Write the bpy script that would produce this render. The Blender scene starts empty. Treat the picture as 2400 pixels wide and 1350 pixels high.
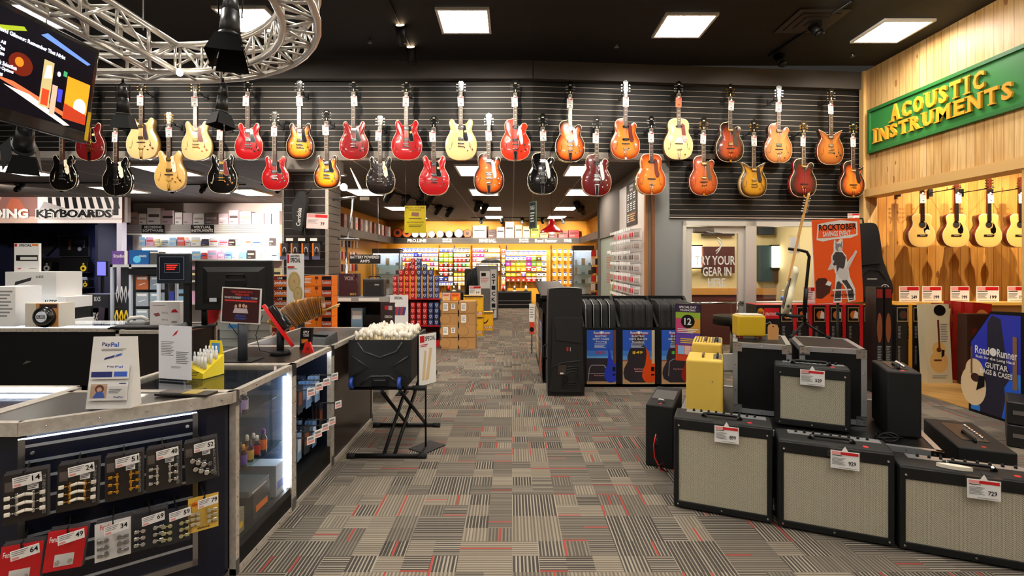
import bpy, bmesh, math, random
from mathutils import Vector, Matrix
rnd = random.Random(11)
SC = bpy.context.scene
COL = SC.collection
PI = math.pi
F, CX, HY, CZ = 1188.0, 1200.0, 615.0, 1.65
def wx(px, d): return (px - CX) / F * d
def wz(py, d): return CZ - (py - HY) / F * d
def V(*a): return Vector(a)
# ------------------------------------------------------------------ materials
def lin(h):
    h = h.lstrip('#')
    o = []
    for i in (0, 2, 4):
        v = int(h[i:i+2], 16) / 255
        o.append(v / 12.92 if v <= .04045 else ((v + .055) / 1.055) ** 2.4)
    return (*o, 1)
MC = {}
def mat(h, rough=.5, metal=0., emit=0., coat=0., spec=.5, bump=0., bscale=60.):
    k = (h, rough, metal, emit, coat, spec, bump, bscale)
    if k in MC: return MC[k]
    m = bpy.data.materials.new('mat_' + h.strip('#')); m.use_nodes = True
    nt = m.node_tree; b = nt.nodes['Principled BSDF']
    b.inputs['Base Color'].default_value = lin(h)
    b.inputs['Roughness'].default_value = rough
    b.inputs['Metallic'].default_value = metal
    b.inputs['Coat Weight'].default_value = coat
    b.inputs['Specular IOR Level'].default_value = spec
    if emit:
        b.inputs['Emission Color'].default_value = lin(h)
        b.inputs['Emission Strength'].default_value = emit
    if bump:
        t = nt.nodes.new('ShaderNodeTexNoise'); t.inputs['Scale'].default_value = bscale
        tc = nt.nodes.new('ShaderNodeTexCoord'); nt.links.new(tc.outputs['Object'], t.inputs['Vector'])
        bp = nt.nodes.new('ShaderNodeBump'); bp.inputs['Strength'].default_value = bump; bp.inputs['Distance'].default_value = .002
        nt.links.new(t.outputs['Fac'], bp.inputs['Height']); nt.links.new(bp.outputs[0], b.inputs['Normal'])
    MC[k] = m
    return m
class NT:
    def __init__(s, name):
        s.m = bpy.data.materials.new(name); s.m.use_nodes = True
        s.nt = s.m.node_tree; s.b = s.nt.nodes['Principled BSDF']
    def n(s, t, **kw):
        x = s.nt.nodes.new(t)
        for k, v in kw.items(): setattr(x, k, v)
        return x
    def put(s, sock, v):
        if hasattr(v, 'is_output'): s.nt.links.new(v, sock)
        elif v is not None: sock.default_value = v
    def mt(s, op, a, b=None, c=None):
        x = s.n('ShaderNodeMath', operation=op)
        s.put(x.inputs[0], a); s.put(x.inputs[1], b); s.put(x.inputs[2], c)
        return x.outputs[0]
    def pos(s, obj=False):
        t = s.n('ShaderNodeTexCoord').outputs['Object'] if obj else s.n('ShaderNodeNewGeometry').outputs['Position']
        x = s.n('ShaderNodeSeparateXYZ'); s.put(x.inputs[0], t)
        return t, x.outputs[0], x.outputs[1], x.outputs[2]
    def comb(s, x=0., y=0., z=0.):
        c = s.n('ShaderNodeCombineXYZ')
        for i, v in enumerate((x, y, z)): s.put(c.inputs[i], v)
        return c.outputs[0]
    def white(s, x, y=0., z=0.):
        w = s.n('ShaderNodeTexWhiteNoise', noise_dimensions='3D'); s.put(w.inputs['Vector'], s.comb(x, y, z))
        return w.outputs['Value']
    def ramp(s, f, stops, interp='LINEAR'):
        r = s.n('ShaderNodeValToRGB'); r.color_ramp.interpolation = interp
        e = r.color_ramp.elements
        while len(e) < len(stops): e.new(.5)
        for i, (p, c) in enumerate(stops): e[i].position = p; e[i].color = lin(c)
        s.put(r.inputs[0], f); return r.outputs[0]
    def mix(s, f, a, b, mode='MIX'):
        x = s.n('ShaderNodeMix', data_type='RGBA', blend_type=mode)
        s.put(x.inputs[0], f); s.put(x.inputs[6], a); s.put(x.inputs[7], b)
        return x.outputs[2]
    def sel(s, f, a, b):  # f ? b : a
        return s.mt('ADD', s.mt('MULTIPLY', a, s.mt('SUBTRACT', 1., f)), s.mt('MULTIPLY', b, f))
    def noise(s, vec, scale, detail=3.):
        t = s.n('ShaderNodeTexNoise'); s.put(t.inputs['Vector'], vec); t.inputs['Scale'].default_value = scale; t.inputs['Detail'].default_value = detail
        return t.outputs['Fac']
    def bump(s, h, st=.3, dist=.01):
        b = s.n('ShaderNodeBump'); b.inputs['Strength'].default_value = st; b.inputs['Distance'].default_value = dist
        s.put(b.inputs['Height'], h); s.put(s.b.inputs['Normal'], b.outputs[0])
def carpet():
    k = NT('striped_carpet')
    _, x, y, z = k.pos()
    S1, S2 = .30, .15
    c1x, c1y = k.mt('FLOOR', k.mt('DIVIDE', x, S1)), k.mt('FLOOR', k.mt('DIVIDE', y, S1))
    big = k.mt('LESS_THAN', k.white(c1x, c1y, 3.), .45)
    c2x, c2y = k.mt('FLOOR', k.mt('DIVIDE', x, S2)), k.mt('FLOOR', k.mt('DIVIDE', y, S2))
    cx, cy = k.sel(big, c2x, k.mt('ADD', c1x, 500.)), k.sel(big, c2y, k.mt('ADD', c1y, 300.))
    d = k.mt('GREATER_THAN', k.white(cx, cy, 1.), .52)
    t, o = k.sel(d, x, y), k.sel(d, y, x)
    ch = k.white(cx, cy, 7.)
    si = k.mt('FLOOR', k.mt('DIVIDE', t, .0105)); h = k.white(si, ch, 2.)
    line = k.mt('LESS_THAN', k.mt('FRACT', k.mt('DIVIDE', k.mt('ADD', t, k.mt('MULTIPLY', h, .004)), .021)), k.mt('ADD', .28, k.mt('MULTIPLY', ch, .3)))
    lo = k.ramp(ch, [(0, '#2a2725'), (.44, '#35312d'), (.46, '#4c4741'), (.70, '#544e46'), (.68, '#6c6357'), (1, '#756b5e')], 'LINEAR')
    hi = k.ramp(ch, [(0, '#aca292'), (.44, '#aca292'), (.46, '#80776a'), (.70, '#877e70'), (.68, '#9b8f7d'), (1, '#a79b88')], 'LINEAR')
    col = k.mix(line, lo, hi)
    col = k.mix(k.mt('MULTIPLY', h, .3), col, lin('#5c564c'))
    fr = k.mt('FRACT', k.mt('DIVIDE', t, S2)); r2 = k.white(cx, cy, 11.)
    red = k.mt('MULTIPLY', k.mt('LESS_THAN', k.mt('ABSOLUTE', k.mt('SUBTRACT', fr, k.sel(k.mt('GREATER_THAN', r2, .26), .5, .06))), .042), k.mt('LESS_THAN', r2, .5))
    fo = k.mt('FRACT', k.mt('DIVIDE', o, .36)); red = k.mt('MULTIPLY', red, k.mt('LESS_THAN', k.white(k.mt('FLOOR', k.mt('DIVIDE', o, .15)), k.mt('FLOOR', k.mt('DIVIDE', t, .15)), 4.), .62))
    col = k.mix(red, col, lin('#b03a30'))
    nz = k.noise(k.comb(x, y), 320., 2.)
    col = k.mix(.5, col, k.mix(nz, lin('#808080'), lin('#ffffff')), 'MULTIPLY')
    k.put(k.b.inputs['Base Color'], k.mix(.1, col, lin('#9a9082')))
    k.b.inputs['Roughness'].default_value = .95; k.b.inputs['Specular IOR Level'].default_value = .15
    k.bump(nz, .5, .004)
    return k.m
def planks(c0, c1, knot, w=.115, tint=1.):
    k = NT('pine_planks')
    _, x, y, z = k.pos()
    s = k.mt('ADD', x, y)
    q = k.mt('DIVIDE', s, w)
    i, fr = k.mt('FLOOR', q), k.mt('FRACT', q)
    h = k.white(i, 2., 5.)
    zz = k.mt('ADD', z, k.mt('MULTIPLY', h, 40.))
    g = k.noise(k.comb(k.mt('MULTIPLY', s, 14.), 0., zz), 2.2, 5.)
    col = k.ramp(k.mt('ADD', k.mt('MULTIPLY', g, .9), k.mt('MULTIPLY', k.mt('SUBTRACT', h, .5), .28)), [(.25, c1), (.65, c0)])
    vo = k.n('ShaderNodeTexVoronoi'); k.put(vo.inputs['Vector'], k.comb(k.mt('MULTIPLY', s, 5.5), 0., k.mt('MULTIPLY', zz, 2.6))); vo.inputs['Scale'].default_value = 1.
    kn = k.mt('LESS_THAN', k.mt('ADD', vo.outputs['Distance'], k.mt('MULTIPLY', g, .06)), .17)
    pick = k.n('ShaderNodeSeparateXYZ'); k.put(pick.inputs[0], vo.outputs['Color'])
    kn = k.mt('MULTIPLY', kn, k.mt('GREATER_THAN', pick.outputs[0], .45))
    col = k.mix(k.mt('MULTIPLY', kn, .85), col, lin(knot))
    gv = k.mt('LESS_THAN', k.mt('ABSOLUTE', k.mt('SUBTRACT', fr, .5)), .465)
    col = k.mix(k.mt('MULTIPLY', k.mt('SUBTRACT', 1., gv), .8), col, lin(knot))
    k.put(k.b.inputs['Base Color'], col); k.b.inputs['Roughness'].default_value = .45
    k.bump(gv, .5, .004)
    return k.m
def gridceil(base, line, sx, sy, w, line2=None):
    k = NT('ceiling_tiles'); _, x, y, z = k.pos()
    fx = k.mt('LESS_THAN', k.mt('FRACT', k.mt('DIVIDE', k.mt('ADD', x, 300.1), sx)), w / sx)
    fy = k.mt('LESS_THAN', k.mt('FRACT', k.mt('DIVIDE', k.mt('ADD', y, 300.), sy)), w / sy)
    c = k.mix(fy, lin(base), lin(line2 or line)); c = k.mix(fx, c, lin(line))
    k.put(k.b.inputs['Base Color'], c); k.b.inputs['Roughness'].default_value = .8
    return k.m
def grille(c0, c1, sc=.0052):
    k = NT('woven_grille_cloth'); _, x, y, z = k.pos(True)
    row = k.mt('FLOOR', k.mt('DIVIDE', z, sc)); fz = k.mt('FRACT', k.mt('DIVIDE', z, sc))
    xs = k.mt('ADD', k.mt('DIVIDE', x, sc * 2.2), k.mt('MULTIPLY', row, .5)); fx = k.mt('FRACT', xs)
    th = k.mt('MULTIPLY', k.mt('LESS_THAN', k.mt('ABSOLUTE', k.mt('SUBTRACT', fz, .5)), .34), k.mt('LESS_THAN', k.mt('ABSOLUTE', k.mt('SUBTRACT', fx, .5)), .4))
    n = k.white(k.mt('FLOOR', xs), row, 1.)
    col = k.mix(th, lin(c1), k.mix(n, lin(c0), lin('#cfc9b2')))
    k.put(k.b.inputs['Base Color'], col); k.b.inputs['Roughness'].default_value = .6
    return k.m
def glass_m(tint='#ffffff', refl=.08, name='clear_glass'):
    m = bpy.data.materials.new(name); m.use_nodes = True; nt = m.node_tree; nt.nodes.clear()
    o = nt.nodes.new('ShaderNodeOutputMaterial'); mx = nt.nodes.new('ShaderNodeMixShader')
    t = nt.nodes.new('ShaderNodeBsdfTransparent'); g = nt.nodes.new('ShaderNodeBsdfGlossy'); lw = nt.nodes.new('ShaderNodeLayerWeight'); fr = nt.nodes.new('ShaderNodeMapRange'); pw = nt.nodes.new('ShaderNodeMath'); pw.operation = 'POWER'; pw.inputs[1].default_value = 4.
    t.inputs[0].default_value = lin(tint); g.inputs['Roughness'].default_value = .02; lw.inputs[0].default_value = .5; fr.inputs[3].default_value = .05; fr.inputs[4].default_value = .8; nt.links.new(lw.outputs['Facing'], pw.inputs[0]); nt.links.new(pw.outputs[0], fr.inputs[0])
    nt.links.new(fr.outputs[0], mx.inputs[0]); nt.links.new(t.outputs[0], mx.inputs[1]); nt.links.new(g.outputs[0], mx.inputs[2]); nt.links.new(mx.outputs[0], o.inputs[0])
    return m
def burst_m(stops, name='sunburst_lacquer', rough=.22):
    k = NT(name); a = k.n('ShaderNodeAttribute', attribute_name='burst')
    k.put(k.b.inputs['Base Color'], k.ramp(a.outputs['Fac'], stops))
    k.b.inputs['Roughness'].default_value = rough; k.b.inputs['Coat Weight'].default_value = .6; k.b.inputs['Coat Roughness'].default_value = .05
    return k.m
def brushed():
    k = NT('brushed_aluminium'); t, x, y, z = k.pos(True)
    n = k.noise(t, 40., 4.)
    k.put(k.b.inputs['Base Color'], k.ramp(n, [(.3, '#b3aa9d'), (.7, '#cfc6b9')]))
    k.b.inputs['Metallic'].default_value = .3; k.b.inputs['Roughness'].default_value = .4
    return k.m
BLK = mat('#070708', .5, spec=.3); BLKG = mat('#08080a', .15, coat=.5); MBLK = mat('#0c0c0c', .7); DK = mat('#1d1b1a', .6)
WHT = mat('#e9e6e0', .55); PAP = mat('#f2f0ec', .6); RED = mat('#c3161c', .45); PINK = mat('#e79a96', .6); GRYT = mat('#8b8b8b', .6)
GRY = mat('#6f7174', .6); CHR = mat('#d8d8d8', .12, 1.); STL = mat('#a5a6a8', .3, 1.); GLD = mat('#d9a441', .2, 1.)
TOLEX = mat('#0c0c0c', .6, spec=.35, bump=.35, bscale=420.); CARD = mat('#b98a52', .8); YEL = mat('#e8c21c', .5); ORG = mat('#ef7d10', .5)
ALU = brushed(); GLASS = glass_m(); GGLASS = glass_m('#d9ece4', name='greenish_glass')
RUB = mat('#0e0e0e', .8); BLU = mat('#1d4fb0', .5); LED = mat('#e6f2ff', .5, emit=22.)
# ------------------------------------------------------------------ mesh builder
TXT = {}
def textgeo(s, bold=.018):
    if (s, bold) in TXT: return TXT[(s, bold)]
    cu = bpy.data.curves.new('lettering', 'FONT'); cu.body = s; cu.offset = bold; cu.resolution_u = 2; cu.fill_mode = 'FRONT'
    ob = bpy.data.objects.new('lettering', cu); COL.objects.link(ob)
    dg = bpy.context.evaluated_depsgraph_get()
    me = ob.evaluated_get(dg).to_mesh()
    vs = [(v.co.x, v.co.y) for v in me.vertices]; fs = [tuple(p.vertices) for p in me.polygons]
    ob.evaluated_get(dg).to_mesh_clear(); bpy.data.objects.remove(ob); bpy.data.curves.remove(cu)
    if vs:
        x0, x1 = min(v[0] for v in vs), max(v[0] for v in vs); y0, y1 = min(v[1] for v in vs), max(v[1] for v in vs)
        vs = [((a - x0) / max(x1 - x0, 1e-6), (b - y0) / max(y1 - y0, 1e-6)) for a, b in vs]
    TXT[(s, bold)] = (vs, fs); return vs, fs
class MB:
    def __init__(s): s.bm = bmesh.new(); s.mats = []; s.T = Matrix.Identity(4); s.lay = None
    def mi(s, m):
        if m not in s.mats: s.mats.append(m)
        return s.mats.index(m)
    def vs(s, pts): return [s.bm.verts.new(s.T @ Vector(p)) for p in pts]
    def face(s, vv, m, smooth=False):
        try: f = s.bm.faces.new(vv)
        except ValueError: return None
        f.material_index = s.mi(m); f.smooth = smooth; return f
    def poly(s, pts, m): return s.face(s.vs(pts), m)
    def box(s, x0, x1, y0, y1, z0, z1, m, bev=0., seg=2):
        v = s.vs([(x, y, z) for z in (z0, z1) for x, y in ((x0, y0), (x1, y0), (x1, y1), (x0, y1))])
        fs = [s.face([v[i] for i in q], m) for q in ((3, 2, 1, 0), (4, 5, 6, 7), (0, 1, 5, 4), (1, 2, 6, 5), (2, 3, 7, 6), (3, 0, 4, 7))]
        if bev:
            es = {e for f in fs if f for e in f.edges}
            r = bmesh.ops.bevel(s.bm, geom=list(es), offset=bev, segments=seg, profile=.6, affect='EDGES')
            for f in r['faces']: f.material_index = s.mi(m); f.smooth = True
        return s
    def hexa(s, bot, top, m):  # four bottom points, four top points
        v = s.vs(list(bot) + list(top))
        for q in ((3, 2, 1, 0), (4, 5, 6, 7), (0, 1, 5, 4), (1, 2, 6, 5), (2, 3, 7, 6), (3, 0, 4, 7)): s.face([v[i] for i in q], m)
        return s
    def prism(s, pts, y0, y1, m, mside=None, axis='y', smooth=False):
        g = {'y': lambda a, b, c: (a, c, b), 'z': lambda a, b, c: (a, b, c), 'x': lambda a, b, c: (c, a, b)}[axis]
        A = s.vs([g(a, b, y0) for a, b in pts]); B = s.vs([g(a, b, y1) for a, b in pts])
        s.face(A, m); s.face(B[::-1], m)
        n = len(pts)
        for i in range(n): s.face([A[i], B[i], B[(i+1) % n], A[(i+1) % n]], mside or m, smooth)
        return s
    def ring(s, c, ax, r, n, up=None):
        ax = ax.normalized(); u = ax.orthogonal().normalized() if up is None else (up - ax * up.dot(ax)).normalized(); w = ax.cross(u)
        return s.vs([c + (u * math.cos(2*PI*i/n) + w * math.sin(2*PI*i/n)) * r for i in range(n)])
    def cyl(s, p0, p1, r, m, r2=None, n=12, cap=True):
        p0, p1 = Vector(p0), Vector(p1); r2 = r if r2 is None else r2
        A = s.ring(p0, p1 - p0, max(r, 1e-5), n); B = s.ring(p1, p1 - p0, max(r2, 1e-5), n)
        for i in range(n): s.face([A[i], A[(i+1) % n], B[(i+1) % n], B[i]], m, True)
        if cap: s.face(A[::-1], m); s.face(B, m)
        return s
    def tube(s, pts, r, m, n=8, closed=False):
        P = [Vector(p) for p in pts]; k = len(P); rings = []
        up = None
        for i, p in enumerate(P):
            a = P[i-1] if (i or closed) else p; b = P[(i+1) % k] if (i < k-1 or closed) else p
            d = (b - a)
            if d.length < 1e-9: d = V(0, 0, 1)
            if up is None: up = d.orthogonal()
            up = up - d.normalized() * up.dot(d.normalized())
            rings.append(s.ring(p, d, r if not isinstance(r, (list, tuple)) else r[i], n, up))
        for j in range(k if closed else k-1):
            A, B = rings[j], rings[(j+1) % k]
            for i in range(n): s.face([A[i], A[(i+1) % n], B[(i+1) % n], B[i]], m, True)
        if not closed: s.face(rings[0][::-1], m); s.face(rings[-1], m)
        return s
    def lathe(s, prof, m, n=20, c=(0, 0, 0)):
        rs = []
        for r, z in prof: rs.append(s.vs([(c[0] + max(r, 1e-4)*math.cos(2*PI*i/n), c[1] + max(r, 1e-4)*math.sin(2*PI*i/n), c[2] + z) for i in range(n)]))
        for A, B in zip(rs, rs[1:]):
            for i in range(n): s.face([A[i], A[(i+1) % n], B[(i+1) % n], B[i]], m, True)
        s.face(rs[0][::-1], m); s.face(rs[-1], m)
        return s
    def text(s, t, x0, z0, x1, z1, m, y=0., bold=.018, thick=0.):
        vs, fs = textgeo(t, bold)
        for yy in ((y,) if not thick else (y,)):
            v = s.vs([(x0 + a*(x1-x0), yy, z0 + b*(z1-z0)) for a, b in vs])
            for f in fs: s.face([v[i] for i in f], m)
            if thick:
                w = s.vs([(x0 + a*(x1-x0), yy+thick, z0 + b*(z1-z0)) for a, b in vs])
                cnt = {}
                for f in fs:
                    for i in range(len(f)):
                        e = (f[i], f[(i+1) % len(f)]); cnt[e] = 1
                for a, b in cnt:
                    if (b, a) not in cnt: s.face([v[a], w[a], w[b], v[b]], m)
        return s
    def deco(s, x0, x1, z0, z1, y, items, eps=.0004):
        W, H = x1-x0, z1-z0
        for i, it in enumerate(items):
            yy = y - eps*(i+1); k = it[0]
            g = lambda a, b: (x0 + a*W, yy, z0 + b*H)
            if k == 'r': s.poly([g(it[1], it[2]), g(it[3], it[2]), g(it[3], it[4]), g(it[1], it[4])], it[5])
            elif k == 't': s.text(it[1], x0+it[2]*W, z0+it[3]*H, x0+it[4]*W, z0+it[5]*H, it[6], yy, it[7] if len(it) > 7 else .018)
            elif k == 'p': s.poly([g(a, b) for a, b in it[1]], it[2])
            elif k == 'e': s.poly([g(it[1] + it[3]*math.cos(2*PI*j/20), it[2] + it[4]*math.sin(2*PI*j/20)) for j in range(20)], it[5])
            elif k == 'l':
                _, a, b, c, d, n, m = it
                for j in range(n):
                    zt = d - (d-b)*j/n; zb = zt - (d-b)/n*.45
                    s.poly([g(a, zb), g(c - (c-a)*((j*37) % 5)*.06, zb), g(c - (c-a)*((j*37) % 5)*.06, zt), g(a, zt)], m)
        return s
    def mesh(s, name='mesh'):
        me = bpy.data.meshes.new(name)
        bmesh.ops.recalc_face_normals(s.bm, faces=s.bm.faces[:]) if s.lay != 'keep' else None
        s.bm.to_mesh(me); s.bm.free()
        for m in s.mats: me.materials.append(m)
        return me
    def part(s, name, parent=None, **kw): return ob(name, s.mesh(name), parent, **kw)
def LONG(l):
    n = len(l.replace('-', ' ').split())
    if n > 16 or n < 4: print('LABEL', n, l)
def ob(name, me, parent=None, loc=None, rz=None, label=None, sub=None, kind=None, rot=None):
    o = bpy.data.objects.new(name, me); COL.objects.link(o)
    if parent: o.parent = parent
    if loc is not None: o.location = loc
    if rz is not None: o.rotation_euler = (0, 0, rz)
    if rot is not None: o.rotation_euler = rot
    if label: o['label'] = label
    if kind: o['kind'] = kind
    return o
def thing(name, label, cat, loc=(0, 0, 0), rz=0., group=None, rot=None):
    o = bpy.data.objects.new(name, None); COL.objects.link(o); o.empty_display_size = .05
    o.location = loc; o.rotation_euler = rot or (0, 0, rz); o['label'] = label; o['category'] = cat; LONG(label)
    if group: o['group'] = group
    return o
def solo(name, mb, label, cat, loc=(0, 0, 0), rz=0., group=None, kind=None, rot=None):
    o = ob(name, mb.mesh(name) if isinstance(mb, MB) else mb, loc=loc, rz=rz)
    if rot: o.rotation_euler = rot
    o['label'] = label; o['category'] = cat; LONG(label)
    if group: o['group'] = group
    if kind: o['kind'] = kind
    return o
def struct(name, mb, loc=(0, 0, 0), rz=0.):
    return ob(name, mb.mesh(name), loc=loc, rz=rz, kind='structure')
def copy_tree(o, parent=None):
    c = o.copy(); COL.objects.link(c); c.parent = parent
    for ch in list(o.children): copy_tree(ch, c)
    return c
ORD = 'first second third fourth fifth sixth seventh eighth ninth tenth eleventh twelfth thirteenth fourteenth fifteenth sixteenth'.split()
# ------------------------------------------------------------------ camera
cam = bpy.data.cameras.new('camera'); cam.sensor_width = 36.; cam.lens = F / 2400 * 36; cam.shift_x = 0.; cam.shift_y = -(675 - HY) / 2400
cam.clip_end = 60; cam.clip_start = .05
co = bpy.data.objects.new('camera', cam); COL.objects.link(co); co.location = (0, 0, CZ); co.rotation_euler = (PI/2, 0, 0)
SC.camera = co
SC.view_settings.view_transform = 'Standard'; SC.view_settings.look = 'None'; SC.view_settings.gamma = 1; SC.view_settings.use_curve_mapping = False
SC.view_settings.exposure = 0.6
SC.cycles.use_denoising = True
SC.cycles.max_bounces = 7; SC.cycles.diffuse_bounces = 3; SC.cycles.glossy_bounces = 3; SC.cycles.transparent_max_bounces = 16
SC.cycles.sample_clamp_indirect = 6.; SC.cycles.caustics_reflective = False; SC.cycles.caustics_refractive = False
w = bpy.data.worlds.new('world'); SC.world = w; w.use_nodes = True
w.node_tree.nodes['Background'].inputs[0].default_value = (1, .9, .8, 1); w.node_tree.nodes['Background'].inputs[1].default_value = .02
# ------------------------------------------------------------------ room
HC, LC, WY = 4.56, 3.19, 7.4          # main ceiling, lower ceiling, slat wall plane
CARPET = carpet(); PINE = planks('#e8c68c', '#c79a5c', '#94602e'); PINE2 = planks('#d9a455', '#b98038', '#7c4c1c', .13)
GRYW = mat('#7d7f80', .7); TAUPE = mat('#6d655e', .75); SLAT = mat('#12100f', .5, spec=.3)
SLOTM = mat('#c9beb2', .45, .3)
struct('floor', MB().box(-15.1, 10, -4, 20, -.1, 0, CARPET))
struct('ceiling', MB().box(-15.1, 10, -4, WY+.1, HC, HC+.1, gridceil('#050505', '#0f0d0c', 1.3, 1.3, .02)))
struct('ceiling_lower', MB().box(-15.1, 3.4, WY+.15, 20, LC, LC+.08, gridceil('#453a32', '#8b8278', 1.22, .305, .022, '#2a221d')))
def slats(mb, x0, x1, z0, z1, y0, step=.081, m=SLAT, slot=SLOTM, th=.03):
    mb.box(x0, x1, y0+.003, y0+th, z0, z1, slot)
    z = z1
    while z - step > z0 - 1e-3:
        mb.box(x0, x1, y0, y0+.02, z-step+.0065, z, m); z -= step
    if z - z0 > .01: mb.box(x0, x1, y0, y0+.02, z0, z, m)
    mb.box(x0, x1, y0-.004, y0+.02, z0-.012, z0+.002, SLOTM)
# header over the wide opening, left of the bend
XB = .30
mb = MB(); slats(mb, -15, XB, 3.27, 4.30, WY); struct('wall_header', mb)
struct('wall_soffit', MB().box(-15, XB, WY-.10, WY+.12, 4.30, HC, mat('#4c4846', .75)).box(-15, XB, WY-.03, WY+.15, 3.17, 3.262, mat('#8e8781', .6)).box(-15, XB, WY+.03, WY+.15, 3.262, 4.3, TAUPE))
# right section, turned a little away from the camera
YR = math.atan2(.45, 5.1); ux, uy = math.cos(YR), math.sin(YR)
def RW(u, out=0., z=0.): return V(XB + ux*u + uy*out, WY + uy*u - ux*out, z)
def rwu(px): # u along the turned wall seen at pixel column px
    k = (px - CX)/F; return (k*WY - XB) / (ux - k*uy)
def rst(name, mb): return struct(name, mb, RW(0), YR)
UC, UE = rwu(1570), rwu(2028)
mb = MB(); slats(mb, 0, UC, 3.27, 4.30, 0); slats(mb, UC, UE, 2.33, 4.30, 0); rst('wall_slat_right', mb)
U0, U1, U2, U3, U4 = rwu(1528), rwu(1600), rwu(1757), rwu(1768), rwu(1925)
mb = MB(); mb.box(0, UE, -.10, .12, 4.30, HC, mat('#4c4846', .75)).box(0, UC, -.03, .15, 3.17, 3.262, mat('#8e8781', .6)).box(0, UC, .03, .15, 3.262, 4.3, TAUPE)
rst('wall_soffit_right', mb)
mb = MB(); mb.box(U0, U1, .03, .15, 0, 3.26, GRYW).box(U1, UE+.05, .03, .15, 2.27, 4.3, GRYW).box(U4, UE+.05, .03, .15, 0, 2.27, GRYW).box(U2, U4, .03, .15, 0, .98, GRYW)
rst('wall_back_right', mb)
mb = MB(); mb.box(rwu(1528), rwu(1534), -.01, .16, 0, 3.17, mat('#7c4a24', .5)); rst('trim_1', mb)
# door and window to the try-out room
FRM = mat('#cfccc4', .4, .2)
dw = U2 - U1
mb = MB(); mb.box(U1, U1+.05, -.02, .14, 0, 2.27, FRM).box(U2-.07, U3+.02, -.02, .14, 0, 2.27, FRM).box(U1, U4, -.02, .14, 2.2, 2.27, FRM).box(U4-.06, U4, -.02, .14, .98, 2.27, FRM).box(U3, U4, -.02, .14, .98, 1.05, FRM)
rst('trim_2', mb)
d1 = struct('door_1', MB().box(0, .1, 0, .045, 0, 2.18, FRM).box(dw-.22, dw-.13, 0, .045, 0, 2.18, FRM).box(.1, dw-.22, 0, .045, 2.08, 2.18, FRM).box(.1, dw-.22, 0, .045, 0, .25, FRM), RW(U1+.055, -.03, .01), YR)
mb = MB(); mb.box(.1, dw-.22, .018, .026, .25, 2.08, GLASS); mb.part('glass_pane', d1)
mb = MB(); LET = mat('#d9d9d2', .6)
a, b = .16, dw-.26
mb.text('TRY YOUR', a, 1.60, b, 1.74, LET, .014).text('GEAR IN', a+.12, 1.43, b-.06, 1.57, LET, .014).text('HERE', a+.2, 1.27, b-.16, 1.40, LET, .014)
for zz, w_ in ((1.9, .16), (1.86, .10)):
    mb.tube([(a+.35+w_*math.sin(t*.5)*.5, .012, zz+.12-t*.03) for t in range(8)], .008, LET, 6)
mb.part('lettering', d1, label='white frosted lettering on the glass')
mb = MB(); mb.tube([(.04, -.05, 1.03), (dw-.16, -.05, 1.03)], .013, CHR).box(.03, .07, -.06, 0, 1.01, 1.05, CHR).box(dw-.2, dw-.16, -.06, 0, 1.01, 1.05, CHR).tube([(dw-.2, -.02, 1.05), (dw-.27, -.07, 1.03), (dw-.27, -.07, .68), (dw-.2, -.02, .66)], .011, CHR)
mb.part('door_handle', d1)
MB().box(.12, .42, -.06, 0, 2.10, 2.16, STL).tube([(.3, -.05, 2.1), (.5, -.14, 2.07), (.3, -.01, 2.06)], .01, STL).part('door_closer', d1)
w1 = struct('window_1', MB().box(U3+.02, U4-.06, .05, .056, 1.05, 2.2, GLASS), RW(0), YR)
# try-out room behind the glass
CRM = mat('#cdbf95', .8)
XL, XR_, YB = 2.05, 5.35, 10.2
struct('wall_tryroom', MB().box(2.2, XR_, YB, YB+.1, 1.0, 2.8, CRM).box(2.2, XR_, YB-.02, YB+.1, 0, 1.0, mat('#4a1a17', .6)).box(2.2, XR_, YB-.05, YB, 1.0, 1.13, mat('#b98443', .5)).box(XR_-.05, XR_, 8, YB, 0, 2.8, CRM).box(2.2, 2.25, 7.9, YB, 0, 2.8, CRM))
struct('ceiling_tryroom', MB().box(2.2, XR_, 7.85, YB+.1, 2.8, 2.88, mat('#c9c2b0', .8)))
# side wall of the aisle beyond the opening, with its glass door
SGE = mat('#94a294', .6)
mb = MB(); mb.box(XL, XL+.12, 7.6, 10.0, 0, LC, TAUPE).box(XL, XL+.12, 10.0, 12.0, 2.2, LC, TAUPE).box(XL, XL+.12, 11.9, 12.1, 0, LC, TAUPE).box(XL, 2.8, 12.05, 12.15, 0, LC, TAUPE)
struct('wall_aisle_right', mb)
mb = MB(); mb.box(XL+.03, XL+.09, 10.02, 11.88, 0, 2.19, SGE)
d2 = struct('door_2', mb)
MB().cyl((XL-.02, 10.3, .75), (XL-.02, 10.3, 1.3), .015, GLD).part('door_handle', d2)
mb = MB(); mb.T = Matrix.Translation((XL+.028, 11.2, 0)) @ Matrix.Rotation(-PI/2, 4, 'Z')
mb.deco(0, .7, 1.0, 1.9, 0, [('l', .1, .55, .9, .85, 5, mat('#b86a5a', .6)), ('l', .1, .2, .9, .45, 4, mat('#b86a5a', .6)), ('r', .2, .93, .8, 1., PAP)])
mb.part('lettering', d2, label='small red lettering on the door')
# far room walls
YW = mat('#cf8f1a', .6); BW = 19.0
mb = MB(); mb.box(-4.8, 3.0, BW, BW+.1, 0, LC, YW).box(-4.8, -4.7, 11.6, BW, 0, LC, YW).box(2.8, 2.9, 12.15, BW, 0, LC, YW)
struct('wall_back', mb)
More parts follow.
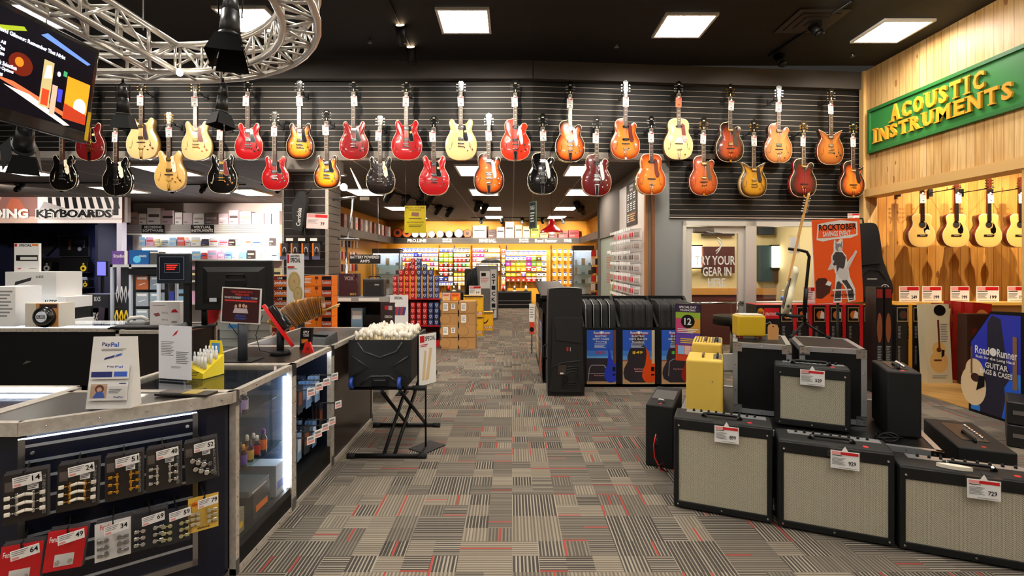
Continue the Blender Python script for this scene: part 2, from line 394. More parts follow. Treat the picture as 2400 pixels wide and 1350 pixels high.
# left area walls
struct('wall_left_back', MB().box(-10.5, -4.8, 13.2, 13.3, 0, LC, mat('#a89a94', .7)))
struct('wall_left', MB().box(-15.1, -15, -4, 20, 0, HC, TAUPE)); struct('wall_front', MB().box(-15, 10, -4.1, -4, 0, HC, TAUPE))
NAVY = mat('#15183a', .7)
struct('wall_keyboard_room', MB().box(-15, -9.88, 14.5, 14.6, 0, LC, NAVY).box(-9.95, -9.88, 12.1, 14.5, 0, LC, NAVY).box(-9.32, -9.2, 11.95, 12.1, 0, 2.6, mat('#c8c4d4', .6)).box(-15, -9.1, 12.0, 12.1, 2.6, LC, mat('#8a7f7a', .7)))
# pillar
PX0, PX1, PY0, PY1 = wx(663, 7.55), wx(766, 7.55), 7.55, 8.1
mb = MB(); slats(mb, PX0, PX1, 0, 3.19, PY0, .115, mat('#2a2422', .35, coat=.2), SLOTM)
mb.box(PX0, PX1, PY0+.03, PY1, 0, 3.19, TAUPE)
z = 3.19
while z > .1: mb.box(PX1, PX1+.02, PY0, PY1, z-.106, z, mat('#5a524c', .5)); z -= .115
mb.box(PX1-.02, PX1+.022, PY0-.01, PY0+.012, 0, 3.19, ALU).box(PX0-.01, PX0+.02, PY0-.01, PY0+.012, 0, 3.19, ALU)
mb.box(PX0-.1, PX1+.15, WY-.05, PY0+.3, 3.0, 3.19, mat('#8e8781', .6))
struct('pillar', mb)
# pine clad right wall
XW = 5.38
HB = 2.71
mb = MB(); mb.box(XW, XW+.2, -1, 8.05, HB, HC, PINE); mb.box(XW, XW+.2, 7.75, 8.05, 0, HB, PINE)
struct('wall_right', mb)
struct('wall_right_recess', MB().box(XW+.2, 10, 8.0, 8.1, 0, HC, PINE2).box(XW+.2, 10, -1, 8.0, 3.6, 3.7, PINE2).box(9.9, 10, -1, 8, 0, 3.6, PINE2))
struct('trim_3', MB().box(XW-.03, XW+.26, -1, 8.0, HB-.07, HB+.05, mat('#d9b070', .5)).box(XW-.04, XW, 7.7, 7.8, 0, HC, mat('#d9b070', .5)).box(XW, XW+.2, 5.15, 5.35, 0, HB-.07, mat('#d9b070', .5)))
struct('floor_recess', MB().box(XW-.25, 10, 3.0, 8.0, 0, .012, planks('#d8ab62', '#c4934c', '#a87436', .1)))
# ------------------------------------------------------------------ lamps
LIGHTS = mat('#fff8ee', .5, emit=38.); LIGHTS2 = mat('#fff6ea', .5, emit=14.)
def fixture_mesh(w, d, em, nx, ny):
    fr = MB().box(-w/2-.03, w/2+.03, -d/2-.03, -d/2, -.03, 0, WHT).box(-w/2-.03, w/2+.03, d/2, d/2+.03, -.03, 0, WHT).box(-w/2-.03, -w/2, -d/2, d/2, -.03, 0, WHT).box(w/2, w/2+.03, -d/2, d/2, -.03, 0, WHT)
    gr = MB()
    for i in range(1, nx): gr.box(-w/2+w*i/nx-.004, -w/2+w*i/nx+.004, -d/2, d/2, -.03, -.012, WHT)
    for i in range(1, ny): gr.box(-w/2, w/2, -d/2+d*i/ny-.004, -d/2+d*i/ny+.004, -.03, -.012, WHT)
    df = MB().box(-w/2, w/2, -d/2, d/2, -.008, 0, em)
    return fr.mesh('f'), gr.mesh('g'), df.mesh('d')
FM = fixture_mesh(.56, .56, LIGHTS, 3, 3); FM2 = fixture_mesh(.56, .9, LIGHTS2, 2, 3)
def ceil_light(x, y, z, ms, label, g, small=False):
    t = thing('ceiling_light', label, 'ceiling light', (x, y, z), 0, g)
    ob('frame', ms[0], t); ob('grille', ms[1], t); ob('diffuser', ms[2], t)
cols = [(-5.6, 5.95, 'above the television'), (-3.1, 6.05, 'behind the curved truss'), (-.57, 6.08, 'above the centre aisle'), (2.1, 6.2, 'between the aisle and the pine wall'), (4.75, 6.35, 'nearest the pine wall')]
for x, y, s in cols: ceil_light(x, y, HC-.002, FM, 'bright square recessed ceiling panel ' + s, 'main ceiling light panels')
for j, y in enumerate((3.2, .2, -2.6)):
    for i, x in enumerate((-8.2, -5.6, -3.1, -.57, 2.1, 4.75)):
        if j == 0 and x in (-8.2,): continue
        ceil_light(x, y, HC-.002, FM, 'bright square recessed ceiling panel outside the photographed ceiling', 'main ceiling light panels out of view')
for i, (x, nm) in enumerate(((-8.2, 'keyboard room side'), (-5.7, 'software shelves side'), (-3.2, 'side by the slatted pillar'), (-.6, 'middle of the aisle'), (1.5, 'right side of the aisle'))):
    for j, y in enumerate((8.4, 11.0, 14.3, 17.0)):
        if x < -5 and j > 1: continue
        if x == -8.2 and j == 1: y = 10.6
        ceil_light(x if x < 1 or j else 1.2, y, LC-.002, FM2, f'low-ceiling light panel, {nm}, {ORD[j]} row from the guitars', 'low ceiling light panels')
def spot(loc, aim, e, ang=50, col=(1, .86, .68), r=.06, blend=.6):
    l = bpy.data.lights.new('spot_lamp', 'SPOT'); l.energy = e; l.spot_size = math.radians(ang); l.color = col; l.shadow_soft_size = r; l.spot_blend = blend
    o = bpy.data.objects.new('spot_lamp', l); COL.objects.link(o); o.location = loc
    o.rotation_euler = (Vector(aim) - Vector(loc)).to_track_quat('-Z', 'Y').to_euler(); return o
for x in (-5.6, -3.9, -2.2, -.4, 1.3, 3.0, 4.6):
    spot((x, 5.3 if x > -4 else 5.0, 4.3), (x+.35, 7.4 + max(0, x-.3)*.088, 3.2), 115, 62)
# track spot heads
def track_head(name, label, loc, yaw, pitch, s=1., em=None, group=None):
    t = thing(name, label, 'spotlight', loc, yaw, group)
    b = MB(); R = Matrix.Rotation(pitch, 4, 'X'); b.T = R
    b.cyl((0, 0, .02*s), (0, -.16*s, .02*s), .045*s, BLK, .05*s, 14).cyl((0, .03*s, .02*s), (0, 0, .02*s), .03*s, BLK, .045*s, 14)
    b.part('lamp_head', t, loc=(0, 0, -.12*s))
    l = MB(); l.T = R; l.cyl((0, -.158*s, .02*s), (0, -.163*s, .02*s), .04*s, em or mat('#2a2622', .3), n=14); l.part('lens', t, loc=(0, 0, -.12*s))
    MB().box(-.02*s, .02*s, -.03*s, .03*s, -.03*s, 0, BLK).cyl((0, 0, -.03*s), (0, 0, -.12*s), .008*s, BLK).part('bracket', t)
    return t
HOT = mat('#fff0d8', .5, emit=30.); WARM = mat('#ffdcb0', .5, emit=9.)
for px, py, em, lb in ((942, 95, WARM, 'black track spotlight glowing nearest the first ceiling panel'), (966, 142, WARM, 'black track spotlight glowing close to the slat wall over the red guitar'), (1918, 78, None, 'unlit black spotlight on the ceiling left of the last light panel'), (1832, 148, None, 'unlit black spotlight on the ceiling right above the slat wall')):
    d = 2.75*F/(HY-py); t = track_head('track_spotlight', lb, (wx(px, d), d, HC-.04), PI if em is None else .0, -.9, 1.25, em, 'main ceiling track spotlights')
def rail(x0, y0, x1, y1, z, label):
    solo('light_track', MB().tube([(x0, y0, z), (x1, y1, z)], .016, BLK, 4), label, 'light track')
rail(wx(925, 5.9), 4.6, wx(968, 7), 7.0, HC-.02, 'black light track on the main ceiling left of the first panel')
rail(wx(1932, 6.1), 5.6, wx(1810, 7), 7.1, HC-.02, 'black light track on the main ceiling above the slat wall')
# low ceiling tracks and heads: (track px line at depth) heads
def lowheads(x0, y0, x1, y1, n, label, s=1.2, yaw=0., em=None):
    rail(x0, y0, x1, y1, LC-.02, 'black light track ' + label)
    for i in range(n):
        f = (i+.5)/n; track_head('track_spotlight', f'small black spotlight, {ORD[i]} on the track {label}', (x0+(x1-x0)*f, y0+(y1-y0)*f, LC-.038), yaw, -.8, s, em, 'spotlights on the track ' + label)
lowheads(-9.9, 9.7, -7.3, 9.7, 3, 'before the keyboards sign', 1.1, PI)
lowheads(-6.9, 9.9, -5.2, 9.9, 3, 'before the recording software shelves', 1.1, PI)
lowheads(-4.9, 9.9, -3.6, 9.9, 2, 'before the virtual instruments shelves', 1.1, PI, WARM)
lowheads(-2.75, 10.4, -2.2, 12.8, 3, 'left of the yellow hanging notice', 1.6, .8)
lowheads(-2.35, 12.6, -1.7, 14.6, 3, 'behind the yellow hanging notice', 1.6, .8)
lowheads(-1.9, 10.2, -1.75, 11.3, 2, 'right behind the red guitars', 1.6, .8)
lowheads(-.95, 12.4, -.7, 13.8, 2, 'over the yellow finance notice aisle', 1.6, .6)
lowheads(-1.4, 17.3, 2.1, 17.3, 5, 'before the string wall', 1.3, PI)
lowheads(1.6, 12.5, 2.0, 14, 2, 'beside the aisle wall', 1.6, -.6)
# energy for the shops beyond
def area(loc, sx, sy, e, col=(1, .93, .82), rot=(0, 0, 0)):
    l = bpy.data.lights.new('display_lamp', 'AREA'); l.shape = 'RECTANGLE'; l.size = sx; l.size_y = sy; l.energy = e; l.color = col
    o = bpy.data.objects.new('display_lamp', l); COL.objects.link(o); o.location = loc; o.rotation_euler = rot; return o
for x in (-1.2, .3, 1.8, -2.8): spot((x, 17.0, 3.0), (x, 19, 1.9), 260, 90)
for x in (-6.5, -5.6, -4.9): spot((x, 11.4, 3.0), (x, 13.2, 2.3), 230, 80, (1, .9, .8))
spot((-2.4, 6.9, 3.4), (-2.4, 7.6, 1.2), 30, 60)
# recess spots on the acoustic guitars
for x, e in ((6.1, 120), (7.1, 200), (8.2, 120)): spot((x, 6.6, 3.5), (x+.1, 8.0, 1.9), e, 85, (1, .8, .55), .02)
for y in (3.0, 5.0): spot((2.9, y, 4.3), (5.4, y+1.6, 3.5), 60, 80, (1, .87, .7))
# smoke sprinklers
for px, py, lb in ((867, 100, 'left of the first ceiling panel'), (1445, 110, 'below and left of the second ceiling panel'), (1998, 132, 'near the pine wall'),):
    d = 2.86*F/(HY-py)
    solo('sprinkler_head', MB().cyl((0, 0, 0), (0, 0, -.05), .012, STL).cyl((0, 0, -.05), (0, 0, -.055), .03, STL), 'small metal sprinkler on the black ceiling ' + lb, 'sprinkler', (wx(px, d), d, HC-.002), group='black ceiling sprinklers')
solo('ceiling_vent', MB().box(-.3, .3, -.3, .3, -.015, 0, mat('#1a1715', .5)).box(-.22, .22, -.22, .22, -.025, -.015, mat('#0c0b0a', .5)).box(-.14, .14, -.14, .14, -.035, -.025, mat('#1a1715', .5)).box(-.06, .06, -.06, .06, -.045, -.035, mat('#0c0b0a', .5)), 'square black air vent in the main ceiling near the unlit spotlights', 'air vent', (3.6, 6.1, HC-.002))
# ------------------------------------------------------------------ hanging guitars
def crom(P, k=4):
    n = len(P); o = []
    for i in range(n):
        p0, p1, p2, p3 = (Vector(P[(i+j-1) % n]) for j in range(4))
        for q in range(k):
            t = q/k
            o.append(tuple(.5*((2*p1) + (p2-p0)*t + (2*p0-5*p1+4*p2-p3)*t*t + (3*p1-p0-3*p2+p3)*t**3)))
    return o
LOW = [(.2, .015), (.38, .11), (.475, .28), (.5, .48), (.47, .66), (.40, .80), (.352, .90)]
LOWD = [(.2, .02), (.36, .1), (.465, .25), (.5, .42), (.475, .58), (.41, .70)]
HORN = [(.338, .99), (.355, 1.07), (.375, 1.15), (.37, 1.225), (.33, 1.29), (.275, 1.30), (.222, 1.25), (.18, 1.18), (.13, 1.14), (.05, 1.13)]
VEN = [(.345, .97), (.365, 1.04), (.39, 1.11), (.372, 1.19), (.31, 1.235), (.23, 1.215), (.16, 1.14), (.10, 1.07), (.05, 1.06)]
SHOUL = [(.345, .97), (.36, 1.06), (.365, 1.15), (.335, 1.26), (.25, 1.345), (.13, 1.37), (.04, 1.37)]
SHARP = [(.34, .95), (.35, 1.01), (.38, 1.09), (.43, 1.19), (.435, 1.235), (.35, 1.2), (.24, 1.15), (.14, 1.08), (.06, 1.07)]
POINT = [(.345, .95), (.36, 1.0), (.395, 1.06), (.45, 1.14), (.43, 1.17), (.33, 1.11), (.22, 1.08), (.12, 1.08), (.05, 1.10)]
DREAD = [(.35, .80), (.345, .92), (.37, 1.05), (.35, 1.17), (.24, 1.23), (.1, 1.24), (.03, 1.24)]
def outl(L, R_, LOW=LOW):
    pts = [(0, 0)] + LOW + R_ + [(-x, y) for x, y in reversed(L)] + [(-x, y) for x, y in reversed(LOW)]
    return crom(pts)
SHAPES = {'semi': outl(HORN, HORN), 'single': outl(SHOUL, VEN), 'full': outl(SHOUL, SHOUL), 'sharp': outl(SHARP, SHARP), 'point': outl(SHOUL, POINT),
          'dread': outl(DREAD, DREAD, LOWD)}
BIND = mat('#e9dcbc', .35, coat=.4)
def body_mesh(shape, w, t, face, side, bind=BIND, flat=False, sl=1.):
    mb = MB(); bm = mb.bm; lay = bm.verts.layers.float.new('burst')
    O = [(x*w, y*w*sl) for x, y in SHAPES[shape]]; n = len(O); cx, cy = 0, .5*w
    def ring(k, y, b):
        r = []
        for x, z in O:
            v = bm.verts.new((cx+(x-cx)*k, y, cy+(z-cy)*k)); v[lay] = b; r.append(v)
        return r
    dome = 0 if flat else .012
    rs = [(ring(1, t/2, 0), None), (ring(1, -t/2, 0), side), (ring(.975, -t/2-.001, 0), bind), (ring(.90, -t/2-.003-dome*.2, .12), face), (ring(.78, -t/2-.003-dome*.5, .35), face), (ring(.62, -t/2-.003-dome*.8, .6), face), (ring(.4, -t/2-.003-dome, .85), face), (ring(.15, -t/2-.003-dome, 1.), face)]
    for (A, _), (B, m) in zip(rs, rs[1:]):
        for i in range(n): mb.face([A[i], A[(i+1) % n], B[(i+1) % n], B[i]], m, True)
    mb.face(rs[-1][0], face); mb.face(rs[0][0][::-1], side)
    me = mb.mesh('body'); return me
def fret_mesh(L, z0, w0, w1, wood, inl, tuned=None):
    mb = MB(); y = -.052
    mb.hexa([(-w0/2, y, z0), (w0/2, y, z0), (w0/2, y+.007, z0), (-w0/2, y+.007, z0)], [(-w1/2, y, z0+L), (w1/2, y, z0+L), (w1/2, y+.007, z0+L), (-w1/2, y+.007, z0+L)], wood)
    for i in range(1, 22):
        z = z0+L - .63*(1-2**(-i/12.))
        if z < z0+.006: break
        ww = w0+(w1-w0)*(z-z0)/L
        mb.box(-ww/2, ww/2, y-.0015, y, z-.0008, z+.0008, FRT)
        if i in (3, 5, 7, 9, 12, 15, 17): mb.box(-ww*.28, ww*.2, y-.001, y, z+.007, z+.013, inl)
    mb.box(-w0/2-.001, -w0/2+.001, y-.001, y+.007, z0, z0+L, BIND)
    mb.box(w1/2-.001, w1/2+.001, y-.001, y+.007, z0+.2*L, z0+L, BIND)
    mb.box(-w1/2, w1/2, y-.004, y+.004, z0+L, z0+L+.005, BIND)
    return mb.mesh('fretboard')
ROSE = mat('#4a2c1e', .45); MAPLE = mat('#d9a55c', .35, coat=.4); EBON = mat('#1c1512', .4); TORT = mat('#6b1e14', .3, coat=.5); CRMP = mat('#ece4cf', .3, coat=.4)
FRT = mat('#8d8676', .4, .6)
CACHE = {}
def short(l):
    return l.split(',')[0]
def cached(k, f):
    if k not in CACHE: CACHE[k] = f()
    return CACHE[k]
def hardware(mm, gold):
    H = GLD if gold else CHR
    def pick(): return MB().box(-.036, .036, -.008, 0, -.019, .019, H, .003).mesh('p')
    def p90(): return MB().box(-.044, .044, -.008, 0, -.016, .016, BLKG, .003).mesh('p')
    return H
NZ = .945   # nut height above the lowest point of the body
def electric(label, px, pyb, k, right=None, d=7.12, out=.20):
    """k: shape, width px, face, side, guard, hardware, vib, knobs, head, wood, extras"""
    g = dict(shape='semi', w=66, t=.045, face=None, side=None, guard=None, gold=0, tail='stop', pick='hum', knob=BLK, head='gib', neck='#3a1512', wood=ROSE, fh=MBLK, inl=BIND, sl=1., sc=1., st=0); g.update(k)
    if px > 1250:
        u = rwu(px); p = RW(u, out); 
        kk = (px-CX)/F  # re-solve so that the offset body still lands in its column
        u = (kk*(WY - ux*out) - XB - uy*out) / (ux - kk*uy); p = RW(u, out); rz = YR; d = p.y
    else: p = V(wx(px, WY-out), WY-out, 0); rz = 0; d = p.y
    p.z = wz(pyb, d)
    t = thing('electric_guitar', label, 'guitar', p, rz, 'hollow body guitars hung on the slat wall')
    W = g['w']*d/F; sc = g['sc']
    face, side = g['face'], g['side']
    bk = ('body', g['shape'], round(W, 3), g['t'], face.name, side.name, g['sl'])
    ob('body', cached(bk, lambda: body_mesh(g['shape'], W, g['t'], face, side, g.get('bind', BIND), sl=g['sl'])), t)
    yt = -g['t']/2 - .016
    H = GLD if g['gold'] else CHR
    top = {'semi': 1.13, 'single': 1.2, 'full': 1.2, 'sharp': 1.08, 'point': 1.12}[g['shape']]*W*g['sl']
    nz = g.get('nut', NZ*sc)
    z0 = top-.02
    pz = z0-.03 ; bz = .34*W/.4*.95; 
    bz = g.get('bz', .52)*W; p2 = bz+.062; p1 = z0-.028
    # neck, fretboard, headstock
    ob('neck', cached(('neck', round(nz, 2), round(top, 2), g['neck']), lambda: MB().prism([(-.026, top-.08), (.026, top-.08), (.0215, nz), (-.0215, nz)], -.046, -.02, mat(g['neck'], .3, coat=.4)).mesh('neck')), t)
    ob('fretboard', cached(('fb', round(nz, 2), round(z0, 2), g['wood'].name, g['inl'].name), lambda: fret_mesh(nz-z0, z0, .055, .043, g['wood'], g['inl'])), t)
    def head():
        m = MB(); hm = mat(g.get('headc', '#0c0c0c'), .2, coat=.5)
        hs = g['head']
        pr = {'gib': [(-.022, 0), (.022, 0), (.034, .06), (.041, .15), (.028, .155), (.02, .168), (0, .158), (-.02, .168), (-.028, .155), (-.041, .15), (-.034, .06)],
              'gre': [(-.022, 0), (.022, 0), (.03, .05), (.036, .14), (.045, .165), (.03, .185), (0, .198), (-.03, .185), (-.045, .165), (-.036, .14), (-.03, .05)],
              'slim': [(-.022, 0), (.022, 0), (.032, .05), (.03, .13), (.038, .165), (.012, .19), (-.012, .185), (-.038, .17), (-.03, .13), (-.032, .05)]}[hs]
        m.prism([(a*sc, nz+b*sc) for a, b in pr], -.05, -.036, hm)
        m.box(-.016, .016, -.0512, -.05, nz+.135*sc, nz+.147*sc, BIND).box(-.006, .006, -.0512, -.05, nz+.02, nz+.05, BIND)
        return m.mesh('h')
    hs_ = ob('headstock', cached(('head', g['head'], sc, round(nz, 2), g.get('headc')), head), t)
    pegm = cached(('peg', g['gold'], g.get('pegc')), lambda: MB().cyl((0, 0, 0), (0, -.014, 0), .005, H, n=8).cyl((0, 0, 0), (.028, .004, 0), .003, H, n=6).box(.026, .044, 0, .009, -.008, .008, mat(g['pegc'], .3) if g.get('pegc') else H, .002).mesh('peg'))
    for i in range(3):
        for s in (-1, 1):
            o = ob('tuning_peg', pegm, hs_, (s*.022*sc, -.05, nz+(.035+.042*i)*sc)); o.scale.x = s
    if g['guard']:
        gk = g.get('gs', 'gib')
        pr = {'gib': [(.028, z0+.008), (.065, z0-.002), (.075, z0-.04), (.078, z0-.08), (.105, bz+.06), (.098, bz+.035), (.07, bz+.03), (.042, bz+.04), (.03, p2+.02)],
              'gre': [(.028, z0-.01), (.06, z0-.02), (.085, z0-.07), (.108, bz+.07), (.108, bz+.02), (.092, bz-.005), (.075, bz), (.055, bz+.07), (.035, p1-.02)],
              'jazz': [(.03, z0), (.05, z0+.02), (.085, z0-.01), (.1, p2+.06), (.12, bz+.06), (.1, bz+.02), (.065, bz+.03), (.045, p2+.03)],
              'wave': [(.03, z0+.01), (.07, z0+.01), (.07, z0-.04), (.095, z0-.08), (.11, bz+.05), (.08, bz+.02), (.05, bz+.05), (.05, bz+.08), (.036, bz+.1), (.045, p2+.06), (.032, p2+.08)]}[gk]
        m = MB().prism(pr, yt-.006, yt-.003, g['guard'])
        ps = crom(pr, 1)
        if gk == 'gib' and g['guard'] is not CRMP: m.tube([(a, yt-.005, b) for a, b in pr], .0014, CRMP, 5, True)
        if g['st']: m.box(0, 0, 0, 0, 0, 0, CRMP) if 0 else None
        pg_ = m.part('pickguard', t)
        if g['st']: MB().cyl((.062, yt-.0062, z0-.085), (.062, yt-.0075, z0-.085), .017, mat('#d8b878', .5), n=18).part('sticker', pg_, label='round tan sticker on the pickguard')
    # f holes
    def fh(s):
        m = MB(); X = .285*W; Z = .50*W
        pts = [(.010, .070), (.024, .066), (.020, .052), (.008, .056), (.004, .035), (0, .0), (-.005, -.04), (-.014, -.068), (-.030, -.066), (-.030, -.052), (-.02, -.05)]
        kx = W/.4
        P = [((X - a*kx)*s if s > 0 else -(X - a*kx), yt+.004+.002, Z+b*kx) for a, b in pts]
        m.tube(P, [.0025, .004, .0025, .003, .004, .0055, .004, .003, .0025, .004, .0025], g['fh'], 6)
        return m.mesh('fh')
    for s in (-1, 1):
        ob('f_hole', cached(('fh', round(W, 3), s, g['fh'].name, g['t']), lambda: fh(s)), t)
    if g['fh'] is not None: pass
    pk = g['pick']
    def pmesh():
        m = MB()
        if pk == 'hum': m.box(-.040, .040, -.004, .006, -.022, .022, BLK).box(-.035, .035, -.010, 0, -.017, .017, H, .003)
        elif pk == 'p90': m.box(-.040, .040, -.011, .006, -.017, .017, BLKG, .003).box(-.05, .05, -.006, .006, -.007, .007, BLKG)
        elif pk == 'gre': m.box(-.042, .042, -.010, .006, -.018, .018, BLKG, .002).box(-.042, .042, -.0115, -.009, .012, .018, CHR).box(-.042, .042, -.0115, -.009, -.018, -.012, CHR).box(-.03, .03, -.0115, -.009, -.003, .003, CHR)
        elif pk == 'goldh': m.box(-.036, .036, -.010, .006, -.02, .02, GLD, .003).box(-.028, .028, -.0112, -.01, -.005, .005, CRMP)
        return m.mesh('pk')
    pm = cached(('pk', pk, g['gold']), pmesh)
    np_ = g.get('np', 2)
    ob('pickup', pm, t, (0, yt, p1))
    if np_ > 1: ob('pickup', pm, t, (0, yt, p2))
    # bridge, tailpiece
    tl = g['tail']
    ob('bridge', cached(('br', tl in ('trap', 'vib'), g['gold'], tl), lambda: (MB().box(-.045, .045, -.012, 0, -.007, .007, H, .002) if tl != 'trap' else MB().box(-.058, .058, -.008, 0, -.006, .006, EBON).box(-.035, .035, -.014, -.008, -.004, .004, EBON)).mesh('br')), t, (0, yt, bz))
    def tail():
        m = MB()
        if tl == 'stop': m.box(-.045, .045, -.012, 0, bz-.046, bz-.034, H, .004)
        elif tl == 'trap': m.tube([(-.02, -.008, .14), (-.012, -.006, .03)], .003, H, 6).tube([(.02, -.008, .14), (.012, -.006, .03)], .003, H, 6).tube([(-.035, -.008, .155), (-.022, -.009, .14), (.022, -.009, .14), (.035, -.008, .155)], .005, H, 6).box(-.014, .014, -.006, .012, -.004, .03, H)
        elif tl == 'vib':
            m.box(-.038, .038, -.014, 0, .150, .162, H, .004)
            m.prism([(-.03, .15), (-.024, .15), (-.013, .01), (.013, .01), (.024, .15), (.03, .15), (.019, -.004), (-.019, -.004)], -.008, -.004, H).prism([(-.022, .125), (.022, .125), (.012, .012), (-.012, .012)], -.006, -.003, BLKG)
            m.tube([(.03, -.012, .155), (.05, -.02, .18), (.045, -.028, .24), (.03, -.03, .29)], .0045, H, 6)
            m.box(-.016, .016, -.004, .03, -.008, .01, H)
        return m.mesh('tl')
    ob('tailpiece', cached(('tl', tl, g['gold'], round(bz, 3)), tail), t, (0, yt, 0))
    kn = cached(('kn', g['knob'].name, g['gold'], pk), lambda: MB().cyl((0, 0, 0), (0, -.014, 0), .011, g['knob'], .009, 12).cyl((0, -.014, 0), (0, -.0145, 0), .006, H if pk != 'gre' else CHR, n=8).mesh('kn'))
    for a, b in g.get('kp', ((.62, .46), (.72, .36), (.80, .5), (.88, .4)) if not g.get('few') else ((.6, .42), (.72, .24))):
        ob('knob', kn, t, ((a-.5)*W*.95, yt+.004, b*W - .07*W))
    zt = (bz-.04) if tl == 'stop' else .15
    ob('strings', cached(('st', round(zt, 2), round(nz, 2), yt), lambda: (lambda m: [m.hexa([(-.022+.0088*i-.0006, yt-.014, zt), (-.022+.0088*i+.0006, yt-.014, zt), (-.022+.0088*i+.0006, yt-.013, zt), (-.022+.0088*i-.0006, yt-.013, zt)], [(-.0165+.0066*i-.0006, -.058, nz), (-.0165+.0066*i+.0006, -.058, nz), (-.0165+.0066*i+.0006, -.057, nz), (-.0165+.0066*i-.0006, -.057, nz)], STL) for i in range(6)] and m)(MB()).mesh('st')), t)
    # what it hangs from, and the price card on its neck
    hn = cached('hanger', lambda: MB().box(-.03, .03, -.012, 0, -.04, .04, BLK).cyl((0, 0, 0), (0, -.13, .0), .006, BLK, n=8).tube([(-.033, -.20, .012), (-.03, -.14, 0), (0, -.13, 0), (.03, -.14, 0), (.033, -.20, .012)], .006, RUB, 6).mesh('hanger'))
    hp = p + V(0, 0, nz+.012)
    wallp = hp + V(-math.sin(rz), math.cos(rz), 0)*(out-.002); wallp += V(math.cos(rz), math.sin(rz), 0)*0
    solo('guitar_hanger', hn, 'wall hook of the ' + short(label), 'guitar hook', wallp, rz, 'hooks holding the slat wall guitars')
    tz = g.get('tagz', nz-.045)
    tilt = rnd.uniform(-.06, .06)
    key = 'orange' if g.get('otag') else 'white'
    def tag():
        m = MB(); P_ = mat('#f0703c', .5) if key == 'orange' else PAP
        m.box(-.043, .043, -.001, .001, -.15, -.012, P_).prism([(-.018, -.012), (.018, -.012), (.006, .012), (-.006, .012)], -.0008, .0008, WHT)
        m.deco(-.043, .043, -.15, -.012, -.001, [('r', .05, .86, .5, .97, PINK), ('r', .5, .86, .95, .97, RED), ('l', .1, .45, .9, .8, 4, GRYT), ('t', '99', .35, .16, .68, .34, BLK), ('l', .1, .03, .9, .12, 1, GRYT)])
        return m.mesh('tag')
    tp = p + V(0, 0, tz) + V(math.sin(rz), -math.cos(rz), 0)*.062 + V(rnd.uniform(-.022, .008), 0, 0)
    solo('price_tag', cached(('tag', key), tag), ('orange' if key == 'orange' else 'white') + ' price tag on the ' + short(label), 'price tag', tp, rot=(0, tilt, rz+rnd.uniform(-.15, .15)), group='price tags on guitar necks')
    return t
def lq(h, r=.2): return mat(h, r, coat=.7)
SB = burst_m([(0, '#160a07'), (.14, '#2c1208'), (.36, '#a8480c'), (.62, '#e29a18'), (1, '#eeb42a')])
GB = burst_m([(0, '#140806'), (.12, '#3a1407'), (.34, '#c84a0c'), (.65, '#e9761a'), (1, '#f08a28')])
GOB = burst_m([(0, '#8c3410'), (.2, '#b8480f'), (.5, '#d9741c'), (1, '#e89030')])
DKB = burst_m([(0, '#120806'), (.3, '#3a130a'), (.6, '#96330f'), (1, '#b8461a')])
AMB = burst_m([(0, '#5a1d0c'), (.3, '#9c3c14'), (.7, '#b55420'), (1, '#bc5c26')])
YB_ = burst_m([(0, '#1c0d05'), (.2, '#54300a'), (.5, '#b8801c'), (1, '#cf9a28')])
LBB = burst_m([(0, '#8a4a24'), (.25, '#b06a38'), (.7, '#d08f50'), (1, '#d29858')])
RDB = burst_m([(0, '#0e0a08'), (.3, '#1e0a08'), (.6, '#5e0f10'), (1, '#7c1518')])
BRB = burst_m([(0, '#6a3012'), (.3, '#8c4a1c'), (.8, '#b06a28'), (1, '#b87030')])
OSB = burst_m([(0, '#120806'), (.25, '#3c1408'), (.5, '#b84a0e'), (.8, '#ea7a18'), (1, '#f08c24')])
NAT = lq('#e5c388'); NAT2 = lq('#deb063'); CHE = lq('#b01218'); CHD = lq('#8e1418'); BK = lq('#0a0808', .12); WINE = lq('#5a0d10'); ORR = lq('#d83418')
SDK = lq('#2a0e08'); SRED = lq('#8a1014'); SNAT = lq('#c99a52'); SBR = lq('#5c2410')
semi = dict(shape='semi', guard=BLKG)
gre = dict(shape='single', pick='gre', guard=mat('#d9d9dc', .25, coat=.5), gs='gre', tail='vib', knob=CHR, kp=((.82, .58), (.86, .42), (.7, .36)), head='gre', w=71, t=.06, neck='#2a1008', sc=1.)
god = dict(shape='single', pick='p90', guard=TORT, gs='jazz', tail='trap', few=1, head='slim', w=70, t=.07, knob=CHR, neck='#8a5a2c')
ib = dict(shape='single', pick='goldh', guard=mat('#4a4138', .2, coat=.5), gs='jazz', tail='trap', gold=1, head='gre', w=68, t=.07, knob=GLD, bz=.46, few=1, neck='#3a1a0c')
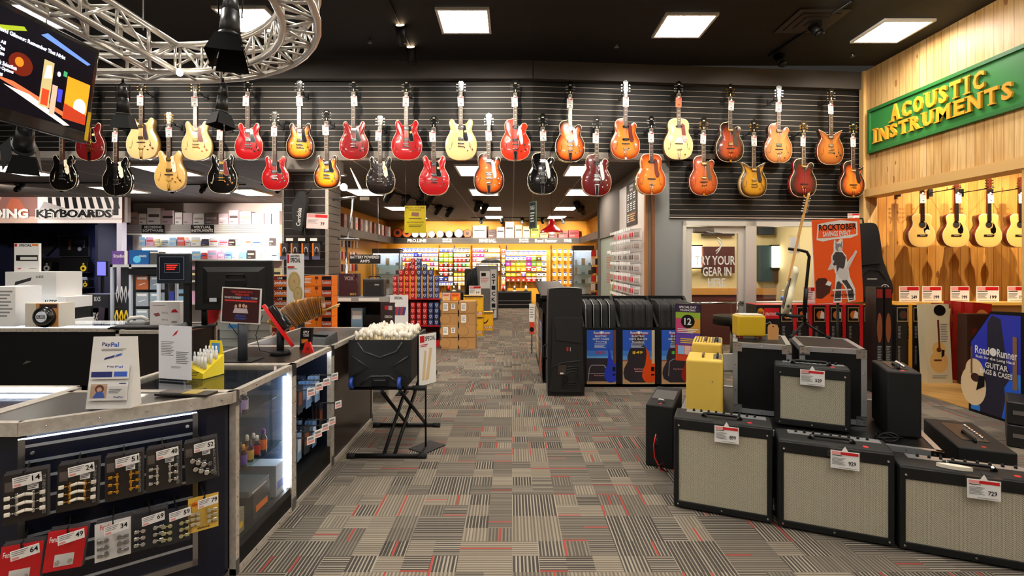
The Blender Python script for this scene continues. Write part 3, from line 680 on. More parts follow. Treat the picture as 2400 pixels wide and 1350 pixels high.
G = [
 ('wine red semi-hollow guitar with a gold vibrato, behind the television', 214, 377, dict(semi, face=WINE, side=WINE, gold=1, tail='vib', knob=GLD, w=68, guard=BLKG, st=1)),
 ('blonde twin-horn guitar with a gold frame tailpiece', 337, 374, dict(semi, face=NAT, side=NAT2, gold=1, tail='trap', w=74, t=.075, guard=mat('#3a2a30', .3, coat=.5), knob=mat('#6b1e10', .4))),
 ('natural blonde semi-hollow guitar with a dark red pickguard', 463, 376, dict(semi, face=NAT, side=NAT2, gold=1, w=70, t=.05, guard=TORT, knob=mat('#b85c28', .4))),
 ('cherry red semi-hollow guitar right of the hanging stage lamp', 585, 375, dict(semi, face=CHE, side=SRED, w=66)),
 ('tobacco and yellow sunburst semi-hollow guitar in the upper row', 705, 375, dict(semi, face=SB, side=SDK, w=66)),
 ('satin dark cherry semi-hollow guitar in the upper row', 831, 375, dict(semi, face=CHD, side=SRED, w=69)),
 ('bright red stickered semi-hollow guitar, upper row', 954, 376, dict(semi, face=CHE, side=SRED, w=72, st=1)),
 ('pale flat-topped semi-hollow guitar with amber knobs', 1081, 376, dict(semi, face=NAT, side=SNAT, w=74, st=1, knob=mat('#9c4a1c', .4), bind=NAT)),
 ('bright orange-red single cutaway guitar with silver pickguard and vibrato', 1208, 377, dict(gre, face=ORR, side=ORR)),
 ('orange sunburst single cutaway guitar with vibrato in the upper row', 1335, 380, dict(gre, face=GB, side=SDK)),
 ('honey burst cutaway archtop guitar with mottled brown pickguard', 1464, 375, dict(god, face=GOB, side=mat('#8a4a1c', .3, coat=.5))),
 ('natural full-bodied archtop guitar with tortoiseshell pickguard', 1588, 375, dict(god, shape='full', face=NAT, side=mat('#8a6030', .4), np=1, otag=1)),
 ('dark brown burst cutaway archtop guitar with a grey pickguard', 1708, 381, dict(ib, face=DKB, side=SBR, w=68)),
 ('light brown burst cutaway archtop guitar without pickguard', 1821, 383, dict(ib, face=LBB, side=SBR, w=68, guard=None, pick='hum', gold=0)),
 ('satin brown double cutaway guitar, last of the upper row by the pine wall', 1943, 387, dict(shape='sharp', face=BRB, side=SBR, w=66, guard=None, knob=BLK, head='gre', t=.06)),
 # lower row
 ('black semi-hollow guitar with white pickguard below the television', 151, 447, dict(semi, face=BK, side=BK, w=64, guard=CRMP, gs='wave', st=1, knob=CHR, fh=BIND)),
 ('black hollow guitar with white wavy pickguard and long vibrato', 277, 459, dict(semi, face=BK, side=BK, w=70, guard=CRMP, gs='wave', tail='vib', knob=CHR, pick='p90')),
 ('golden natural hollow guitar with white pickguard and trapeze tailpiece', 401, 448, dict(semi, face=NAT2, side=NAT2, w=72, t=.06, guard=CRMP, gs='wave', st=1, tail='trap', knob=GLD, headc='#e6e2da', gold=1)),
 ('black semi-hollow guitar with gold hardware and amber knobs', 523, 454, dict(semi, face=BK, side=BK, w=70, guard=TORT, gold=1, knob=mat('#b85a1c', .4), fh=BIND)),
 ('small cherry red semi-hollow guitar in the lower row', 647, 446, dict(semi, face=CHE, side=SRED, w=63, knob=CHR, sl=.97)),
 ('small orange sunburst semi-hollow guitar in front of the pillar', 768, 443, dict(semi, face=SB, side=SDK, w=62, knob=CHR, sl=.97)),
 ('dark walnut semi-hollow guitar with white pickguard, lower row', 893, 456, dict(semi, face=burst_m([(0, '#0c0605'), (.6, '#140807'), (1, '#260c0a')]), side=BK, w=68, guard=CRMP, gs='wave', st=1, knob=CHR)),
 ('cherry red semi-hollow guitar, lower row above the yellow notice', 1018, 458, dict(semi, face=CHE, side=SRED, w=71, st=1, knob=mat('#8e1418', .3))),
 ('orange sunburst single cutaway guitar with bright pickups, lower row', 1146, 456, dict(gre, face=GB, side=SDK)),
 ('black single cutaway guitar with silver pickguard and vibrato', 1271, 456, dict(gre, face=BK, side=BK)),
 ('burgundy single cutaway guitar with silver pickguard and vibrato', 1397, 460, dict(gre, face=WINE, side=WINE)),
 ('honey burst full-bodied archtop guitar with one pickup, before the grey column', 1524, 457, dict(god, shape='full', face=GOB, side=NAT2, np=1)),
 ('amber red cutaway archtop guitar with gold pickups', 1646, 459, dict(ib, face=AMB, side=SBR, w=68, shape='single')),
 ('tiger yellow sharp-horned double cutaway guitar', 1763, 463, dict(ib, shape='sharp', face=YB_, side=NAT2, w=66, tail='stop', guard=mat('#2a2a30', .2, coat=.5), few=0)),
 ('deep red and green-black burst cutaway archtop guitar', 1879, 463, dict(ib, face=RDB, side=SRED, w=66, guard=None, np=1)),
 ('orange sunburst archtop guitar with a pointed cutaway, nearest the pine wall', 1994, 463, dict(ib, shape='point', face=OSB, side=SBR, w=62, guard=EBON, np=1)),
]
for i, (lb, px, py, k) in enumerate(G):
    electric(lb, px, py, k)
# ------------------------------------------------------------------ acoustic guitars in the pine recess
SPR = lq('#e2b96a', .25); MAH = lq('#6a2a12', .25)
def acoustic(label, px, i):
    d = 7.55; out = .45; p = V(wx(px, d), d, wz(580, d))
    t = thing('acoustic_guitar', label, 'guitar', p, 0, 'acoustic guitars on the pine wall')
    W = .40
    ob('body', cached(('ac',), lambda: body_mesh('dread', W, .11, SPR, MAH, BIND, True, 1.0)), t)
    y = -.055-.004
    ob('soundhole', cached('sh', lambda: MB().cyl((0, y+.0005, .335), (0, y-.0006, .335), .058, mat('#c9a060', .4), n=28).cyl((0, y, .335), (0, y-.001, .335), .05, mat('#120a06', .8), n=28).mesh('sh')), t)
    ob('bridge', cached('abr', lambda: MB().box(-.075, .075, y-.009, y, .165, .19, EBON, .004).box(-.038, .038, y-.011, y-.008, .176, .179, BIND).mesh('b')), t)
    ob('pickguard', cached(('apg', i == 3), lambda: MB().prism([(.02, .275), (.05, .29), (.062, .33), (.05, .375), (.085, .33), (.105, .27), (.1, .22), (.07, .2), (.03, .22)], y-.0022, y, BLKG if i != 3 else TORT).mesh('g')), t)
    if i == 0: MB().cyl((.075, y-.002, .23), (.075, y-.0035, .23), .033, CRMP, n=20).cyl((.075, y-.0035, .23), (.075, y-.004, .23), .026, NAT, n=20).part('sticker', t)
    ob('neck', cached('anc', lambda: MB().prism([(-.028, .45), (.028, .45), (.0215, .86), (-.0215, .86)], -.068, -.04, MAH).mesh('n')), t)
    def fb():
        m = MB(); z0 = .385
        m.prism([(-.028, z0), (.028, z0), (.0215, .86), (-.0215, .86)], -.073, -.066, EBON)
        for q in range(1, 20):
            z = .86 - .645*(1-2**(-q/12.)); m.box(-.026, .026, -.0742, -.073, z-.001, z+.001, CHR)
        return m.mesh('fb')
    ob('fretboard', cached('afb', fb), t)
    hs_ = ob('headstock', cached('ahd', lambda: MB().prism([(-.022, .86), (.022, .86), (.034, .90), (.036, 1.03), (0, 1.04), (-.036, 1.03), (-.034, .90)], -.066, -.05, mat('#5a2412', .3, coat=.5)).mesh('h')), t)
    pg = cached('apeg', lambda: MB().cyl((0, 0, 0), (0, -.014, 0), .005, CHR, n=8).cyl((0, 0, 0), (.026, .004, 0), .003, CHR, n=6).box(.024, .04, 0, .009, -.008, .008, CHR, .002).mesh('peg'))
    for k in range(3):
        for s in (-1, 1):
            o = ob('tuning_peg', pg, hs_, (s*.022, -.066, .905+.042*k)); o.scale.x = s
    wp = p + V(0, .42, .87)
    solo('guitar_hanger', cached('ahang', lambda: MB().box(-.03, .03, -.03, 0, -.06, .06, BLK).tube([(0, 0, 0), (0, -.42, 0)], .007, BLK, 6).tube([(-.04, -.52, .012), (-.036, -.44, 0), (0, -.42, 0), (.036, -.44, 0), (.04, -.52, .012)], .007, RUB, 6).mesh('h')), 'wall hook of the ' + label, 'guitar hook', wp, 0, 'hooks on the pine wall')
    solo('price_tag', CACHE[('tag', 'white')], 'white price tag on the ' + label, 'price tag', p + V(-.01+.02*i % .03, -.085, .80), rot=(0, rnd.uniform(-.05, .05), 0), group='price tags on guitar necks')
for i, (px, lb) in enumerate(((2154, 'acoustic guitar with a round sticker, nearest the shadowed pine post'), (2233, 'acoustic guitar with a black lettered pickguard'), (2309, 'acoustic guitar with its headstock in the lamp beam'), (2382, 'acoustic guitar beside the near pine post'))): acoustic(lb, px, i)
# ------------------------------------------------------------------ case-style counters
CT = .972; NVY = mat('#0b1024', .35); LAM = mat('#2a221e', .3, coat=.3)
def rivets(m, p, q, n, r=.006, nrm=(0, -1, 0)):
    p, q, nn = Vector(p), Vector(q), Vector(nrm)
    for i in range(n):
        c = p.lerp(q, (i+.5)/n); m.cyl(c, c + nn*.003, r, CHR, r*.6, 8)
# corner unit with slatted front ------------------------------------------------
V0, V1, V2, V3 = (-2.32, 2.13), (-2.075, 2.13), (-1.517, 2.557), (-1.455, 2.63)
t = thing('corner_counter', 'angled corner counter with black top, metal edging and slatted front full of tuner packs', 'counter')
poly = [V0, V1, V2, V3, (-1.455, 2.668), (-2.32, 2.668)]
MB().prism(poly, .955, CT, LAM, axis='z').part('countertop', t)
m = MB()
for a, b in zip(poly, poly[1:] + poly[:1]):
    d_ = (Vector(b)-Vector(a)); n_ = Vector((d_.y, -d_.x)).normalized()
    o_ = .03; ai = Vector(a) - n_*o_; bi = Vector(b) - n_*o_; ao = Vector(a) + n_*.004; bo = Vector(b) + n_*.004
    m.hexa([(*ao, .918), (*bo, .918), (*bi, .918), (*ai, .918)], [(*ao, CT+.004), (*bo, CT+.004), (*bi, CT+.004), (*ai, CT+.004)], ALU)
    if a in (V1, V0, V2): rivets(m, (*ao, .945), (*bo, .945), 4 if a == V1 else 1, .007, (*n_, 0))
m.part('metal_edging', t)
inn = [(-2.30, 2.16), (-2.068, 2.16), (-1.545, 2.565), (-1.49, 2.63), (-1.49, 2.66), (-2.30, 2.66)]
MB().prism(inn, .03, .917, NVY, axis='z').part('cabinet', t)
def CP(u, out=0., z=0.): return V(V1[0] + .794*u + .608*out, V1[1] + .608*u - .794*out, z)
CYAW = math.atan2(.608, .794)
m = MB(); m.T = Matrix.Translation((V1[0], V1[1], 0)) @ Matrix.Rotation(CYAW, 4, 'Z')
LUMG = mat('#c9d2dc', .3, .7)
m.box(.0, .64, -.004, .03, .18, .90, NVY)
for z in (.872, .805, .735, .65, .57, .49, .41, .33, .25): m.box(.02, .625, -.007, 0, z-.006, z+.006, LUMG)
m.box(0, .022, -.012, 0, .15, .905, STL).box(.622, .644, -.012, 0, .15, .905, STL).box(0, .644, -.012, 0, .15, .18, STL)
m.cyl((.045, -.004, .84), (.045, -.011, .84), .008, CHR, n=10).cyl((.6, -.004, .845), (.6, -.011, .845), .008, CHR, n=10)
m.box(-.0, .66, -.03, 0, .0, .05, ALU)
m.part('slat_panel', t)
m = MB(); m.T = Matrix.Translation((V1[0], V1[1], 0)) @ Matrix.Rotation(CYAW, 4, 'Z')
m.box(-.0, .64, -.007, -.004, .902, .908, mat('#e6f2ff', .5, emit=8.)); m.part('light_strip', t, label='thin white light strip under the counter edge')
# tuner packs
CREAM = mat('#efe7d6', .35, coat=.3); GREYC = mat('#5a504a', .5)
def tuner_pack(label, u, z, style, price, tilt, hookz):
    t = thing('tuner_pack', label, 'tuner pack', CP(u, .13, z), CYAW, 'guitar tuner packs on the corner counter', rot=(0, tilt, CYAW))
    W, H = (.132, .195) if style < 5 else (.125, .165)
    base = {0: mat('#241d1a', .4), 1: mat('#241d1a', .4), 2: mat('#241d1a', .4), 3: mat('#282320', .4), 4: mat('#282320', .4), 5: RED, 6: RED, 7: mat('#dedcd8', .4), 8: mat('#26262a', .4), 9: mat('#2b2b30', .4), 10: mat('#d9b04a', .5)}[style]
    m = MB()
    for k in range(3 if style < 9 else 1): m.box(-W/2+.004*k, W/2+.004*k, .008*k, .008*k+.0015, -H, .006*k, base if k == 0 else mat('#4d4a4c', .3))
    cd_ = m.part('card', t)
    m = MB(); dd = MB()
    sty = style
    if sty < 5:
        hw = {0: (CHR, CREAM), 1: (GLD, CREAM), 2: (GLD, GLD), 3: (CHR, CHR), 4: (CHR, CHR)}[sty]
        m.deco(-W/2, W/2, -H, 0, 0, [('r', .05, .66, .25, .86, GREYC), ('r', .55, .63, .8, .74, PAP), ('l', .56, .64, .79, .73, 3, BLK)])
        m.T = Matrix.Rotation(PI/2, 4, 'Y') @ Matrix.Identity(4)
        m.T = Matrix.Translation((W/2-.016, -.001, -.02)) @ Matrix.Rotation(PI/2, 4, 'Y'); m.text('TUNING MACHINES', 0, 0, .16, .011, GRYT)
        m.T = Matrix.Identity(4)
        if sty < 4:
            for s in (-1, 1):
                x = s*.024
                dd.box(x-.004, x+.004, -.006, -.001, -.165, -.075, hw[0], .001)
                for j in range(3):
                    z_ = -.088-.032*j
                    dd.cyl((x, -.008, z_), (x, -.014, z_), .007, hw[0], n=10)
                    if sty in (0, 1): dd.cyl((x, -.011, z_), (0, -.011, z_+.006), .006, hw[1], .007, 8).cyl((x+s*.008, -.009, z_), (x+s*.018, -.009, z_), .003, hw[0], n=6).box(x+s*.028-.009, x+s*.028+.009, -.014, -.006, z_-.008, z_+.008, hw[1], .003)
                    else: dd.cyl((x, -.009, z_), (x+s*.015, -.009, z_), .003, hw[0], n=6).box(x+s*.024-.008, x+s*.024+.008, -.012, -.007, z_-.007, z_+.007, hw[1], .002)
        else:
            for j in range(6):
                a = -.035+.022*(j % 3)+.01*(j//3); z_ = -.085-.042*(j//3) - .014*(j % 3)
                dd.cyl((a, -.002, z_), (a, -.018, z_), .014, CHR, .010, 12).cyl((a, -.01, z_), (a+.02, -.01, z_-.004), .003, CHR, n=6).box(a+.018, a+.034, -.013, -.007, z_-.014, z_+.006, mat('#8d9096', .2, 1.), .003)
    elif sty in (5, 6):
        m.deco(-W/2, W/2, -H, 0, 0, [('t', 'Fender', .06, .72, .38, .86, WHT), ('r', .25, .1, .75, .4, mat('#d8d6d2', .3))])
        for k in (-1, 1): dd.cyl((k*.02, -.002, -.13), (k*.02, -.014, -.13), .008, CHR, n=10)
    else:
        if sty == 7: m.deco(-W/2, W/2, -H, 0, 0, [('t', 'Fender', .15, .82, .5, .95, RED)])
        if sty == 10: m.deco(-W/2, W/2, -H, 0, 0, [('e', .25, .8, .16, .08, ORG), ('t', 'Gibson', .12, .76, .4, .84, BLK), ('r', .42, .84, .66, .88, BLK), ('t', 'deluxe', .3, .06, .7, .13, BLK)])
        M_ = {7: STL, 8: CHR, 9: mat('#c9c79a', .25, .8), 10: mat('#dcd6b8', .25, .7)}[sty]
        for s in (-1, 1):
            for j in range(3):
                z_ = -.075-.03*j if sty < 10 else -.075-.024*j
                x = s*.022
                dd.cyl((x, -.002, z_), (x, -.014, z_), .009, M_, n=10).cyl((x, -.008, z_), (x+s*.02, -.008, z_), .003, M_, n=6).box(x+s*.024-.009, x+s*.024+.009, -.012, -.005, z_-.008, z_+.008, M_, .003)
    m.part('lettering', cd_); dd.part('tuning_machines', cd_)
    hk = MB(); hk.T = Matrix.Identity(4)
    hk.box(-.02, .02, 0, .003, -.02, .012, BLK).tube([(0, 0, 0), (0, -.175, -.004)], .003, BLK, 6).tube([(0, 0, .012), (0, -.165, .016)], .002, BLK, 6)
    hk.box(-.002, .002, -.18, -.165, -.01, .03, BLK)
    hk = solo('peg_hook', hk, 'black hook carrying the ' + label.split(' priced')[0], 'hook', CP(u, .004, z-.006), CYAW, 'peg hooks on the corner counter')
    pc = MB().box(-.042, .042, -.002, 0, -.02, .02, PAP).deco(-.042, .042, -.02, .02, -.002, [('l', .05, .35, .6, .92, 3, GRYT), ('r', .05, .08, .28, .3, PINK), ('t', price, .66, .3, .95, .85, BLK)])
    solo('price_label', pc, 'white price label reading ' + price + ' at the tip of a peg hook', 'price label', CP(u+.012, .187, z-.012), CYAW+.12, 'price labels on the corner counter', rot=(.1, -.05, CYAW+.12))
for i, (u, z, s, pr, tl, lb) in enumerate((
    (.036, .80, 0, '14', .0, 'dark tuner pack with chrome plates and cream buttons, upper row'),
    (.20, .80, 1, '24', .03, 'dark tuner pack with gold plates and cream buttons, upper row'),
    (.353, .80, 2, '51', .0, 'dark tuner pack with all-gold tuners, upper row'),
    (.497, .80, 3, '40', .0, 'dark tuner pack with two chrome tuner strips, upper row'),
    (.640, .80, 4, '52', -.05, 'dark tuner pack with jumbled chrome tuners, upper row'),
    (.03, .515, 5, '64', .1, 'red tuner pack priced 64, lowest row'),
    (.168, .53, 6, '49', .12, 'red tuner pack priced 49, lowest row'),
    (.315, .52, 7, '34', .0, 'white-backed tuner pack, lower row'),
    (.445, .52, 8, '69', .02, 'clear tuner pack with six chrome keys, lower row'),
    (.545, .51, 9, '59', .02, 'clear tuner pack with pale gold keys, lower row'),
    (.655, .535, 10, '79', .0, 'yellow card tuner pack, lower row'))): tuner_pack(lb, u, z, s, pr, tl, z)
# left glass counter -------------------------------------------------------------
def edge_frame(m, x0, x1, y0, y1, z0, z1, w=.035, mt_=None):
    A = mt_ or ALU
    for x in (x0, x1-w):
        for y in (y0, y1-w): m.box(x, x+w, y, y+w, z0, z1, A)
    for z in (z0, z1-w):
        for y in (y0, y1-w): m.box(x0, x1, y, y+w, z, z+w, A)
        for x in (x0, x1-w): m.box(x, x+w, y0, y1, z, z+w, A)
t = thing('glass_display_counter', 'glass-topped display counter holding blue boxes, left end of the sales island', 'counter', (-4.3, 2.15, 0))
m = MB(); edge_frame(m, 0, 1.96, 0, .64, 0, CT, .035); m.part('metal_frame', t)
MB().box(.03, 1.93, .03, .61, .62, .64, NVY).box(.0, 1.94, .01, .03, .03, .94, NVY).box(.02, 1.94, .60, .62, .03, .94, NVY).part('cabinet', t)
MB().box(.03, 1.93, .03, .61, CT-.012, CT-.004, GLASS).part('glass_top', t)
MB().box(.05, 1.9, .575, .595, .92, .935, LED).part('light_strip', t)
for i in range(5):
    solo('boxed_accessory', MB().box(-.12, .12, -.09, .09, 0, .12 + .02*(i % 2), (mat('#2430a0', .4), mat('#1f3550', .4), mat('#24506a', .4))[i % 3], .003).deco(-.12, .12, 0, .12, -.09, [('r', .1, .3, .9, .7, mat('#5a6ad8', .4))]), ('violet', 'slate', 'teal')[i % 3] + ' box under the glass of the left counter, ' + ORD[i] + ' from the wall side', 'box', (-2.52-.27*i, 2.40+.05*(i % 2), .641), .1*(i % 3-1))
# long run along the aisle ---------------------------------------------------------
XF, XK = -1.455, -2.20
SBK = mat('#0d1220', .4)
def bay(y0, y1, name, label, cat='counter'):
    t = thing(name, label, cat, (0, 0, 0)); m = MB(); edge_frame(m, XK, XF, y0, y1, 0, CT, .034)
    for a in ((XF, y0+.017, .05), (XF, y1-.017, .05)): rivets(m, a, (a[0], a[1], CT), 9, .005, (1, 0, 0))
    rivets(m, (XF, y0, CT-.017), (XF, y1, CT-.017), 5, .006, (1, 0, 0)); rivets(m, (XF, y0, .017), (XF, y1, .017), 5, .006, (1, 0, 0))
    for y in (y0, y1):
        for z in (.04, CT-.04): m.box(XF, XF+.003, y-.03 if y == y1 else y, y if y == y1 else y+.03, z-.04, z+.04, STL)
    m.part('metal_frame', t); return t
Y1, Y2, Y3, Y4 = 2.67, 3.385, 4.115, 5.3
t = bay(Y1, Y2, 'glass_display_counter', 'lit glass display counter with bottles on shelves, beside the corner counter')
MB().box(XK+.01, XK+.03, Y1+.03, Y2-.03, .03, .94, SBK).box(XK+.03, XF-.01, Y1+.005, Y1+.02, .03, .9, SBK).box(XK+.03, XF-.01, Y2-.02, Y2-.005, .03, .94, mat('#3a4658', .4)).box(XK+.03, XF-.01, Y1+.02, Y2-.02, .03, .16, BLK).part('cabinet', t)
MB().box(XF-.012, XF-.006, Y1+.034, Y2-.034, .12, CT-.034, GLASS).box(XF-.014, XF-.004, Y1+.034, Y2-.034, .034, .12, BLK).part('glass_front', t)
MB().box(XK+.034, XF-.034, Y1+.034, Y2-.034, CT-.012, CT-.004, GLASS).part('glass_top', t)
MB().box(XF-.05, XF-.035, Y2-.055, Y2-.04, .16, .90, LED).part('light_strip', t, label='bright white vertical light strip')
for z, x in ((.50, XF-.02), (.79, -1.50)):
    sx = MB().box(XK+.03, x, Y1+.03, Y2-.12, z, z+.008, GGLASS); sx.part('shelf', t)
BOT = [('#e8761c', '#6a2a9a'), ('#7a2fa8', '#d8c8e8'), ('#5a2a9a', '#e8a030'), ('#e8a030', '#2a2a2a'), ('#d0b050', '#3a2a1a'), ('#e09020', '#f0ead8'), ('#c03020', '#f2f2f2'), ('#7a2fa8', '#f2f2f2')]
def bottle(label, loc, c1, c2, s=1.):
    t = thing('bottle', label, 'bottle', loc, 0, 'care product bottles in the lit display counter')
    MB().lathe([(.015*s, 0), (.017*s, .004), (.017*s, .075*s), (.008*s, .092*s), (.008*s, .096*s)], mat('#2c2432', .25), 14).part('bottle_body', t)
    MB().lathe([(.0174*s, .015*s), (.0176*s, .016*s), (.0176*s, .068*s), (.0174*s, .069*s)], mat(c1, .4), 14).part('wrapper', t)
    MB().lathe([(.009*s, .095*s), (.009*s, .118*s), (.006*s, .125*s)], mat(c2, .35), 12).part('cap', t)
for i in range(9):
    c = BOT[i % 8]; bottle(f'small spray bottle on the lower glass shelf, {ORD[i]} from the corner post', (XF-.045-.04*(i % 2), Y1+.085+.038*i, .508), *c, 1.0 + .12*(i in (5, 8)))
for i in range(5): bottle(f'small white-capped bottle on the upper glass shelf, {ORD[i]} from the corner post', (XF-.07-.03*(i % 2), Y1+.085+.035*i, .798), ('#e8e4f0', '#b8a8d8', '#6a5a9a')[i % 3], '#f2f2f2', 1.)
for i, (y, z, w, h, c) in enumerate(((2.78, .16, .10, .13, '#8c8466'), (3.03, .16, .20, .15, '#26282c'), (3.00, .31, .24, .035, '#5a5f66'), (3.27, .16, .12, .20, '#9aa4b0'))):
    solo('product_box', MB().box(-.12, .12, -w/2, w/2, 0, h, mat(c, .35), .002).box(.12, .1205, -w*.35, w*.35, h*.2, h*.45, (YEL, ORG, WHT, BLU)[i]), ('tan', 'black lettered', 'thin grey', 'pale grey')[i] + ' product box at the bottom of the lit display counter', 'box', (XF-.16, y, z))
t = bay(Y2, Y3, 'slatted_display_counter', 'counter with an open slatted recess full of hanging packets, behind the glass counter')
m = MB().box(-1.78, -1.76, Y2+.03, Y3-.03, .03, .94, SBK).box(-1.76, XF-.01, Y2+.004, Y2+.02, .03, .94, SBK).box(-1.76, XF-.01, Y3-.02, Y3-.004, .03, .94, SBK).box(-1.76, XF-.01, Y2+.02, Y3-.02, .03, .17, BLK)
for z in (.87, .78, .69, .60, .51, .42, .33): m.box(-1.762, -1.757, Y2+.03, Y3-.03, z-.005, z+.005, LUMG)
m.part('recess', t); MB().box(XK+.034, XF-.034, Y2+.034, Y3-.034, CT-.012, CT, LAM).part('countertop', t)
MB().box(XF-.04, XF-.03, Y2+.04, Y3-.04, .925, .935, LED).part('light_strip', t)
pks = {}
for k, c in enumerate(('#7fa0c8', '#2a3340', '#5f86b8')):
    m = MB()
    for q in range(3): m.box(.0+.028*q, .004+.028*q, -.045, .045, -.20, 0, mat(c, .35)).box(.004+.028*q, .0046+.028*q, -.03, .03, -.14, -.05, mat('#8a4a2a', .4) if k == 1 else mat('#d8e4f0', .4))
    pks[k] = m.mesh('packet')
hkm = MB().box(0, .004, -.02, .02, -.015, .015, BLK).tube([(0, -.008, 0), (.37, -.008, .0)], .0028, BLK, 6).tube([(0, .008, 0), (.37, .008, 0)], .0028, BLK, 6).mesh('peg')
plm = MB(); plm.box(0, .002, -.032, .032, -.028, .028, PAP).box(.002, .0026, -.026, .026, -.02, -.004, PINK).box(.002, .0026, -.026, .02, .002, .018, GRYT); plm = plm.mesh('pl')
for r, (z, ys) in enumerate(((.77, (3.49, 3.64, 3.79, 3.96)), (.53, (4.04,)), (.44, (3.49, 3.62, 3.76, 3.90)))):
    for j, y in enumerate(ys):
        w_ = ('upper', 'middle', 'lower')[r]
        solo('peg_hook', hkm, f'long black peg hook, {w_} row, {ORD[j]} from the near post of the slatted counter', 'hook', (-1.757, y, z), 0, 'long peg hooks in the slatted counter')
        solo('price_label', plm, f'small white price label on the {w_} peg row, {ORD[j]} from the near post', 'price label', (-1.385, y, z-.012), -.5, 'price labels on long peg hooks')
        for q in range(2 if r != 1 else 1):
            solo('accessory_packet', pks[(0, 1, 2)[(r+j+q) % 3]], f'hanging cable packets on {w_} peg {ORD[j]}, {"inner" if q else "outer"} bunch', 'accessory packet', (-1.58-.11*q, y, z-.004), rnd.uniform(-.12, .12), 'accessory packets in the slatted counter')
t = bay(Y3, Y4, 'service_counter', 'long plain black service counter at the aisle end of the sales island')
MB().box(XK+.03, XF-.008, Y3+.01, Y4-.01, .02, .95, mat('#2a1f19', .3, coat=.2)).part('front_panel', t); MB().box(XK+.034, XF-.034, Y3+.034, Y4-.034, .95, CT, mat('#3a3734', .35)).part('countertop', t)
# ------------------------------------------------------------------ things on the island
# leaflet holder
z0 = CT+.005
t = thing('leaflet_holder', 'white leaflet holder with PayPal cards standing on the black corner top', 'leaflet holder', (-1.86, 2.36, z0), .07)
W, H = .195, .325
m = MB(); m.hexa([(-W/2, -.03, 0), (W/2, -.03, 0), (W/2, .05, 0), (-W/2, .05, 0)], [(-W/2, .02, H), (W/2, .02, H), (W/2, .024, H), (-W/2, .024, H)], mat('#efece6', .25)); m.part('stand', t)
tilt = math.atan2(.05, H)
m = MB(); m.T = Matrix.Translation((0, -.031, 0)) @ Matrix.Rotation(-tilt, 4, 'X')
NV2 = mat('#26306e', .4); BL2 = mat('#3f63c4', .4)
m.deco(-W/2, W/2, 0, H, 0, [('t', 'Pay', .22, .86, .41, .93, NV2), ('t', 'Pal', .42, .865, .6, .93, BL2), ('l', .22, .80, .78, .84, 2, GRYT), ('p', [(.3, .68), (.52, .72), (.54, .75), (.32, .71)], NV2), ('p', [(.55, .725), (.68, .745), (.7, .775), (.57, .755)], BL2)])
m.part('print', t)
for nm, za, zb, items in (('card', .42, .62, [('t', 'Pay', .42, .76, .62, .92, NV2), ('t', 'Pal', .64, .76, .84, .92, BL2), ('r', .02, .12, .58, .5, NV2), ('r', .63, .15, .98, .5, BL2)]), ('leaflet', .12, .38, [('r', .04, .12, .48, .88, mat('#c9a890', .5)), ('e', .28, .62, .12, .22, mat('#6a3a24', .6)), ('e', .28, .58, .07, .13, mat('#d8a888', .6)), ('p', [(.12, .14), (.44, .14), (.4, .42), (.3, .5), (.2, .42)], mat('#3a5aa8', .6)), ('t', 'PayPal', .68, .12, .92, .22, NV2), ('l', .54, .35, .88, .6, 3, GRYT), ('r', .8, .88, .98, .93, NV2)])):
    m = MB(); m.T = Matrix.Translation((0, -.036, 0)) @ Matrix.Rotation(-tilt, 4, 'X')
    m.box(-W*.42, W*.42, -.008, 0, H*za, H*zb, PAP).deco(-W*.42, W*.42, H*za, H*zb, -.008, items); m.part(nm, t)
m = MB(); m.T = Matrix.Translation((0, -.045, 0)) @ Matrix.Rotation(-tilt, 4, 'X'); m.box(-W*.46, W*.46, -.003, 0, H*.06, H*.32, GLASS); m.part('clear_pocket', t)
# acrylic sign holder
t = thing('sign_holder', 'clear acrylic holder with a white printed policy sheet, next to the leaflet holder', 'sign', (-1.93, 2.90, CT), -.25)
MB().box(-.12, .12, -.03, .05, 0, .004, GLASS).box(-.12, .12, .005, .009, .004, .32, GLASS).part('holder', t)
m = MB().box(-.115, .115, 0, .004, .01, .315, mat('#f3f3f8', .5)).deco(-.115, .115, .01, .315, 0, [('p', [(.42, .8), (.55, .84), (.62, .93), (.52, .88)], RED), ('l', .08, .42, .48, .70, 9, GRYT), ('l', .55, .28, .93, .52, 7, GRYT), ('l', .4, .2, .7, .24, 2, GRYT)]); m.part('sheet', t)
t = thing('card_tray', 'flat dark leaflet tray lying on the corner countertop by the aisle', 'tray', (-1.66, 2.585, z0), -.1)
MB().box(-.14, .14, -.045, .045, 0, .012, mat('#1d1614', .4), .002).part('tray', t); MB().box(-.12, .0, -.035, .03, .012, .016, GREYC).box(.0, .08, -.035, .03, .012, .015, mat('#a8903a', .5)).part('leaflet', t)
# lip balm style counter display
t = thing('counter_display_box', 'yellow cardboard counter display full of white tubes, on the glass counter', 'counter display', (-1.83, 3.03, CT), -.25)
YB2 = mat('#f1d81c', .5)
m = MB().hexa([(-.06, -.075, 0), (.055, -.075, 0), (.055, .08, 0), (-.06, .08, 0)], [(-.06, -.075, .07), (.055, -.075, .03), (.055, .08, .12), (-.06, .08, .12)], YB2)
m.prism([(-.06, .1), (.055, .1), (.04, .2), (-.045, .2)], .074, .078, YB2)
m.deco(-.055, .05, .0, .055, -.075, [('l', .1, .2, .8, .7, 3, mat('#5a4a1a', .5))]); m.part('carton', t)
MB().prism([(-.03, .125), (.028, .125), (.028, .185), (-.03, .185)], .0725, .0735, mat('#4f8fd0', .5)).part('print', t)
tb = MB().cyl((0, 0, 0), (0, 0, .075), .0085, WHT, n=10).cyl((0, 0, .075), (0, 0, .1), .006, mat('#f5f5f5', .4), .004, 10).mesh('tube')
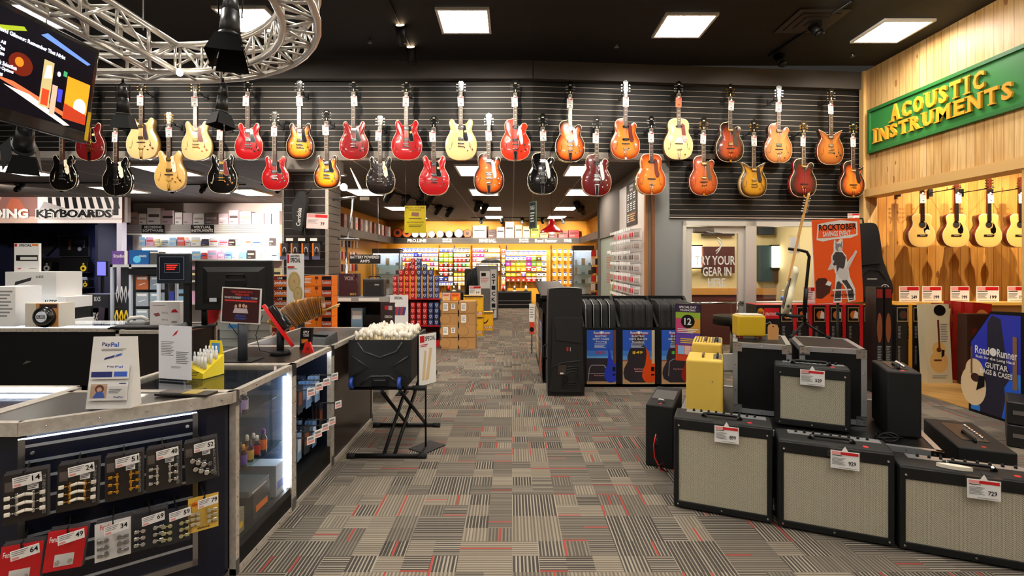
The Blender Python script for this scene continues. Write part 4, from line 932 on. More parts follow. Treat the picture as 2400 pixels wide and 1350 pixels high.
for i in range(3):
    for j in range(4):
        solo('polish_tube', tb, f'white tube in the yellow counter display, {("front", "middle", "back")[i]} row, {ORD[j]} in the row', 'tube', V(-1.83, 3.03, CT+.05) + Matrix.Rotation(-.25, 3, 'Z') @ V(-.035+.025*j, -.045+.04*i, .012*i), 0, 'white tubes in the yellow display')
# sign on pole with printed sheet
t = thing('sign_stand', 'dark red promo sheet in a white frame on a thick grey pole', 'sign', (-1.86, 3.50, CT))
MB().box(-.10, .10, -.09, .09, 0, .006, BLK).cyl((0, 0, .005), (0, 0, .31), .031, mat('#3a3f48', .4), n=20).part('pole', t)
m = MB(); m.T = Matrix.Translation((0, -.034, .26)) @ Matrix.Rotation(math.radians(3), 4, 'Y')
m.box(-.135, .135, 0, .008, 0, .245, WHT, .001); m.part('frame', t)
m = MB(); m.T = Matrix.Translation((0, -.034, .26)) @ Matrix.Rotation(math.radians(3), 4, 'Y')
SK = mat('#d9a890', .6); LR = mat('#e2362e', .5)
m.deco(-.126, .126, .008, .237, 0, [('r', 0, 0, 1, 1, mat('#3a0c10', .4)), ('t', "TODAY'S BONUSES ARE AT", .22, .88, .8, .94, LR), ('t', 'THREE BIG CARDS', .32, .80, .7, .855, LR), ('t', 'YOU MUST BE PRESENT', .04, .70, .5, .765, WHT), ('t', 'IN THE TENT', .52, .70, .76, .765, BL2), ('t', 'TO WIN', .78, .70, .94, .765, WHT), ('r', .06, .62, .94, .665, LR), ('e', .37, .47, .035, .06, SK), ('e', .48, .5, .035, .06, SK), ('e', .58, .5, .035, .06, SK), ('e', .65, .48, .03, .055, SK), ('p', [(.3, .28), (.72, .28), (.68, .42), (.34, .42)], mat('#cfc0c4', .6)), ('t', 'METALLICA', .38, .16, .66, .23, BL2), ('l', .35, .08, .68, .13, 2, BL2)]); m.part('print', t)
# card terminal on red cradle
t = thing('card_terminal', 'black card terminal on a tilted red cradle over a dark pole', 'card terminal', (-1.70, 3.72, CT))
MB().cyl((0, 0, 0), (0, 0, .035), .075, BLK, .06, 20).cyl((0, 0, .03), (0, 0, .20), .026, mat('#22262c', .4), n=16).part('pole', t)
m = MB(); m.T = Matrix.Translation((-.02, -.03, .22)) @ Matrix.Rotation(.95, 4, 'Y') @ Matrix.Rotation(-.35, 4, 'X')
REDG = mat('#d8161a', .25, coat=.5)
m.prism(crom([(-.17, 0), (-.15, .045), (0, .058), (.14, .04), (.2, 0), (.14, -.04), (0, -.058), (-.15, -.045)]), -.0, .025, REDG, axis='z'); m.part('cradle', t)
m = MB(); m.T = Matrix.Translation((-.02, -.03, .22)) @ Matrix.Rotation(.95, 4, 'Y') @ Matrix.Rotation(-.35, 4, 'X')
m.box(-.13, .07, -.05, .05, .026, .075, BLKG, .012).box(-.1, -.03, -.035, .035, .075, .079, mat('#8d969a', .2)).box(-.02, .055, -.045, .045, .07, .09, BLK, .008)
for i in range(3):
    for j in range(3): m.box(-.015+.02*i, -.001+.02*i, -.03+.022*j, -.014+.022*j, .09, .093, GRY)
m.part('terminal', t)
m = MB().tube([(-.1, -.06, .3), (-.16, -.04, .15), (-.15, 0, .03), (-.06, .02, .008), (.0, .05, .01)], .0025, BLK, 5); m.part('cord', t)
t = thing('leaflet_stand', 'black APPLY TODAY leaflet stand behind the card terminal', 'leaflet holder', (-1.60, 3.93, CT), -.1)
MB().prism([(-.05, 0), (.035, 0), (.05, .17), (-.04, .17)], 0, .03, BLK).part('stand', t)
MB().deco(-.05, .05, 0, .17, -.002, [('t', 'APPLY', .3, .75, .8, .87, WHT), ('t', 'TODAY', .3, .6, .8, .72, WHT), ('r', .15, .3, .72, .5, mat('#8a5a2a', .5)), ('p', [(.2, .3), (.7, .42), (.65, .5), (.3, .45)], ORG)]).part('print', t)
t = thing('red_clip', 'bright red triangular clip on the counter edge by the card printer', 'clip', (-1.53, 3.80, CT))
MB().prism([(-.045, 0), (.04, 0), (.015, .08), (-.02, .08)], 0, .02, REDG).part('clip_body', t); MB().cyl((0, -.001, .03), (0, -.004, .03), .012, mat('#8a0c10', .4), n=12).part('button', t)
t = thing('receipt_printer', 'low dark grey printer on the counter behind the red clip', 'printer', (-1.60, 4.25, CT), -.3)
MB().hexa([(-.1, -.09, 0), (.1, -.09, 0), (.1, .09, 0), (-.1, .09, 0)], [(-.09, -.06, .05), (.09, -.06, .05), (.09, .09, .09), (-.09, .09, .09)], mat('#3b3d40', .5)).part('housing', t); MB().box(-.07, .07, -.03, .0, .06, .075, BLK).part('paper_slot', t)
# stack of cymbals: bundle of clear drumstick sleeves
t = thing('reed_basket', 'bundle of amber plastic sleeves fanned out on the grey countertop', 'basket', (-1.86, 4.55, CT+.03), .2)
AMBR = mat('#a8701c', .18, coat=.6); AMB2 = mat('#c9993c', .15, coat=.6)
axis_ = Vector((.55, .1, .83)).normalized()
m = MB()
for i in range(26):
    f = i/25; c = V(-.16, -.02, .05) + axis_*0 + V(.33*f, 0, .13*f)
    m.T = Matrix.Translation(c) @ Matrix.Rotation(-1.0+.9*f, 4, 'Y') @ Matrix.Rotation(rnd.uniform(-.05, .05), 4, 'X')
    hgt = .20 - .12*abs(f-.5)**1.2
    m.prism([(-.09, 0), (.09, 0), (.10, hgt), (.0, hgt+.02), (-.10, hgt)], -.0012, .0012, AMBR if i % 3 else AMB2, axis='x')
m.T = Matrix.Identity(4)
m.part('sleeves', t, kind='stuff')
MB().cyl((.13, 0, .2), (.30, .0, .27), .007, mat('#e2c080', .5), n=8).cyl((.13, .02, .2), (.29, .02, .25), .007, mat('#e2c080', .5), n=8).part('sticks', t)
# black bin of sticks on an X stand --------------------------------------------------
t = thing('keyboard_stand', 'black folding X stand with rubber-tipped feet under the black bin', 'stand', (0, 0, 0))
xl, xr = -1.36, -.74
for y, nm in ((4.27, 'foot_bar'), (5.08, 'foot_bar')):
    MB().tube([(xl, y, .022), (xr, y, .022)], .018, BLK, 10).cyl((xl-.03, y, .022), (xl+.04, y, .022), .022, RUB).cyl((xr-.05, y, .022), (xr+.02, y, .022), .022, RUB).part(nm, t)
def bar(a, b, r=.016):
    m = MB(); a, b = Vector(a), Vector(b); m.tube([a, b], r, BLK, 4); return m
bar((-1.08, 4.27, .03), (-1.00, 5.0, .545)).part('leg', t); bar((-.99, 4.27, .03), (-.90, 5.0, .545)).part('leg', t)
bar((-1.05, 5.08, .03), (-1.12, 4.35, .545)).part('leg', t); bar((-.86, 5.08, .03), (-.96, 4.35, .545)).part('leg', t)
for y in (4.38, 5.0): MB().tube([(-1.40, y, .565), (-.80, y, .565)], .016, BLK, 10).cyl((-.86, y, .565), (-.74, y, .565), .022, RUB).part('top_bar', t)
t = thing('stick_bin', 'black moulded plastic bin with ribbed X front and blue wheels, on the folding stand', 'bin', (-1.13, 4.34, .585), .0)
BW_, BD, BH = .54, .72, .40
m = MB(); P_ = [(-BW_/2, .06), (-BW_/2+.05, 0), (BW_/2-.05, 0), (BW_/2, .06), (BW_/2, BH), (-BW_/2, BH)]
BP = mat('#121212', .5)
m.prism(P_, 0, .025, BP); m.prism(P_, BD-.025, BD, BP)
m.box(-BW_/2, -BW_/2+.02, .02, BD-.02, .05, BH, BP).box(BW_/2-.02, BW_/2, .02, BD-.02, .05, BH, BP).box(-BW_/2+.02, BW_/2-.02, .02, BD-.02, .02, .05, BP)
m.part('bin_body', t)
m = MB()
for pts in ([(-.19, .38), (-.14, .30), (0, .25), (.14, .30), (.19, .38)], [(-.24, .26), (-.1, .17), (-.24, .08)], [(.24, .26), (.1, .17), (.24, .08)], [(-.17, .02), (-.08, .09), (.08, .09), (.17, .02)]):
    m.tube([(a, -.001, b) for a, b in pts], .010, mat('#2a2a2a', .3), 8)
m.part('ribs', t); MB().box(-.07, .07, -.012, 0, .005, .07, BLK, .004).box(-.05, .05, -.014, -.01, .055, .062, STL).part('latch', t)
for x in (-.24, .17):
    w = MB(); w.cyl((x-.014, -.005, .035), (x+.014, -.005, .035), .048, mat('#2a4aa8', .4), n=24).cyl((x-.016, -.005, .035), (x+.016, -.005, .035), .022, BLK, n=16); w.part('wheel', t)
# the sticks
STK = mat('#f4ecdc', .5)
sm = MB().cyl((0, 0, 0), (0, .0, .40), .008, mat('#e6d3a8', .5), .0075, 7).lathe([(.004, .375), (.014, .388), (.016, .405), (.012, .422), (.004, .43)], STK, 7).mesh('stick')
n_ = 0
for i in range(22):
    for j in range(13):
        if n_ >= 290: break
        x = -1.13 - .235 + .47*(j+.5)/13 + rnd.uniform(-.008, .008); y = 4.40 + .62*(i+.5)/22 + rnd.uniform(-.006, .006)
        o = solo('drumstick', sm, 'cream drumstick standing upright among many in the black bin', 'drumstick', (x, y, .612 + .022*math.sin(i*.7)*math.sin(j*.5) + rnd.uniform(-.015, .02)), 0, 'drumsticks in the black bin', rot=(rnd.uniform(-.05, .05), rnd.uniform(-.05, .05), 0)); n_ += 1
# tall price sign on the bin's side
t = thing('sign_stand', 'tall white special-offer sign on a thin floor stand beside the stick bin', 'sign', (-.755, 4.52, 0), .95)
MB().box(-.13, .13, -.1, .1, 0, .008, BLK).cyl((0, .02, 0), (0, .02, 1.0), .008, BLK).part('stand', t)
m = MB().box(-.11, .11, -.002, .012, .56, 1.02, BLK).box(-.105, .105, -.006, -.002, .565, 1.015, PAP).deco(-.105, .105, .565, 1.015, -.006, [('r', .04, .84, .3, .97, RED), ('t', 'SPECIAL', .34, .86, .95, .95, BLK), ('l', .06, .74, .5, .8, 2, RED), ('p', [(.35, .08), (.55, .1), (.75, .7), (.6, .72)], mat('#e2c89a', .5)), ('p', [(.15, .1), (.3, .1), (.42, .66), (.3, .68)], mat('#e2c89a', .5))]); m.part('sign', t)
# ------------------------------------------------------------------ amplifiers
GRL = grille('#c4bda6', '#55503f'); SILV = mat('#9b9c9c', .35, .6)
def ucoord(o, yaw, x, y, z=0.): return V(o[0] + math.cos(yaw)*x - math.sin(yaw)*y, o[1] + math.sin(yaw)*x + math.cos(yaw)*y, z)
def combo(label, o, yaw, w, h, d, z=0., badge=True, gm=None, price=None, px_=.5, extra=None):
    t = thing('guitar_amplifier', label, 'amplifier', (*o, z), yaw, 'combo amplifiers in the tiered amp display')
    sk = .012
    MB().box(0, w, .012, d, .012, h, TOLEX, .016, 3).part('cabinet', t)
    m = MB().box(.006, w-.006, 0, .02, .014, .055, TOLEX, .004).box(.006, w-.006, 0, .02, h-.075, h-.01, TOLEX, .004).box(.006, .035, 0, .02, .05, h-.07, TOLEX, .004).box(w-.035, w-.006, 0, .02, .05, h-.07, TOLEX, .004)
    for x in (.03, w/2, w-.03): m.cyl((x, .001, .035), (x, -.003, .035), .006, CHR, n=10)
    for x in (.035, w-.035): m.cyl((x, .001, h-.05), (x, -.003, h-.05), .006, CHR, n=10)
    m.part('front_frame', t)
    ob('grille_cloth', MB().box(.034, w-.034, .008, .016, .053, h-.074, GRL).mesh('grille'), t)
    m = MB(); a = w*.5-.12; m.tube([(a, .10, h), (a+.01, .10, h+.018), (a+.04, .10, h+.022), (a+.20, .10, h+.022), (a+.23, .10, h+.018), (a+.24, .10, h)], .010, BLK, 8).cyl((a+.02, .10, h), (a+.02, .085, h+.026), .007, CHR, n=8).cyl((a+.22, .10, h), (a+.22, .085, h+.026), .007, CHR, n=8); m.part('handle', t)
    if badge: MB().box(w*.5-.035, w*.5+.01, -.004, 0, h-.06, h-.03, mat('#5a5448', .3, .5)).box(w*.5-.03, w*.5+.005, -.005, -.004, h-.055, h-.035, BLK).part('badge', t)
    MB().cyl((w*.78, .06, h-.002), (w*.78, .06, h+.002), .015, RED, n=16).part('sticker', t, label='round red sticker')
    m = MB().box(w*.12, w*.95, d*.62, d-.02, h-.001, h+.003, SILV)
    cp_ = m.part('control_panel', t)
    kb_ = cached('ampknob', lambda: MB().cyl((0, 0, 0), (0, 0, .016), .009, BLK, .006, 10).mesh('knob'))
    for i in range(9): ob('knob', kb_, cp_, (w*(.2+.08*i), d*.78, h+.003))
    for x in (.05, w-.05): MB().cyl((x, .04, 0), (x, .04, .014), .014, RUB).cyl((x, d-.04, 0), (x, d-.04, .014), .014, RUB).part('rubber_foot', t)
    if price:
        c = ucoord(o, yaw, w*px_, -.025, z+h-.12)
        p = thing('price_card', f'white price card reading {price} in a clear sleeve, hung on an amplifier handle', 'price card', c, yaw+rnd.uniform(-.05, .05), 'price cards on the amplifiers')
        MB().box(-.078, .078, -.004, .002, -.005, .125, GLASS).tube([(0, .0, .12), (0, .06, .15)], .0015, BLK, 5).part('clear_sleeve', p)
        MB().box(-.072, .072, -.003, -.001, .0, .105, PAP).prism([(-.02, .10), (.02, .10), (.0, .135)], -.005, -.004, WHT).deco(-.072, .072, .0, .105, -.0045, [('r', .04, .80, .35, .96, PINK), ('r', .35, .80, .96, .96, RED), ('l', .05, .68, .4, .76, 1, BLK), ('l', .05, .2, .52, .62, 6, GRYT), ('t', price, .62, .25, .88, .48, BLK), ('l', .3, .04, .92, .1, 1, GRYT)]).part('card', p)
    return t
YA = math.radians(-23)
combo('black amplifier with silver grille priced 899, at the aisle corner of the floor row', (1.085, 3.41), YA, .60, .61, .25, price='899', px_=.55)
combo('black amplifier with silver grille priced 929, middle of the floor row', (1.650, 3.15), YA, .605, .55, .25, price='929', px_=.58)
combo('wide black amplifier priced 729, nearest the camera on the floor', (2.215, 2.905), YA, .70, .49, .24, price='729', px_=.53, badge=False)
combo('small black amplifier priced 529, on the platform before the road cases', (1.855, 3.58), math.radians(-26), .455, .43, .19, z=.5, price='529', px_=.5, badge=False)
solo('foot_switch', MB().prism(crom([(-.08, 0), (0, .022), (.08, 0), (0, -.022)]), 0, .02, mat('#ded6c4', .4), axis='z'), 'oval cream footswitch on top of the amplifier priced 729', 'footswitch', ucoord((2.215, 2.905), YA, .27, .05, .492), YA-.1)
# platform of road case
def road_case(label, o, yaw, w, h, d, z, name='road_case', cat='road case', w_=.035, body=None):
    t = thing(name, label, cat, (*o, z), yaw)
    b = body or mat('#080707', .5, spec=.3)
    MB().box(.006, w-.006, .006, d-.006, .006, h-.006, b).part('case_body', t)
    m = MB(); edge_frame(m, 0, w, 0, d, 0, h, w_, mat('#b4b6b8', .35, .75))
    for x in (.0, w):
        for zz in (0, h):
            xa = x if x == 0 else x-.065; za = zz if zz == 0 else zz-.065
            m.box(xa, xa+.065, -.003, 0, za, za+.065, CHR)
            for q in ((.02, .02), (.045, .02), (.02, .045)):
                X = xa+(q[0] if x == 0 else .065-q[0]); Z = za+(q[1] if zz == 0 else .065-q[1]); m.cyl((X, -.003, Z), (X, -.006, Z), .005, STL, n=8)
    for zz in (w_/2, h-w_/2): rivets(m, (.07, 0, zz), (w-.07, 0, zz), max(1, int(w/.25)), .005)
    for xx in (w_/2, w-w_/2): rivets(m, (xx, 0, .07), (xx, 0, h-.07), 2, .005)
    m.part('metal_edging', t); return t
road_case('low wide road case used as a platform for the amplifiers', (1.21, 3.735), math.radians(-25), 1.56, .498, 1.25, 0, 'display_platform', 'platform')
c1 = road_case('road case with metal edges under the yellow box amplifier', (1.70, 3.905), math.radians(-24), .40, .534, .60, .5)
c2 = road_case('road case with metal edges under the guitar stand', (2.112, 3.72), math.radians(-22), .415, .534, .60, .5)
# tweed amplifiers
TW = mat('#dcb84c', .6, bump=.6, bscale=300.); TW2 = mat('#e0c060', .6, bump=.6, bscale=300.)
def tweed(label, o, yaw, w, h, d, z, grill=False):
    t = thing('guitar_amplifier', label, 'amplifier', (*o, z), yaw, 'yellow tweed amplifiers seen from the side')
    MB().box(0, w, 0, d, 0, h, TW, .018, 3).part('cabinet', t)
    MB().tube([(w*.45, d*.3, h), (w*.45, d*.32, h+.018), (w*.45, d*.62, h+.018), (w*.45, d*.65, h)], .009, mat('#6a4a2a', .5), 8).part('handle', t)
    m = MB().box(w-.07, w-.01, d*.2, d*.8, h-.001, h+.004, mat('#8d8c88', .3, .7))
    for i in range(6): m.cyl((w-.04, d*(.27+.09*i), h), (w-.04, d*(.27+.09*i), h+.02), .008, BLK, n=8)
    m.part('control_panel', t)
    MB().box(w-.001, w+.003, .05, d-.05, .1, h-.08, mat('#5a3a20', .7)).part('grille_cloth', t)
    if grill:
        m = MB()
        for i in range(9): m.box(.02+.022*i, .028+.022*i, d*.12, d*.9, h, h+.004, mat('#5a4a2a', .5))
        m.part('vent', t)
    MB().cyl((w*.72, .0, h*.62), (w*.72, -.003, h*.62), .005, CHR, n=8).part('screw', t)
tweed('yellow tweed amplifier seen from its plain side, standing at the platform edge', (1.325, 3.86), YA, .26, .415, .36, .5)
tweed('taller yellow tweed amplifier with a slotted top, behind the front tweed one', (1.515, 4.27), YA, .235, .475, .42, .5, True)
t = thing('guitar_amplifier', 'small plain yellow box amplifier with red feet, on a road case', 'amplifier', (1.815, 4.07, 1.034), -.12)
YM = mat('#c9a51c', .35, coat=.3)
MB().box(0, .215, 0, .16, .02, .19, YM, .018, 4).part('housing', t); MB().box(.02, .195, .01, .15, .19, .196, mat('#dcd6c8', .4)).part('top_panel', t)
for x in (.035, .18):
    for y in (.03, .13): MB().cyl((x, y, 0), (x, y, .022), .012, RED).part('foot', t)
t = thing('swing_tag', 'brown paper swing tag hanging off the small yellow amplifier', 'tag', (2.075, 4.03, 1.036), -.1)
MB().prism([(-.04, 0), (.04, 0), (.045, .09), (.025, .12), (-.02, .125), (-.04, .10)], -.001, .001, mat('#c08a50', .7)).cyl((0, -.002, .105), (0, -.0025, .105), .006, BLK, n=10).part('paper', t)
MB().tube([(0, 0, .105), (-.02, .01, .14), (-.05, .02, .12)], .0015, WHT, 5).part('string', t)
# black amp heads and cabs
def blackbox(label, o, yaw, w, h, d, z, name='guitar_amplifier', top=True, tag_=None):
    t = thing(name, label, 'amplifier', (*o, z), yaw)
    MB().box(0, w, 0, d, 0, h, TOLEX, .014, 3).part('cabinet', t)
    if top:
        m = MB().box(w*.25, w*.75, d*.25, d*.85, h-.001, h+.004, mat('#22201e', .4)).tube([(w*.45, d*.2, h), (w*.45, d*.22, h+.02), (w*.45, d*.5, h+.02), (w*.45, d*.52, h)], .01, BLK, 8); m.part('handle', t)
        m = MB()
        for i in range(8): m.cyl((w*.68, d*(.35+.06*i), h+.003), (w*.68, d*(.35+.06*i), h+.02), .011, CHR, .008, 10)
        m.part('control_knobs', t)
    MB().cyl((w*.5, d*.08, h), (w*.5, d*.08, h+.002), .013, RED, n=14).part('sticker', t)
    return t
blackbox('tall black amplifier turned sideways on the platform, beside the road case', (2.49, 3.37), math.radians(-24), .19, .43, .42, .5)
blackbox('black amplifier behind the sideways one on the platform', (2.62, 3.93), math.radians(-24), .10, .42, .16, .5, top=False)
blackbox('low black amplifier lying behind the floor row, chrome knobs on top', (2.93, 3.33), math.radians(-24), .30, .44, .68, 0)
t = blackbox('black slanted amplifier on the carpet beside the tweed one, seen from its side', (1.085, 4.12), math.radians(-24), .22, .50, .66, 0, top=False)
MB().box(.02, .2, .2, .5, .5, .506, mat('#8c8c8a', .3, .7)).box(.0, .005, .1, .6, .42, .48, STL).part('control_panel', t)
MB().tube([(.09, .10, .5), (.09, .11, .52), (.13, .11, .52), (.13, .10, .5)], .008, STL, 6).part('handle', t)
def coil(label, c, r, n, z=.02):
    pts = [(c[0]+r*math.cos(a*.5)*(1+.25*math.sin(a*.31)), c[1]+r*math.sin(a*.5)*(.7+.2*math.cos(a*.2)), z+.012*math.sin(a*.9)+.008) for a in range(int(n*12.6))]
    solo('power_cord', MB().tube(pts, .005, BLK, 6), label, 'cable')
coil('coiled black power cord on the platform beside the sideways amplifier', (2.45, 3.30), .07, 3, .505)
m = MB()
for k in range(3): m.tube([(1.13+.012*k, 3.98, .30-.03*k), (1.11+.01*k, 3.97, .22), (1.12+.02*k, 3.98, .12), (1.16, 3.95, .03+.01*k), (1.21, 3.94, .02), (1.17, 3.93, .10), (1.12, 3.94, .05)], .005, BLK if k else RED, 6)
solo('power_cord', m, 'bundle of black and red cords hanging behind the corner amplifier', 'cable')
# guitar stand with a cream solid-body guitar seen from its edge
t = thing('guitar_stand', 'black tripod guitar stand with a curved yoke on the road case', 'guitar stand', (2.40, 4.16, 1.036))
m = MB().tube([(0, 0, .10), (.005, 0, .32), (.035, 0, .62), (.04, 0, .66), (.02, 0, .70), (-.04, 0, .715), (-.13, 0, .725)], .012, BLK, 10).cyl((.0, 0, .2), (.015, 0, .40), .017, BLK); m.part('pole', t)
for a in (3.6, 5.6, 1.5): MB().tube([(0, 0, .12), (.17*math.cos(a), .17*math.sin(a), .01)], .009, BLK, 8).cyl((.15*math.cos(a), .15*math.sin(a), .022), (.185*math.cos(a), .185*math.sin(a), .012), .013, RUB).part('leg', t)
MB().tube([(0, 0, .17), (-.14, -.04, .175), (-.2, -.05, .19)], .012, RUB, 8).tube([(0, 0, .17), (-.14, .05, .175), (-.2, .06, .19)], .012, RUB, 8).part('cradle_arm', t)
t = thing('electric_guitar', 'cream solid-body guitar seen edge-on, leaning in the black tripod stand', 'guitar', (2.235, 4.16, 1.225), 0, rot=(0, math.radians(11.5), -.42))
CRB = mat('#d8cda8', .3, coat=.5)
tele = crom([(0, 0), (.13, .03), (.16, .13), (.12, .24), (.125, .33), (.10, .38), (.05, .33), (.0, .34), (-.06, .40), (-.12, .36), (-.11, .26), (-.16, .13), (-.12, .03)])
m = MB().prism(tele, -.022, .022, CRB, axis='x', smooth=True); m.part('body', t)
m = MB(); m.prism([(-.028, .27), (.028, .27), (.022, .82), (-.022, .82)], -.036, -.018, MAPLE, axis='x'); m.part('neck', t)
m = MB(); m.prism([(-.022, .82), (.022, .82), (.04, .87), (.035, .98), (0, 1.0), (-.03, .98), (-.025, .87)], -.032, -.018, MAPLE, axis='x'); m.part('headstock', t)
for i in range(6): MB().cyl((-.032, .012, .85+.022*i), (-.05, .012, .85+.022*i), .005, CHR, n=8).box(-.02, .0, .03, .045, .845+.022*i, .857+.022*i, CHR, .002).part('tuning_peg', t)
MB().prism([(-.12, .05), (.1, .05), (.1, .2), (-.05, .3), (-.12, .3)], -.026, -.022, BLK, axis='x').part('pickguard', t); MB().box(-.032, -.022, -.03, .03, .06, .1, CHR).part('bridge', t); MB().cyl((0, .022, .04), (0, .022, .04), .01, CHR).cyl((.0, -.16, .08), (.0, -.166, .08), .014, CHR, n=14).cyl((0, -.166, .08), (0, -.167, .08), .007, BLK, n=10).part('output_jack', t)
m = MB().box(-.05, .05, -.002, .0, 0, .16, GLASS).box(-.045, .045, -.003, -.002, .005, .14, PAP); solo('price_tag', m, 'clear price sleeve behind the neck of the cream guitar on the stand', 'price tag', (2.35, 4.22, 1.72), .1)
# ------------------------------------------------------------------ gig bag racks
def poster_bag(m, x0, x1, z0, z1, y, kind):
    SKY, SKY2, SAND = mat('#1c52b8', .5), mat('#5a9ad8', .5), mat('#b8946a', .6)
    BAG = mat('#241a22', .5); it = [('r', 0, 0, 1, 1, SKY), ('r', 0, .5, 1, .62, mat('#3a78cc', .5)), ('r', 0, .42, 1, .52, SKY2), ('r', 0, 0, 1, .43, SAND), ('r', 0, .42, 1, .45, mat('#8a5a4a', .6))]
    title = [('t', 'Road', .24, .93, .44, .975, WHT), ('e', .5, .952, .05, .028, WHT), ('t', 'Runner', .56, .93, .8, .975, WHT), ('r', .22, .915, .82, .925, RED)]
    nm = {0: ('SOFT CASES', 'Touring', '69', RED), 1: ('GIG BAGS', 'Roadster', '49', YEL), 2: ('GIG BAGS', 'Express', '39', mat('#58c84a', .5))}[kind]
    if kind == 0:
        bag = [('r', 0, .05, .86, .48, BAG), ('p', [(.03, .05), (.08, .30), (.16, .355), (.6, .355), (.68, .3), (.66, .285), (.58, .345), (.17, .345), (.1, .29), (.05, .05)], mat('#a8a4a8', .5)), ('r', .06, .19, .62, .2, mat('#a8a4a8', .5)), ('t', 'Road Runner', .26, .15, .6, .17, PINK)]
    else:
        bag = [('p', [(.06, .1), (.02, .2), (.05, .3), (.16, .42), (.14, .5), (.2, .62), (.3, .72), (.34, .95), (.62, .95), (.66, .72), (.76, .62), (.86, .5), (.78, .42), (.88, .3), (.92, .18), (.86, .08), (.7, .03), (.25, .03)], BAG), ('p', [(.2, .15), (.23, .42), (.35, .47), (.6, .47), (.62, .455), (.36, .455), (.25, .41), (.22, .15)], mat('#8d8890', .5)) if kind == 2 else ('l', .38, .22, .62, .24, 1, PINK), ('t', 'Road Runner', .36, .27, .66, .29, PINK)]
    it += bag + title + [('t', 'ELECTRIC', .28, .87, .68, .905, WHT), ('t', nm[0], .2, .815, .76, .85, WHT), ('t', nm[1], .3, .765, .68, .80, WHT), ('l', .26, .66, .68, .75, 4, mat('#c8d4e8', .5)), ('t', '$'+nm[2], .3, .555, .62, .61, nm[3])]
    g = {0: mat('#2038b8', .3), 1: mat('#d8480e', .3), 2: mat('#8a1812', .3)}[kind]
    it += [('p', [(.95, .42), (.86, .46), (.80, .60), (.72, .68), (.74, .56), (.72, .46), (.70, .36), (.62, .26), (.60, .14), (.68, .05), (.82, .03), (1.0, .05), (1.0, .42)], g), ('r', .9, .38, .99, 1., mat('#c8b890' if kind else '#6a3a2a', .4)), ('r', .88, .24, .98, .32, BLK), ('r', .88, .16, .98, .19, BLK)]
    m.deco(x0, x1, z0, z1, y, it)
def rack_label(k): return ('soft cases priced 69', 'gig bags priced 49', 'gig bags priced 39')[k]
t = thing('gig_bag_rack', 'long black display rack with three blue guitar bag posters on its front', 'rack', (0, 6.71, 0))
XR = [.945, 1.42, 1.935, 2.46]
m = MB().box(XR[0], XR[3], .0, .62, 0, .04, BLK).box(XR[0], XR[3], .58, .62, .04, 1.17, BLK)
for x in XR: m.hexa([(x-.018, .005, .04), (x+.018, .005, .04), (x+.018, .58, .04), (x-.018, .58, .04)], [(x-.018, .005, .80), (x+.018, .005, .80), (x+.018, .58, 1.17), (x-.018, .58, 1.17)], BLK)
m.box(XR[0], XR[3], .0, .03, 0, .785, BLK); m.part('frame', t)
for k in range(3):
    m = MB(); poster_bag(m, XR[k]+.045, XR[k+1]-.045, .04, .755, -.001, k); m.part('poster', t, label='blue poster for ' + rack_label(k))
bagm = {}
def bag_mesh(pip):
    m = MB(); m.prism(crom([(0.0, 0.05), (.0, .95), (.05, 1.04), (.2, 1.08), (.36, 1.07), (.44, 1.0), (.46, .05)], 3), -.04, .04, mat('#161515', .75), axis='x', smooth=True)
    if pip:
        m.tube([(-.042, y, z) for y, z in crom([(0.0, 0.05), (.0, .95), (.05, 1.04), (.2, 1.08), (.36, 1.07), (.44, 1.0), (.46, .05)], 3)[:12]], .004, mat('#b8b4ae', .5), 5)
    else:
        m.tube([(-.042, y, z) for y, z in crom([(0.0, 0.05), (.0, .95), (.05, 1.04), (.2, 1.08), (.36, 1.07), (.44, 1.0), (.46, .05)], 3)[:16]], .005, mat('#2c2a2a', .5), 5)
    return m.mesh('bag')
bm1, bm2 = bag_mesh(True), bag_mesh(False)
for i in range(4): solo('soft_guitar_case', bm1, f'black soft case with light piping in the rack, {ORD[i]} from the hard case', 'guitar case', (XR[0]+.08+.105*i, 6.76, .045 + .0*i), group='soft cases in the rack')
for k, n in ((1, 5), (2, 5)):
    for i in range(n): solo('gig_bag', bm2, f'plain black gig bag standing above the {rack_label(k)} poster, {ORD[i]} in its bay', 'gig bag', (XR[k]+.072+.086*i, 6.76+.008*(i % 2), .045), 0, group='gig bags in the rack')
# upright black hard case in front
t = thing('guitar_case', 'tall black moulded guitar case standing upright at the end of the bag rack', 'guitar case', (.67, 6.27, 0))
EVA = mat('#151515', .5)
m = MB()
prof = crom([(-.225, .03), (-.19, 0), (.19, 0), (.225, .03), (.225, .2), (.21, .5), (.20, .9), (.195, 1.27), (.16, 1.33), (-.16, 1.33), (-.215, 1.27), (-.225, .9), (-.23, .5)], 3)
m.prism(prof, .0, .28, EVA); m.part('shell', t)
m = MB().prism(crom([(-.20, .1), (-.17, .06), (.18, .06), (.2, .12), (.2, .9), (.17, .97), (-.12, .97), (-.17, .9), (-.18, .4)], 3), -.045, .0, EVA); m.part('front_pocket', t)
m = MB().prism([(-.13, .70), (.17, .66), (.18, .93), (.15, .97), (-.14, .97), (-.15, .94)], -.065, -.045, mat('#1a1a1a', .5))
m.part('pocket_flap', t); m = MB()
for s in (.0, .03, .06): m.tube([(-.05+s, -.05, .12+s), (.14-s*.6, -.05, .12+s), (.15-s*.6, -.05, .38-s), (-.05+s, -.05, .36-s), (-.05+s, -.05, .12+s)], .009, mat('#1d1d1d', .4), 8)
m.tube([(-.18, -.048, .36), (-.05, -.05, .42), (.17, -.048, .44)], .008, mat('#1d1d1d', .4), 8); m.part('pocket_ribs', t)
